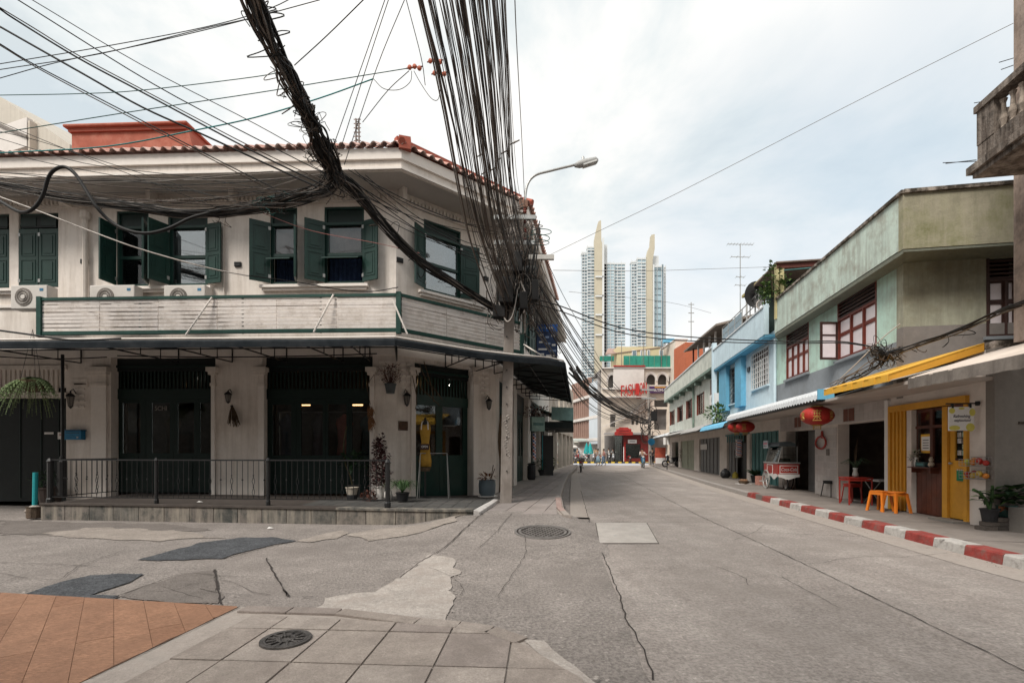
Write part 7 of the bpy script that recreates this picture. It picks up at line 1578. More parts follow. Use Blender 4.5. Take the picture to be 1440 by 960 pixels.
mb.build('stone_body', m_strip, rk); MB().ball(c+V((.18, .05, .04)), .07, .06, .05, 6, 5).build('chip', m_strip, rk)
# hanging russet plant on the corner pier
def hp3(Wl, px, py, o): return Wl.at(px, py, o)
c = CW.at(549, 553, .28) if False else FW.at(549, 553, .30); hp_2 = thing('hanging_pot', 'grey pot of dried russet stems hung on the corner pier', 'potted plant', c); pot(c, .15, .25, M('slate pot', (.08, .09, .095), .6, .15, 6), hp_2, .7); mb = MB()
for k in range(40):
    e = c+V((rnd.uniform(-.3, .3), rnd.uniform(-.15, .15), rnd.uniform(.4, .72))); mb.tube([c+V((0, 0, .2)), c.lerp(e, .5)+V((0, 0, .1)), e], [.006, .005, .003], 3)
mb.build('stems', m_leafr, hp_2, kind='stuff'); foliage(c+V((0, 0, .52)), .32, .2, .26, 260, .07, .035, m_leafr, 'leaves', hp_2); MB().tube([c+V((0, .1, .2)), FW.at(549, 520, 0)], .008, 4).build('hook', m_black, hp_2)
# tall red-leaf plant, grass plant, pots
def terr(px, py, z=.33): return G(px, py, z)
c = terr(535, 702); rp_ = thing('potted_shrub', 'tall dark red leafed shrub in a white pot behind the railing', 'potted plant', c); pot(c+V((-.02, 0, 0)), .17, .34, m_wpot, rp_, .8)
mb = MB(); mb.tube([c+V((0, 0, .25)), c+V((.05, 0, .8)), c+V((0, 0, 1.35))], [.02, .015, .008], 5); mb.build('stem', m_stem, rp_)
for k in range(10):
    h = .38+k*.11; w_ = .34*(1-.065*k) if k else .24; foliage(c+V((rnd.uniform(-.04, .04), 0, h)), w_, w_*.8, .1, 90, .085, .06, M('dark red leaf', (.060, .022, .022), .55, .5, 12, 0), 'leaves', rp_)
foliage(c+V((.02, 0, 1.47)), .09, .07, .12, 40, .08, .05, M('dark red leaf', (.06, .022, .022)), 'leaves', rp_)
c = terr(566, 704); gp_ = thing('potted_grass', 'arching dark green grassy plant before the corner pier', 'potted plant', c); pot(c, .16, .2, m_black_p, gp_)
for k in range(6):
    mb = MB()
    for j in range(42):
        a = rnd.uniform(0, 6.28); L_ = rnd.uniform(.42, .75); prev = c+V((0, 0, .18)); wv = .006
        for s in range(1, 6):
            t = s/5; p = c+V((math.cos(a)*L_*.72*t, math.sin(a)*L_*.6*t, .18+L_*1.2*t-1.0*L_*t**2.4)); sd = V((-math.sin(a), math.cos(a), 0))*wv*(1.3-t); mb.quad(prev-sd, prev+sd, p+sd*.8, p-sd*.8); prev = p
    mb.build('blades', m_leaf, gp_)
c = terr(495, 702); ep = thing('planter', 'empty cream pot on a dark plinth behind the railing', 'pot', c); MB().lathe(c, [(.12, 0), (.12, .12)], 12).build('plinth', m_black_p, ep); pot(c+V((0, 0, .12)), .15, .18, M('cream pot', (.42, .37, .31), .7, .1, 6), ep)
c = terr(520, 703); rb = thing('low_plant', 'low dark red ground plant beside the white pot', 'plant', c); foliage(c+V((0, 0, .1)), .2, .12, .12, 140, .08, .05, m_leafr, 'leaves', rb); MB().tube([c, c+V((0, 0, .1))], .01, 4).build('stem', m_stem, rb)
c = terr(546, 703); wb = thing('white_jug', 'pale round jug between the shrub and the grassy plant', 'jug', c); MB().lathe(c, [(.07, 0), (.10, .1), (.09, .2), (.05, .26), (.06, .3)], 10).build('jug_body', m_wpot, wb, True); MB().tube([c+V((.09, 0, .1)), c+V((.14, 0, .18)), c+V((.06, 0, .27))], .01, 5).build('handle', m_wpot, wb)
c = FW.P(FW.t(505), .35, .33); bm_ = thing('leafy_plant', 'broad leafed plant with twisting stem at the glass doors', 'plant', c); MB().tube(spline([c, c+V((-.1, 0, .5)), c+V((-.22, 0, .8)), c+V((-.28, 0, 1.3)), c+V((-.2, 0, 1.8))], 4), .02, 5).build('stem', m_stem, bm_); foliage(c+V((-.02, 0, .92)), .32, .2, .24, 90, .2, .10, m_leafd, 'leaves', bm_); pot(c, .16, .3, m_black_p, bm_)
brn = thing('dried_branch', 'dried palm branch arching from the corner pier over the door', 'branch', CW.at(588, 520, .3))
for l in ([(590, 512), (600, 535), (612, 548), (622, 562)], [(585, 520), (592, 545), (604, 556), (618, 570)], [(596, 508), (606, 540), (610, 565)], [(580, 528), (586, 560), (584, 575)]): MB().tube(spline([CW.at(a, b, .25) for a, b in l], 4), .012, 4).build('twig', m_dry, brn)
mb = MB(); c = FW.at(521, 585, .2)
for k in range(60): mb.leaf(c+V((rnd.uniform(-.06, .06), 0, rnd.uniform(-.2, .3))), V((rnd.uniform(-.2, .5), -.2, -1)), V((0, -1, 0)), .26, .03)
st_ = thing('dried_bunch', 'pale brown sheaf hanging at the edge of the corner pier', 'dried plant', c); mb.build('sheaf', M('straw brown', (.20, .10, .05), .9, .3, 8, 0), st_, kind='stuff'); MB().tube([c+V((0, 0, .3)), c+V((-.1, 0, .8)), c+V((.1, 0, 1.1))], .006, 4).build('cord', m_dry, st_)
# steel trestle and mannequin with the OPEN board
q = [terr(588, 702, .27), terr(629, 701, .25)]; ts = thing('steel_rack', 'thin steel trestle standing before the corner door', 'rack', q[0]); zt_ = .27+(702-652)/F*q[0].y
for i, p in enumerate(q):
    s = 1 if i else -1
    for dy in (0, .3): MB().tube([p+V((s*.03, dy, -.03)), V((p.x-s*.03, p.y+.15, zt_+.27-.0))], .012, 5).build('leg', m_steel, ts)
MB().tube([V((q[0].x+.03, q[0].y+.15, zt_+.27)), V((q[1].x-.03, q[1].y+.15, zt_+.27))], .012, 5).build('top_bar', m_steel, ts)
c = CW.P(CW.t(598), .75, .22); c = V((U(598, 650, q[0].y+.3).x, q[0].y+.3, .27)); dm = thing('mannequin', 'dress form in a mustard apron with a small OPEN board', 'mannequin', c); s = c.y/F
zc = lambda py: CH+(HY-py)*s
mcl = M('mustard cloth', (.42, .24, .045), .9, .15, 8, .3); prof = [(.155, 656), (.165, 648), (.13, 634), (.10, 622), (.13, 610), (.145, 602), (.12, 596)]
mb = MB(); n = 16; c0_ = V((c.x, c.y, 0))
for r_, py in prof:
    for k in range(n): a = 2*math.pi*k/n; mb.v.append(c0_+V((r_*math.cos(a)*(1+.04*math.sin(a*6)), r_*.62*math.sin(a), zc(py))))
for i in range(len(prof)-1):
    for k in range(n): a = i*n+k; b = i*n+(k+1) % n; mb.f.append((a, b, b+n, a+n))
mb.f.append(tuple(range(n*len(prof)-n, n*len(prof)))); mb.f.append(tuple(reversed(range(n)))); mb.build('torso', mcl, dm, True)
for s_ in (-1, 1): MB().tube(spline([c0_+V((s_*.09, -.08, zc(604))), c0_+V((s_*.075, -.05, zc(594))), c0_+V((s_*.05, .02, zc(592)))], 3), .014, 5).build('strap', m_sign, dm)
MB().lathe(c0_+V((0, 0, zc(597))), [(.10, 0), (.055, .05), (.045, .1), (.03, .15)], 10).build('neck', m_black, dm, True); MB().ball(c0_+V((0, 0, zc(597)+.17)), .03, n=8, m=6).build('knob', m_black, dm, True)
MB().lathe(c0_+V((0, 0, .27)), [(.16, 0), (.16, .02), (.025, .05), (.02, zc(656)-.27)], 10).build('stand', m_black, dm)
MB().lathe(c0_+V((0, 0, zc(662))), [(.12, 0), (.15, .09)], 12).build('petticoat', m_dry, dm)
ob = MB().box(c.x-.10, c.x+.13, c.y-.17, c.y-.155, zc(632), zc(624)).build('board', m_frame2, dm); text('OPEN', 'lettering', m_sign, dm, (c.x+.015, c.y-.175, zc(628)), .0, .085, .16, .002)
# blue grey pot by the last pier
c = G(685, 697, .27); bp2 = thing('round_pot', 'blue grey round pot with orange brown succulent beside the last pier', 'potted plant', c); MB().lathe(c, [(.17, 0), (.22, .08), (.235, .3), (.22, .42), (.235, .44), (.20, .44), (.19, .4)], 16).build('pot', M('blue grey glaze', (.10, .135, .16), .4, .1, 5), bp2, True); MB().lathe(c+V((0, 0, .38)), [(.19, 0), (.18, .03)], 12).build('soil', m_soil, bp2)
foliage(c+V((0, 0, .5)), .2, .18, .06, 60, .15, .05, M('orange brown leaf', (.22, .09, .035), .6, .4, 9, 0), 'leaves', bp2); MB().lathe(c+V((.02, 0, -.02)), [(.26, 0), (.28, .03)], 14).build('saucer', m_sign, bp2)
for k in range(2): MB().tube([c+V((.1, 0, .45)), c+V((.17+.04*k, 0, .85-.1*k))], .012, 5).build('stick', m_dry, bp2)
# along the left pavement
def onpave(px, py): return G(px, py, .2)
c = onpave(746, 674); bn = thing('rubbish_bin', 'black bag lined bin on the pavement beyond the pole', 'bin', c); MB().lathe(c, [(.21, 0), (.24, .1), (.24, .62), (.2, .68), (.26, .72), (.2, .74)], 12).build('bin_body', m_black_p, bn); MB().lathe(c+V((0, 0, .7)), [(.22, 0), (.05, .06)], 12).build('lid', m_cable, bn)
c = SW.P(6.0, .12, .2); bpW = W(U(749, 640, 20), U(753.5, 640, 20)); bt = thing('barber_pole', 'striped red white and blue barber pole on the left shopfront', 'barber pole', U(751, 650, 19.5))
def barber(c, z0, z1, r, t):
    n = 10; st = 16; mr = [m_red, m_sign, M('barber blue', (.02, .06, .30), .5), m_sign]
    mbs = [MB() for _ in range(4)]
    for i in range(st):
        for k in range(n):
            a0, a1 = 2*math.pi*k/n, 2*math.pi*(k+1)/n; za, zb_ = z0+(z1-z0)*i/st, z0+(z1-z0)*(i+1)/st
            mbs[((k+i*2)//2) % 4].quad(c+V((r*math.cos(a0), r*math.sin(a0), za)), c+V((r*math.cos(a1), r*math.sin(a1), za)), c+V((r*math.cos(a1), r*math.sin(a1), zb_)), c+V((r*math.cos(a0), r*math.sin(a0), zb_)))
    for m_, b_ in zip(mr, mbs): b_.build('stripe', m_, t)
    for z in (z0-.06, z1): MB().lathe(c+V((0, 0, z)), [(r*1.2, 0), (r*1.2, .06)], 10).build('cap', m_steel, t)
c = U(751, 640, 19.5); barber(V((c.x, c.y, 0)), Z(646, 19.5), Z(610, 19.5), .07, bt)
sx = thing('sign_box', 'pale green hanging sign box on the left shopfront', 'sign', U(756, 605, 19)); Wn = W(U(748, 600, 19), U(766, 600, 19.3)); MB().wbox(Wn, 0, Wn.len, -.15, 0, Wn.z(756, 606), Wn.z(756, 586)).build('box', M('pale green acrylic', (.25, .36, .32), .5, .25, 6), sx); MB().wbox(Wn, .06, Wn.len-.06, 0, .01, Wn.z(756, 598), Wn.z(756, 594)).build('print', M('dark teal print', (.08, .16, .15), .5), sx)
bk_ = thing('black_screen', 'tall black screen with a cyan edge on the left pavement', 'screen', onpave(771, 668)); MB().box(X(763.5, 26), X(778, 26), 26, 26.06, .2, Z(612, 26)).build('panel', m_black, bk_); MB().box(X(762.5, 26), X(763.5, 26), 25.98, 26.08, .2, Z(612, 26)).build('cyan_edge', M('cyan paint', (.02, .35, .42), .5), bk_)
ws_ = thing('small_sign', 'small white sign under the far left awnings', 'sign', U(776, 605, 26)); MB().box(X(771, 26), X(781, 26), 26.1, 26.16, Z(608, 26), Z(604, 26)).build('plate', m_sign, ws_); MB().box(X(773, 26), X(779, 26), 26.08, 26.1, Z(606.4, 26), Z(605.6, 26)).build('print', m_cable3, ws_)
for k, (px, py, h, w_, lab) in enumerate(((760, 668, .85, .28, 'bushy potted plant nearest the bin'), (769, 664, .7, .26, 'dark potted plant beside the black screen'), (776, 661, .75, .28, 'far potted plant at the row of pots'), (757, 665, 1.0, .2, 'slim potted plant against the shopfront'))):
    c = onpave(px, py); t = thing('potted_plant', lab, 'potted plant', c); pot(c, .2, .3, m_black_p, t); foliage(c+V((0, 0, h*.75)), w_, w_, h*.42, 160, .16, .06, (m_leaf, m_leafd)[k % 2], 'leaves', t)
vn = thing('door_vine', 'brown climbing stems on the side door behind the pole', 'plant', SW.P(.4, .1, .2)); 
for k in range(9): p = SW.P(.15+k*.09, .08, .2); MB().tube(spline([p, p+V((.03, 0, .8)), p+V((-.03, 0, 1.6)), p+V((.02, 0, 2.3+.1*(k % 3)))], 3), .012, 4).build('stem', m_dry, vn)
foliage(SW.P(5, .6, 3.1), .6, .7, .25, 200, .16, .06, m_leafr, 'dry_leaves', vn)
cg = thing('post_graffiti', 'pale scrawled paint marks down the concrete pole', 'graffiti', (-.14, PY-.15, 1.5))
for k in range(9):
    z = 1.35+k*.12; p = V((-.15+rnd.uniform(-.05, .05), PY-.142, z)); MB().tube(spline([p, p+V((.05, 0, .03)), p+V((-.03, 0, .06)), p+V((.04, 0, .09))], 3), .008, 4).build('mark', m_cablew, cg)

# ------------------------------------------------------------------ right-hand pavement props
m_lred = M('lantern red', (.36, .025, .018), .6, .1, 6, .05); m_gold = M('gold print', (.50, .32, .09), .4, .1, 9, metal=.5)
def paper_lantern(c, r, h, lab):
    t = thing('paper_lantern', lab, 'lantern', c-V((0, 0, h*.6)), 'red paper lanterns under the right awnings'); n = 24; m = 8
    for k in range(n):
        mb = MB(); a0, a1 = 2*math.pi*k/n, 2*math.pi*(k+1)/n; am = (a0+a1)/2
        for i in range(m+1):
            th = math.pi*(.12+.76*i/m); rr, zz_ = r*math.sin(th), -h/2*math.cos(th)*1.02
            for a, f in ((a0, .965), (am, 1.0), (a1, .965)): mb.v.append(c+V((rr*f*math.cos(a), rr*f*math.sin(a), zz_)))
        for i in range(m):
            for j in (0, 1): q = i*3+j; mb.f.append((q, q+1, q+4, q+3))
        mb.build('paper_rib', m_lred, t, True)
    for z, r_ in ((-h*.53, .17), (h*.44, .19)): MB().lathe(c+V((0, 0, z)), [(r*r_*1.9, 0), (r*r_*1.9, h*.09)], 12).build('gold_ring', m_gold, t)
    MB().tube([c+V((0, 0, h*.5)), c+V((0, 0, h*.5+.28))], .01, 5).build('cord', m_black, t)
    mb = MB()
    for k in range(12): a = k*.52; mb.tube([c+V((r*.22*math.cos(a), r*.22*math.sin(a), -h*.52)), c+V((r*.22*math.cos(a), r*.22*math.sin(a), -h*.72))], .007, 3)
    mb.build('tassel', m_gold, t, kind='stuff')
    return t
c = U(1149, 584.5, 12.9); pl1 = paper_lantern(c, .40, .50, 'large red paper lantern with gold glyphs beside the tiled pier')
vd = (V((0, 0, 1.5))-c).to_2d().normalized(); an_ = math.atan2(vd.y, vd.x)
def glyph(c, r, t, a, sc=1.0):
    n = V((math.cos(a), math.sin(a), 0)); tx = V((-n.y, n.x, 0)); o = c+n*(r*1.0+.01)
    for (x0, z0, x1, z1) in ((-.09, .10, .09, .10), (-.07, .04, .07, .04), (0, .13, 0, -.10), (-.08, -.03, .08, -.03), (-.07, -.1, -.02, -.04), (.07, -.1, .02, -.04), (-.09, -.13, .09, -.13), (-.05, .07, -.05, .0), (.05, .07, .05, .0)):
        MB().tube([o+tx*x0*sc+V((0, 0, z0*sc)), o+tx*x1*sc+V((0, 0, z1*sc))], .009*sc, 4).build('gold_stroke', m_gold, t)
glyph(c, .40, pl1, an_, 1.1); glyph(c, .385, pl1, an_+.95, .8); glyph(c, .385, pl1, an_-.95, .8)
c = U(1036, 600.5, 20.6); q = paper_lantern(c, .36, .46, 'faded red paper lantern farther from the camera'); glyph(c, .36, q, an_, .9)
c = U(1048, 600, 19.6); q = paper_lantern(c, .36, .46, 'red paper lantern overlapping the faded one'); glyph(c, .36, q, an_, .9)
# orange and red stools, table
m_ora = M('bright orange plastic', (.72, .20, .02), .4, .06, 8, 0); m_rpl = M('red painted steel', (.35, .03, .02), .4, .1, 8, 0)
def stool(c, mat, lab, w_=.15, h=.45, rot=.2, round_=False, leg=.016, grp='orange plastic stools'):
    t = thing('stool', lab, 'stool', (0, 0, 0), grp)
    if round_: MB().lathe((0, 0, h-.03), [(w_*1.15, 0), (w_*1.2, .02), (w_*1.15, .03)], 16).build('seat', mat, t)
    else: MB().box(-w_, w_, -w_, w_, h-.03, h).build('seat', mat, t, bevel=.01)
    for sx_ in (-1, 1):
        for sy in (-1, 1):
            b = V((sx_*w_*1.2, sy*w_*1.2, 0)); tp = V((sx_*w_*.85, sy*w_*.85, h-.03)); mb = MB(); l = leg
            mb.hexa([b+V((-l, -l, 0)), b+V((l, -l, 0)), b+V((l, l, 0)), b+V((-l, l, 0)), tp+V((-l, -l, 0)), tp+V((l, -l, 0)), tp+V((l, l, 0)), tp+V((-l, l, 0))]).build('leg', mat, t)
    for sy in (-1, 1): MB().box(-w_*.9, w_*.9, sy*w_*.9-.008, sy*w_*.9+.008, h-.09, h-.03).build('apron', mat, t); MB().box(sy*w_*.9-.008, sy*w_*.9+.008, -w_*.9, w_*.9, h-.09, h-.03).build('apron', mat, t)
    t.location = c; t.rotation_euler = (0, 0, rot); return t
def rpv(px, py): return G(px, py, .147)
stool(rpv(1238, 718), m_ora, 'square orange plastic stool nearer the dark opening', .145, .46, .3, leg=.022); stool(rpv(1260, 720), m_ora, 'round orange plastic stool beside the square one', .15, .46, .1, True, leg=.022)
stool(rpv(1159, 696)+V((-.12, -.5, 0)), m_black, 'thin black metal stool before the tiled pier', .15, .48, .2, leg=.009, grp=None)
tb2 = thing('red_table', 'small red metal table with a vase of thin leaves', 'table', (0, 0, 0)); MB().box(-.28, .28, -.25, .25, .66, .69).build('tabletop', m_rpl, tb2)
for sx_ in (-1, 1):
    for sy in (-1, 1): MB().box(sx_*.26-.013, sx_*.26+.013, sy*.23-.013, sy*.23+.013, 0, .66).build('leg', m_rpl, tb2)
    MB().box(sx_*.26-.008, sx_*.26+.008, -.23, .23, .60, .64).build('rail', m_rpl, tb2); MB().box(-.26, .26, sx_*.23-.008, sx_*.23+.008, .60, .64).build('rail', m_rpl, tb2)
cT = V((U(1203, 700, 12.35).x, 12.35, .147)); tb2.location = cT; tb2.rotation_euler = (0, 0, -.15)
rs2 = stool(V((U(1211, 700, 12.3).x+.08, 12.75, .147)), m_rpl, 'low red metal stool tucked behind the red table', .14, .5, .1, leg=.010, grp=None)
vs_ = thing('vase', 'clear glass vase with drooping thin leaves on the red table', 'vase', cT+V((.0, 0, .69))); c = cT+V((.0, 0, .69)); MB().lathe(c, [(.055, 0), (.075, .06), (.045, .16), (.06, .24)], 10).build('vase_body', M('grey glass', (.35, .36, .34), .1, .1, 5, 0), vs_, True)
for k in range(34):
    a = rnd.uniform(0, 6.28); L_ = rnd.uniform(.25, .5); mb = MB(); mb.tube([c+V((0, 0, .2)), c+V((math.cos(a)*L_*.4, math.sin(a)*L_*.4, .25+L_*.5)), c+V((math.cos(a)*L_*.9, math.sin(a)*L_*.9, .25+L_*.25))], [.006, .005, .002], 4); mb.build('blade', m_leafd, vs_)
mb = MB(); [mb.tube([c+V((0, 0, .2)), c+V((.02*k, 0, .8+.06*k))], .004, 3) for k in range(-2, 4)]; mb.build('tall_stems', m_dry, vs_)
ftb = thing('folding_table', 'white topped folding table inside the dark opening', 'table', V((U(1228, 700, 12.4).x, 12.5, .15))); c = V((U(1229, 690, 12.6).x, 12.6, .15)); MB().box(c.x-.1, c.x+.75, 12.3, 13.0, .72, .75).build('tabletop', m_sign, ftb)
for x_ in (.0, .6):
    for s_ in (-1, 1): MB().tube([(c.x+x_, 12.65-s_*.28, .15), (c.x+x_, 12.65+s_*.28, .72)], .014, 5).build('leg', m_steel, ftb)
wr = thing('wreath', 'red ring wreath with a tall loop on the tiled pier', 'wreath', RW.P(RW.t(1157), .05, RW.z(1157, 632))); c = RW.P(RW.t(1156.5), .05, RW.z(1157, 622)); mb = MB(); tx = V((RW.d.x, RW.d.y, 0))
mb.tube([c+tx*(.30*math.cos(k*.4))*1.15+V((0, 0, .19*math.sin(k*.4))) for k in range(17)], .028, 6); mb.build('ring', m_rpl, wr); c2 = c+tx*.09+V((0, 0, .24)); MB().tube([c2+tx*(.035*math.cos(k*.5))+V((0, 0, .1*math.sin(k*.5))) for k in range(14)], .024, 5).build('bow_loop', m_rpl, wr)
MB().wbox(RW, RW.t(1163), RW.t(1167), .012, .03, RW.z(1165, 640), RW.z(1165, 631)).build('print', m_cable3, wr)
# food cart
ct = thing('food_cart', 'red street food cart with glass cabinet and a spoked wheel', 'cart', (0, 0, 0)); m_cred = M('cart red', (.34, .028, .02), .45, .1, 5, .05, coat=.2); m_cw = M('cart white', (.62, .60, .58), .5, .08, 5, .05)
L0, L1, D0, D1 = -.72, .72, -.34, .34     # length along x, front face at -y
MB().box(L0, L1, D0, D1, .50, .92).build('body', m_cred, ct, bevel=.01); MB().box(L0-.02, L1+.02, D0-.02, D1+.02, .92, .97).build('counter', m_steel, ct)
mb = MB(); n = 12
for i in range(n+1): x = L0+(L1-L0)*i/n; z = .42+.06*math.cos(i*1.05); mb.v += [V((x, D0-.012, z)), V((x, D0-.012, .56+.015*math.sin(i*2)))]
mb.f = [(2*i, 2*i+2, 2*i+3, 2*i+1) for i in range(n)]; mb.build('white_skirt', m_cw, ct)
mb = MB()
for i in range(7): y = D0+(D1-D0)*i/6; mb.v += [V((L1+.012, y, .42+.05*math.cos(i*1.1))), V((L1+.012, y, .56))]
mb.f = [(2*i, 2*i+2, 2*i+3, 2*i+1) for i in range(6)]; mb.build('white_skirt', m_cw, ct)
for (a, b, c_, d) in ((-.35, -.33, .56, .88), (.2, .22, .56, .88), (-.33, .2, .86, .88)): MB().box(a, b, D0-.012, D0, c_, d).build('white_trim', m_cw, ct)
for (a, b, c_, d) in ((D0+.05, D0+.07, .58, .86), (D1-.07, D1-.05, .58, .86), (D0+.07, D1-.07, .84, .86), (D0+.07, D1-.07, .58, .60)): MB().box(L1, L1+.012, a, b, c_, d).build('white_trim', m_cw, ct)
text('Coca-Cola', 'lettering', m_cw, ct, (L1+.015, 0, .72), R(90), .17, .50, .003, shear=.3)
for x in (L0+.1, L1-.1):
    for y in (D0+.04, D1-.04): MB().tube([(x, y, .97), (x+(.0 if y > 0 else 0), y+(.12 if y < 0 else 0), 1.52)], .014, 5).build('cabinet_post', m_steel, ct)
MB().hexa([(L0+.1, D0+.03, .97), (L1-.1, D0+.03, .97), (L1-.1, D0+.04, .97), (L0+.1, D0+.04, .97), (L0+.1, D0+.15, 1.5), (L1-.1, D0+.15, 1.5), (L1-.1, D0+.16, 1.5), (L0+.1, D0+.16, 1.5)]).build('glass_front', m_glass, ct)
MB().box(L1-.11, L1-.10, D0+.08, D1-.05, .99, 1.5).build('glass_side', m_glass, ct); MB().box(L0+.12, L1-.12, D0+.1, D1-.06, 1.22, 1.235).build('glass_shelf', m_glassb, ct)
mb = MB(); n = 8
for i in range(n+1): a = math.pi*i/n; mb.v += [V((L0+.1, -.02-math.cos(a)*.28, 1.52+.16*math.sin(a)**.8)), V((L1-.06, -.02-math.cos(a)*.28, 1.52+.16*math.sin(a)**.8))]
mb.f = [(2*i, 2*i+1, 2*i+3, 2*i+2) for i in range(n)]+[tuple(range(0, 2*n+2, 2)), tuple(reversed(range(1, 2*n+2, 2)))]; mb.build('domed_roof', M('grey tarpaulin', (.09, .11, .12), .7, .2, 5), ct)
for k in range(6): MB().box(-.55+k*.2, -.42+k*.2, -.12, .1, .98, 1.06+.04*(k % 2)).build('food_tray', (M('orange brown food', (.40, .18, .06), .8, .3, 20), m_steel, m_leafd)[k % 3], ct)
MB().box(-.62, -.34, D0+.16, .0, .98, 1.20).build('cardboard_box', M('cardboard', (.42, .22, .11), .9, .1, 6), ct)
MB().box(-.72, -.24, D0-.02, D0, 1.46, 1.74).build('price_board', M('pale blue board', (.38, .42, .46), .5, .25, 7), ct); MB().box(-.68, -.30, D0-.025, D0-.02, 1.60, 1.66).build('print_line', M('pink print', (.55, .2, .25), .6), ct); MB().box(-.66, -.34, D0-.025, D0-.02, 1.52, 1.55).build('print_line', m_cable3, ct)
def wheel(t, c, r, mat_t=m_black, sp=12, ax='y', th=.025, rimm=None):
    mb = MB(); n = 24; P = lambda a, rr, o=0: V(c)+(V((math.cos(a)*rr, o, math.sin(a)*rr)) if ax == 'y' else V((o, math.cos(a)*rr, math.sin(a)*rr)))
    ty = mb.tube([P(2*math.pi*k/n, r) for k in range(n+1)], th, 6, cap=False).build('wheel', mat_t, t, True)
    MB().tube([P(2*math.pi*k/n, r-th*1.2) for k in range(n+1)], th*.5, 5, cap=False).build('rim', rimm or m_steel, ty, True)
    mb = MB()
    for k in range(sp): mb.tube([P(2*math.pi*k/sp, .02), P(2*math.pi*k/sp, r-th)], .004, 3)
    mb.build('spokes', m_steel, ty, kind='stuff'); MB().tube([P(0, 0, -.05), P(0, 0, .05)], .03, 8).build('hub', m_steel, ty)
    return ty
wheel(ct, (-.30, D0-.06, .33), .33, M('pale tyre', (.30, .29, .27), .8), 18); wheel(ct, (-.30, D1+.06, .33), .33, m_black, 18); wheel(ct, (.42, 0, .22), .21, m_black, 10)
MB().tube([(.42, -.06, .22), (.42, -.06, .5)], .02, 5).build('fork', m_steel, ct); MB().box(L0, L0+.03, D0, D1, .93, .95).build('push_bar', m_steel, ct)
cdir = math.atan2(-.985, -.1725)
ct.location = V((9.62, 17.3, .147)); ct.rotation_euler = (0, 0, cdir)
# items between cart and shutters
c = rpv(1062, 678); t = thing('palm_plant', 'broad dark palm leaves in a tub beside the cart', 'potted plant', c); pot(c, .18, .3, m_black_p, t)
for k in range(13):
    a = k*.5; L_ = rnd.uniform(.5, .85); p = c+V((0, 0, .28)); d = V((math.cos(a), math.sin(a), rnd.uniform(.4, 1.3))).normalized(); MB().leaf(p, d, V((0, 0, 1)), L_, .2).build('leaf', m_leafd, t)
c = rpv(1066, 681)+V((.0, -.2, 0)); t = thing('box', 'pink patterned cardboard box beside the cart wheel', 'box', c); MB().box(c.x-.12, c.x+.2, c.y-.1, c.y+.2, .147, .5).build('carton', M('pink carton', (.50, .24, .19), .8, .25, 12), t); MB().box(c.x-.10, c.x+.18, c.y-.105, c.y-.1, .3, .34).build('print', m_cw, t)
c = rpv(1046, 680); t = thing('basket', 'low basket of brown fruit on a sheet by the kerb side', 'basket', c); MB().lathe(c, [(.16, 0), (.22, .12), (.2, .12)], 12).build('basket_body', m_dry, t); MB().box(c.x-.3, c.x+.25, c.y-.15, c.y+.15, .148, .16).build('sheet', m_cw, t)
for k in range(7): MB().ball(c+V((.1*math.cos(k*.9), .1*math.sin(k*.9), .14)), .06, n=7, m=5).build('fruit', M('brown fruit', (.20, .11, .06), .7), t, True)
c = rpv(1020, 672); t = thing('rubbish_bag', 'black rubbish bag against the shutters', 'bag', c); mb = MB().ball(c+V((0, 0, .2)), .26, .2, .24, 9, 7)
for v in mb.v: v += V((rnd.uniform(-.02, .02), rnd.uniform(-.02, .02), rnd.uniform(-.02, .02)))
mb.build('bag_body', m_black_p, t); MB().lathe(c+V((0, 0, .4)), [(.05, 0), (.09, .08)], 7).build('knot', m_black_p, t)
c = rpv(1034, 672); t = thing('broom', 'yellow bristled broom leaning by the dark shutter', 'broom', c); MB().lathe(c, [(.16, 0), (.14, .2), (.04, .32)], 10).build('bristle_head', M('yellow bristles', (.35, .28, .05), .8, .2, 12), t); MB().tube([c+V((0, 0, .3)), c+V((.05, .2, 1.4))], .014, 5).build('handle', m_dry, t)
t = thing('barber_pole', 'blue starred barber pole beneath the far paper lanterns', 'barber pole', U(1047, 645, 20.3)); c = RW.P(RW.t(1047), .25, 0); barber(c, .15+RW.z(1047, 641)-.15, RW.z(1047, 619), .14, t)
for s_ in range(8): MB().ball(c+V((-.13, -.05+.04*(s_ % 2), RW.z(1047, 640-s_*2.6))), .025, n=5, m=4).build('star', m_sign, t)
c = G(964, 657, .147); t = thing('round_shrub', 'dense round green shrub on the far pavement', 'shrub', c)
for k in range(5): foliage(c+V((rnd.uniform(-.3, .3), rnd.uniform(-.3, .3), .5+k*.22)), .52, .5, .38, 180, .13, .06, (m_leafd, m_leaf)[k % 2], 'leaves', t)
MB().tube([c, c+V((0, 0, .6))], .04, 5).build('stem', m_stem, t)
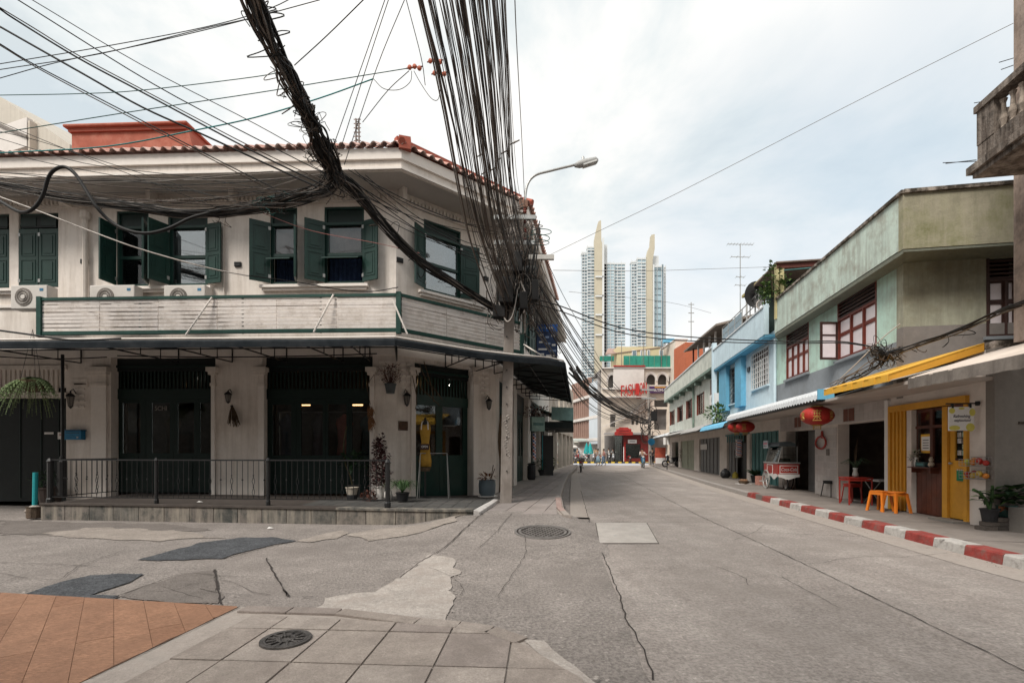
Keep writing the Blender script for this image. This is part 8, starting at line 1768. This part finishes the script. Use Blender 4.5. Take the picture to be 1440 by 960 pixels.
# mustard shop details
t = thing('hanging_sign', 'white shop sign with yellow fruit reading Refreshing neighborhood', 'sign', RW.P(RW.t(1380), .3, 1.9)); HS = W(RW.P(RW.t(1380), .52, 0), RW.P(RW.t(1380), .06, 0)); zt_, zb_ = 2.30, 1.87
sb = MB().wbox(HS, .0, .40, -.012, .012, zb_, zt_).build('board', m_sign, t); MB().tube([HS.P(-.04, 0, zt_+.06), HS.P(.50, 0, zt_+.06)], .014, 6).build('bracket', m_black, t); MB().wbox(HS, .44, .48, -.03, .03, zt_+.02, zt_+.10).build('wall_plate', m_black, t)
for u_ in (.06, .34): MB().wbox(HS, u_-.015, u_+.015, -.015, .02, zt_-.02, zt_+.07).build('clip', m_black, t)
m_lem = M('lemon print', (.62, .55, .12), .6, .1, 20)
for u_, z_, r1, r2 in ((.05, zt_-.07, .05, .05), (.37, zt_-.1, .05, .07), (.09, zb_+.05, .09, .045), (.34, zb_+.06, .07, .075), (.2, zt_-.03, .05, .02)):
    m2 = MB(); p = [HS.P(u_+math.cos(k*.524)*r1, .014, z_+math.sin(k*.524)*r2) for k in range(12)]; m2.v = p; m2.f = [tuple(range(12))]; m2.build('lemon', m_lem, t)
m_ink = M('sign ink', (.03, .03, .06), .6, 0); text('Refreshing', 'lettering', m_ink, t, HS.P(.2, .016, 2.13), HS.ang, .075, .27, .001, shear=.2); text('neighborhood', 'lettering', m_ink, t, HS.P(.21, .016, 2.055), HS.ang, .06, .26, .001, shear=.2)
cols2 = {'l': (.55, .60, .08), 'o': (.70, .24, .03), 'r': (.45, .03, .02), 'y': (.62, .42, .06), 'p': (.30, .04, .05)}
for (y, lab, seq) in ((655, 'wire basket of green orange and red fruit on the white wall', 'lloorrr'), (673, 'lower wire basket of red and yellow fruit on the white wall', 'rrpyyyo')):
    a, b = RW.t(1366), RW.t(1395); z0 = RW.z(1380, y); t = thing('fruit_basket', lab, 'fruit basket', RW.P((a+b)/2, .1, z0))
    for o in (.0, .1, .2): MB().tube([RW.P(a, o, z0), RW.P(b, o, z0)], .005, 4).build('wire', m_steel, t); 
    for o, zz_ in ((.2, .06), (.2, .12), (.0, .16)): MB().tube([RW.P(a, o, z0+zz_), RW.P(b, o, z0+zz_)], .005, 4).build('wire', m_steel, t)
    for k in range(7): u_ = a+(b-a)*k/6; MB().tube([RW.P(u_, 0, z0+.16), RW.P(u_, 0, z0), RW.P(u_, .2, z0), RW.P(u_, .2, z0+.12)], .004, 4).build('wire', m_steel, t)
    for k, ch in enumerate(seq): u_ = a+(b-a)*(k+.5)/len(seq); MB().ball(RW.P(u_, .07+.06*(k % 2), z0+.06+.02*(k % 3)), .05, n=9, m=6).build('fruit', M('fruit '+ch, cols2[ch], .45, .15, 9, 0), t, True)
c = RW.P(RW.t(1289), .0, 1.165); t = thing('flower_vase', 'white vase of pale flowers on the wooden shelf', 'vase', c); MB().lathe(c, [(.04, 0), (.05, .08), (.035, .16), (.045, .2)], 10).build('vase_body', m_wpot, t, True); foliage(c+V((-.03, 0, .28)), .1, .08, .09, 60, .05, .04, M('cream petals', (.5, .5, .4), .7, .2, 20, 0), 'petals', t); foliage(c+V((-.05, 0, .24)), .12, .08, .1, 30, .08, .03, m_leafd, 'leaves', t)
t = thing('crate', 'small dark green box on the wooden shelf', 'box', RW.P(RW.t(1300), 0, 1.165)); MB().wbox(RW, RW.t(1293), RW.t(1306), -.06, .08, 1.167, 1.27).build('box_body', M('dark green box', (.04, .08, .08), .6, .2, 12), t); MB().wbox(RW, RW.t(1295), RW.t(1304), .08, .083, 1.20, 1.24).build('label_patch', m_teal, t)
c = RW.P(RW.t(1311), .02, 1.165); t = thing('ornament', 'small cream bear shaped ornament on the wooden shelf', 'ornament', c); mo = M('cream ceramic', (.50, .42, .33), .6, .2, 20)
for z, r_ in ((.06, .06), (.155, .045)): MB().ball(c+V((0, 0, z)), r_, r_*.8, r_, 9, 7).build('body', mo, t, True)
for s_ in (-1, 1): MB().ball(c+V((s_*.012, s_*.03, .2)), .016, n=6, m=5).build('ear', mo, t, True)
# brick stand and pots at the frame edge
m_br = [M('dark brick %d' % k, c_, .95, .2, 6, .4) for k, c_ in enumerate(((.10, .085, .075), (.085, .075, .068)))]
bst = thing('brick_stand', 'stack of dark bricks carrying the green pot by the grey wall', 'bricks', rpv(1412, 746)); b0_ = rpv(1408, 746)+V((.02, .1, 0))
for l_ in range(3):
    for k in range(2 if l_ else 4): piece('brick', m_br[(k+l_) % 2], bst, (b0_.x-.18+(k*.225) if l_ == 0 else b0_.x+.05+k*.23, b0_.y, .147+.035+l_*.073), (.215, .20, .066), .05*(k-1))
piece('brick', m_br[0], bst, (b0_.x-.1, b0_.y, .147+.108), (.215, .20, .066), .1)
c = b0_+V((-.12, 0, .145)); t = thing('potted_plant', 'black pot with a tall cut stem plant before the white wall', 'potted plant', c); pot(c, .13, .22, m_black_p, t)
for a, e, r_ in (((0, 0, .2), (-.18, 0, .52), .02), ((0, 0, .2), (.05, 0, .62), .022), ((-.1, 0, .4), (-.3, -.02, .55), .024)): MB().tube([c+V(a), c+V(a).lerp(V(e), .5)+V((.02, 0, .02)), c+V(e)], r_, 6).build('stem', m_leaf, t)
for k in range(26): a = rnd.uniform(0, 6.28); MB().leaf(c+V((rnd.uniform(-.12, .1), rnd.uniform(-.08, .08), rnd.uniform(.25, .55))), V((math.cos(a), math.sin(a)*.7, rnd.uniform(-.1, .8))), V((0, 0, 1)), rnd.uniform(.16, .26), rnd.uniform(.08, .13)).build('leaf', rnd.choice([m_leaf, m_leafd, m_leafl]), t)
c = b0_+V((.22, .06, .22)); t = thing('potted_plant', 'green pot with big glossy leaves on the brick stand', 'potted plant', c); pot(c, .15, .2, m_gpot, t)
for k in range(60): a = rnd.uniform(0, 6.28); MB().leaf(c+V((rnd.uniform(-.2, .3), rnd.uniform(-.12, .12), rnd.uniform(.2, .5))), V((math.cos(a), math.sin(a)*.7, rnd.uniform(-.4, .7))), V((0, 0, 1)), rnd.uniform(.16, .3), rnd.uniform(.10, .18)).build('leaf', rnd.choice([m_leaf, m_leafd, m_leafd]), t)
for k in range(16): a = rnd.uniform(0, 6.28); MB().leaf(c+V((rnd.uniform(-.25, .1), -.1, rnd.uniform(.12, .22))), V((math.cos(a), -.4, -.2)), V((0, 0, 1)), .12, .07).build('dry_leaf', M('rust leaf', (.24, .08, .03), .7, .3, 9, 0), t)
c = rpv(1432, 750)+V((.27, .15, 0)); t = thing('concrete_block', 'hollow grey concrete block stood at the frame edge', 'concrete block', c)
MB().box(c.x-.13, c.x-.08, c.y-.1, c.y+.15, .147, .55).build('side', m_gwall, t); MB().box(c.x+.2, c.x+.25, c.y-.1, c.y+.15, .147, .55).build('side', m_gwall, t); MB().box(c.x-.08, c.x+.2, c.y-.1, c.y+.15, .48, .55).build('top', m_gwall, t); MB().box(c.x-.08, c.x+.2, c.y+.05, c.y+.15, .147, .48).build('web', m_gwall, t)
# drain opening in the kerb, rubbish pieces
for px, py in ((150, 731.5), (380, 744), (281, 707)):
    c = G(px, py) if py > 720 else G(px, py, .36); t = thing('litter', 'scrap of white paper lying near %s' % {150: 'the terrace foot by the pipe', 380: 'the plinth below the railing', 281: 'the coping under the railing'}[px], 'litter', c); MB().add([c+V((-.05, -.03, .02)), c+V((.06, -.02, .03)), c+V((.05, .04, .02)), c+V((-.04, .03, .05))], [(0, 1, 2), (0, 2, 3)]).build('paper', m_sign, t)

# ------------------------------------------------------------------ vehicles and people at the junction
def motorbike(lab, col, grp=None, helmet=False):
    """built at the origin heading +x"""
    t = thing('motorbike', lab, 'motorbike', (0, 0, 0), grp); mc = M('bike paint %.2f %.2f %.2f' % col, col, .35, .1, 8, 0, coat=.3)
    for x in (-.62, .62):
        wheel(t, (x, 0, .29), .25, m_black, 10, th=.045)
    MB().tube(spline([(.62, 0, .30), (.5, 0, .62), (.36, 0, .95)], 3), .035, 6).build('fork', m_steel, t)
    MB().tube(spline([(-.35, 0, .55), (-.1, 0, .42), (.2, 0, .45), (.38, 0, .85)], 4), .07, 8).build('frame', m_black, t)
    MB().ball((0, 0, .42), .22, .13, .17, 10, 7).build('engine', m_steel, t)
    MB().hexa([(.32, -.14, .45), (.5, -.1, .45), (.5, .1, .45), (.32, .14, .45), (.26, -.16, .92), (.42, -.13, 1.0), (.42, .13, 1.0), (.26, .16, .92)]).build('leg_shield', mc, t, bevel=.03)
    MB().hexa([(-.72, -.10, .60), (-.1, -.12, .52), (-.1, .12, .52), (-.72, .10, .60), (-.80, -.08, .80), (-.05, -.13, .72), (-.05, .13, .72), (-.80, .08, .80)]).build('side_panel', mc, t, bevel=.03)
    MB().hexa([(-.66, -.12, .79), (.02, -.12, .73), (.02, .12, .73), (-.66, .12, .79), (-.62, -.1, .88), (-.05, -.1, .80), (-.05, .1, .80), (-.62, .1, .88)]).build('seat', m_black, t, bevel=.03)
    MB().tube(spline([(.30, -.36, 1.02), (.36, -.15, 1.0), (.38, 0, .97), (.36, .15, 1.0), (.30, .36, 1.02)], 4), .02, 6).build('handlebar', m_black, t)
    MB().ball((.46, 0, .98), .09, .10, .09, 8, 6).build('headlight', M('headlight', (.7, .7, .68), .1), t, True)
    for s_ in (-1, 1): MB().tube([(.32, s_*.2, 1.02), (.30, s_*.30, 1.20)], .008, 4).build('mirror_stem', m_black, t); MB().ball((.30, s_*.31, 1.22), .02, .06, .045, 7, 5).build('mirror', m_steel, t)
    MB().box(-.86, -.80, -.07, .07, .70, .76).build('tail_light', m_red, t); MB().box(-.86, -.84, -.09, .09, .50, .62).build('number_plate', m_sign, t)
    MB().tube([(-.1, -.16, .3), (-.75, -.18, .38)], .04, 7).build('exhaust', m_steel, t); MB().hexa([(-.95, -.05, .42), (-.62, -.06, .58), (-.62, .06, .58), (-.95, .05, .42), (-.97, -.05, .45), (-.62, -.06, .61), (-.62, .06, .61), (-.97, .05, .45)]).build('mudguard', m_black, t)
    return t
def place(o, x, y, rz, z=.0): o.location = (x, y, z); o.rotation_euler = (0, 0, rz); return o
def person(lab, pose, top, legs, hair=(.02, .015, .012), skirt=False, skin=(.36, .21, .14)):
    """one continuous skinned body facing +x, clothes and hair as children"""
    t = thing('person', lab, 'person', (0, 0, 0))
    J_ = {'pelvis': (0, 0, .92), 'waist': (0, 0, 1.08), 'chest': (.01, 0, 1.30), 'neck': (.01, 0, 1.46), 'head': (.03, 0, 1.56), 'crown': (.02, 0, 1.68)}
    for s_, n_ in ((1, 'l'), (-1, 'r')):
        st = s_*(.18 if pose == 'walk' else .0)
        if pose == 'ride':
            J_.update({n_+'hip': (0, s_*.10, .90), n_+'knee': (.40, s_*.16, .86), n_+'ankle': (.36, s_*.14, .44), n_+'toe': (.50, s_*.15, .40), n_+'sh': (.05, s_*.17, 1.40), n_+'el': (.24, s_*.24, 1.20), n_+'wr': (.46, s_*.30, 1.16), n_+'ha': (.54, s_*.31, 1.15)})
        else:
            J_.update({n_+'hip': (0, s_*.09, .88), n_+'knee': (st*.7+.03, s_*.10, .50), n_+'ankle': (st*1.3-.03, s_*.10, .09+(.05 if st < 0 else 0)), n_+'toe': (st*1.3+.14, s_*.11, .03), n_+'sh': (.0, s_*.17, 1.40), n_+'el': (-st*.5-.02, s_*.22, 1.14), n_+'wr': (-st*.9+.06, s_*.22, .92), n_+'ha': (-st*1.0+.09, s_*.21, .83)})
    E = [('pelvis', 'waist'), ('waist', 'chest'), ('chest', 'neck'), ('neck', 'head'), ('head', 'crown')]
    for n_ in 'lr': E += [('pelvis', n_+'hip'), (n_+'hip', n_+'knee'), (n_+'knee', n_+'ankle'), (n_+'ankle', n_+'toe'), ('chest', n_+'sh'), (n_+'sh', n_+'el'), (n_+'el', n_+'wr'), (n_+'wr', n_+'ha')]
    RAD = {'pelvis': .125, 'waist': .11, 'chest': .135, 'neck': .055, 'head': .085, 'crown': .075, 'hip': .088, 'knee': .058, 'ankle': .04, 'toe': .035, 'sh': .06, 'el': .043, 'wr': .03, 'ha': .034}
    def skinm(nm, names, scale, mat, edges):
        idx = {k: i for i, k in enumerate(names)}; me = bpy.data.meshes.new(nm); me.from_pydata([J_[k] for k in names], [(idx[a], idx[b]) for a, b in edges if a in idx and b in idx], []); o = bpy.data.objects.new('tmp', me); COL.objects.link(o)
        m = o.modifiers.new('s', 'SKIN'); s2 = o.modifiers.new('u', 'SUBSURF'); s2.levels = 1; s2.render_levels = 1
        for k, i in idx.items():
            r_ = RAD.get(k, RAD.get(k[1:]))*scale; me.skin_vertices[0].data[i].radius = (r_, r_*(.8 if k in ('waist', 'chest') else 1)); me.skin_vertices[0].data[i].use_root = (i == 0)
        bpy.context.view_layer.update(); m2 = bpy.data.meshes.new_from_object(o.evaluated_get(bpy.context.evaluated_depsgraph_get())); bpy.data.objects.remove(o); m2.materials.clear(); m2.materials.append(mat)
        for p in m2.polygons: p.use_smooth = True
        m2.name = nm; return link(nm, m2, t, (0, 0, 0))
    msk = M('skin tone', skin, .6, .06, 20, 0)
    skinm('body', list(J_), 1.0, msk, E)
    skinm('shirt', ['chest', 'waist', 'pelvis', 'lsh', 'lel', 'rsh', 'rel'], 1.16, M('cloth %.2f %.2f %.2f' % top, top, .9, .1, 9, 0), E)
    if skirt: mb = MB(); mb.lathe((0, 0, .34), [(.27, 0), (.2, .35), (.15, .66)], 12).build('skirt', M('cloth %.2f %.2f %.2f' % legs, legs, .9, .1, 9, 0), t, True)
    else: skinm('trousers', ['pelvis', 'lhip', 'lknee', 'lankle', 'rhip', 'rknee', 'rankle'], 1.18, M('cloth %.2f %.2f %.2f' % legs, legs, .9, .1, 9, 0), E)
    h = V(J_['crown'])
    MB().ball(h+V((-.02, 0, -.03)), .105, .095, .10, 10, 7).build('hair', M('hair %.2f' % hair[0], hair, .8), t, True)
    for s_ in (-1, 1): MB().ball(V(J_['head'])+V((.088, s_*.03, .03)), .009, n=5, m=4).build('eye', m_black, t); MB().ball(V(J_['head'])+V((0, s_*.088, .02)), .022, .012, .03, 6, 5).build('ear', msk, t)
    MB().ball(V(J_['head'])+V((.10, 0, .0)), .016, .012, .022, 6, 5).build('nose', msk, t)
    for n_ in 'lr':
        w_, hh = V(J_[n_+'wr']), V(J_[n_+'ha']); d = (hh-w_).normalized()
        for k in range(5): s_ = 1 if n_ == 'l' else -1; p = hh+d*.01+V((.018*(k-2)*.8, 0, 0)); MB().tube([p, p+d*(.05-.004*abs(k-2))+V((0, -s_*.01, 0)), p+d*.075+V((0, -s_*.025, 0))], [.009, .008, .006], 5).build('finger', msk, t)
    return t
place(person('walker in a white top and pale blue skirt crossing the junction', 'walk', (.60, .58, .55), (.30, .44, .52), skirt=True), U(841, 654, 49).x, 49, R(200))
place(person('walker in a pink top and blue jeans beside the pale skirt', 'walk', (.50, .24, .22), (.20, .30, .42)), U(849, 654, 49.5).x, 49.5, R(185))
place(person('person in dark clothes standing near the far pole', 'stand', (.06, .045, .05), (.02, .02, .025)), U(919, 654, 45).x, 45.5, R(70), .1)
rb_ = place(motorbike('blue scooter ridden toward the camera by the far kerb', (.05, .20, .33)), U(904, 658, 43).x, 43, R(262)); place(person('rider in a pale top on the blue scooter', 'ride', (.55, .45, .42), (.05, .06, .09)), U(904, 658, 43).x+.02, 43.25, R(262), .0)
place(motorbike('dark red motorbike parked by the left kerb facing away', (.10, .02, .02)), U(817, 663, 34.5).x, 34.5, R(80)); 
hb = thing('helmet', 'white helmet resting on the dark red motorbike', 'helmet', (U(819, 640, 34.3).x, 34.3, .9)); MB().ball((U(819, 640, 34.3).x, 34.3, 1.0), .14, .13, .13, 10, 7).build('shell', m_sign, hb, True); MB().box(U(819, 640, 34.3).x-.1, U(819, 640, 34.3).x+.1, 34.15, 34.2, .92, 1.0).build('visor', m_black, hb)
place(motorbike('black motorbike parked on the far right pavement', (.03, .03, .035)), U(944, 655, 41.5).x, 41.5, R(195), .147)
cols3 = [(.35, .03, .03), (.55, .52, .50), (.04, .04, .05), (.30, .32, .35), (.05, .08, .2), (.5, .1, .05)]
protos = []
GB = 'motorbikes parked in a row across the junction'
GBL = ['red motorbike parked before the pale green canopy', 'white motorbike parked beside the red one near the canopy', 'black motorbike parked under the white market canopy', 'grey motorbike parked beneath the tree line', 'red motorbike parked just before the teal parasols', 'white motorbike parked beside the lighter parasol', 'black motorbike parked between parasols and cream wall', 'grey motorbike parked behind the walker in the skirt', 'red motorbike parked behind the walker in jeans', 'white motorbike parked before the dim ground floor opening', 'black motorbike parked near the scalloped red sign', 'grey motorbike parked by the thin white pole of the red shop']
for k in range(12):
    x = X(783+k*7.4, 60.6); lab = GBL[k]
    if k < 4: o = motorbike(lab, cols3[k], GB); protos.append(o)
    else: o = copy_tree(protos[k % 4], label=lab)
    place(o, x+rnd.uniform(-.1, .1), 60.8+rnd.uniform(-.2, .3), R(rnd.choice([70, 80, 100, 110, 250])), .14)
ppl = [('far shopper in a white shirt by the market canopy', (.6, .58, .55), (.08, .08, .1), 786), ('far shopper in a red shirt among parked bikes', (.4, .04, .04), (.05, .05, .07), 798), ('far shopper in navy by the teal parasols', (.04, .05, .12), (.1, .1, .12), 812), ('far shopper in yellow by the cream pillar', (.55, .42, .1), (.06, .06, .08), 838), ('far shopper in pale grey beside the glass front', (.42, .42, .42), (.05, .05, .05), 862)]
for lab, a, b, px in ppl: place(person(lab, 'stand', a, b), X(px, 62.5), 62.5, R(rnd.uniform(0, 360)), .14)
for k, (px, y, lab) in enumerate(((788, 64.5, 'white bike in the second row by the pink shed'), (796, 64.2, 'black bike in the second row under the white canopy'), (809, 64.6, 'grey bike in the second row beside the parasols'), (880, 61.0, 'red bike standing close to the wide red shop window'))):
    place(copy_tree(protos[(k+1) % 4], label=lab), X(px, y), y, R(95+k*7), .14)
for k, (px, c_, lab) in enumerate(((805, (.05, .2, .3), 'far figure in a blue shirt between the canopies'), (792, (.5, .3, .1), 'far figure in an orange shirt near the pink shed'), (856, (.5, .48, .46), 'far figure in white before the dim opening'))): place(person(lab, 'walk', c_, (.05, .05, .06)), X(px, 61.8), 61.8, R(80*k), .14)
van = thing('parked_van', 'white van roof showing behind the parked motorbikes', 'van', (0, 0, 0))
MB().box(-2.2, 2.2, -.85, .85, .45, 1.25).build('body', M('van white', (.62, .61, .6), .35, .05, 2, 0, coat=.4), van, bevel=.08); MB().hexa([(-2.15, -.8, 1.25), (1.5, -.8, 1.25), (1.5, .8, 1.25), (-2.15, .8, 1.25), (-2.1, -.72, 1.95), (1.0, -.72, 1.95), (1.0, .72, 1.95), (-2.1, .72, 1.95)]).build('cabin', M('van white', (.62, .61, .6)), van, bevel=.08)
for a, b in ((-1.9, -.7), (-.6, .5)): MB().box(a, b, -.83, -.79, 1.3, 1.75).build('window', m_tdark, van)
for x in (-1.4, 1.4):
    for y in (-.85, .85): MB().tube([(x, y-.1, .34), (x, y+.1, .34)], .34, 14).build('wheel', m_black, van)
for y in (-.6, .6): MB().ball((2.2, y, .8), .05, .12, .1, 8, 5).build('headlight', m_sign, van)
place(van, X(803, 67), 67, R(5))
sg_ = thing('red_poster_stand', 'red and white poster stand on the far right pavement', 'poster', U(927, 645, 47)); Wp = W(U(921, 640, 47.5), U(936, 640, 47)); MB().wbox(Wp, 0, Wp.len, -.06, 0, .3, Wp.z(928, 629)).build('panel', M('red poster', (.45, .09, .05), .6, .3, 3), sg_); MB().wbox(Wp, .05, Wp.len-.05, 0, .02, .3, .85).build('white_print', m_sign, sg_)
rsn = thing('round_sign', 'round blue sign on a thin post at the far kerb', 'sign', U(916, 655, 44)); p = U(916, 621, 44); MB().disc(p, .32, (0, -1, 0), .04, 16).build('disc', M('sign blue', (.02, .14, .26), .5), rsn); MB().tube([(p.x, 44.05, .1), p+V((0, .05, 0))], .03, 5).build('post', m_steel, rsn)
po2 = thing('kerb_post', 'thin dark post standing on the far right kerb', 'post', G(938, 660, .15)); c = G(938, 660, .15); MB().tube([c, c+V((0, 0, 1.05))], .035, 6).build('shaft', m_black, po2); MB().ball(c+V((0, 0, 1.08)), .05, n=7, m=5).build('cap', m_sign, po2)
for k, (px, lab) in enumerate(((935, 'white cylinder lamp hanging under the far awning'), (940, 'second white cylinder under the far awning'))): p = U(px, 625, 40); t = thing('hanging_lamp', lab, 'lamp', p); MB().lathe(p, [(.13, 0), (.13, .6)], 10).build('shade', m_sign, t); MB().tube([p+V((0, 0, .6)), p+V((0, 0, 1.0))], .01, 4).build('cord', m_black, t)

# building glimpsed behind the left roof
ob_ = thing('background_block', 'pale grey beige building with sloped parapet behind the tiled roof', 'building', (-24, 27, 0)); WB = W(U(-60, 200, 27), U(98, 200, 24)); f_ = lambda px, py: WB.z(px, py)
mb = MB(); P = WB.P; l = [(-60, 108), (0, 136), (50, 170), (98, 203)]; 
mb.v = []; 
for px, py in l: mb.v += [P(WB.t(px), 0, f_(px, py)), P(WB.t(px), 0, 6), P(WB.t(px), -4, f_(px, py)), P(WB.t(px), -4, 6)]
for i in range(3): a = i*4; mb.f += [(a+1, a+5, a+4, a), (a, a+4, a+6, a+2)]
mb.f += [(12, 13, 15, 14)]; mb.build('wall', m_fgrey if False else M('pale sheet cladding', (.52, .48, .42), .8, .06, .5, .1, bands=((6, 6, .1), .25)), ob_)
MB().wbox(WB, WB.t(-60), WB.t(48), .05, .3, f_(10, 222), f_(10, 183)).build('white_wall', m_fwhite, ob_); MB().hexa([P(WB.t(-60), .02, f_(-60, 152)), P(WB.t(50), .02, f_(50, 200)), P(WB.t(50), .4, f_(50, 200)), P(WB.t(-60), .4, f_(-60, 152)), P(WB.t(-60), .02, f_(-60, 148)), P(WB.t(50), .02, f_(50, 196)), P(WB.t(50), .4, f_(50, 196)), P(WB.t(-60), .4, f_(-60, 148))]).build('eave', m_cable3, ob_)
MB().wbox(WB, WB.t(50), WB.t(52), .0, .3, f_(50, 222), f_(50, 175)).build('corner_strip', m_beige, ob_)

mb = MB()
for k in range(420):
    y = rnd.uniform(4, 24); i = max(j for j in range(len(KR)) if KR[j][1] <= y); f = (y-KR[i][1])/(KR[i+1][1]-KR[i][1]); x = KR[i][0]+(KR[i+1][0]-KR[i][0])*f-abs(rnd.gauss(0, .16))-.02; r_ = rnd.uniform(.004, .013); a = rnd.uniform(0, 6)
    c = V((x, y, .018)); mb.add([c+V((math.cos(a+j*2.1)*r_, math.sin(a+j*2.1)*r_, rnd.uniform(0, .008))) for j in range(3)], [(0, 1, 2)])
mb.build('grit', m_cop, None, False, 'brown grit and leaf scraps gathered along the painted kerb', 'grit', None, 'stuff')
mb = MB()
for k in range(500):
    c = V((rnd.uniform(-10, 1.5), 0, 0)); c.y = 10.7-.085*(c.x+10.3)-.12-abs(rnd.gauss(0, .2)); c.z = gz(c.x, c.y)+.018; r_ = rnd.uniform(.004, .014); a = rnd.uniform(0, 6); mb.add([c+V((math.cos(a+j*2.1)*r_, math.sin(a+j*2.1)*r_, rnd.uniform(0, .008))) for j in range(3)], [(0, 1, 2)])
mb.build('grit', m_cop, None, False, 'dark grit lying along the foot of the terrace plinth', 'grit', None, 'stuff')
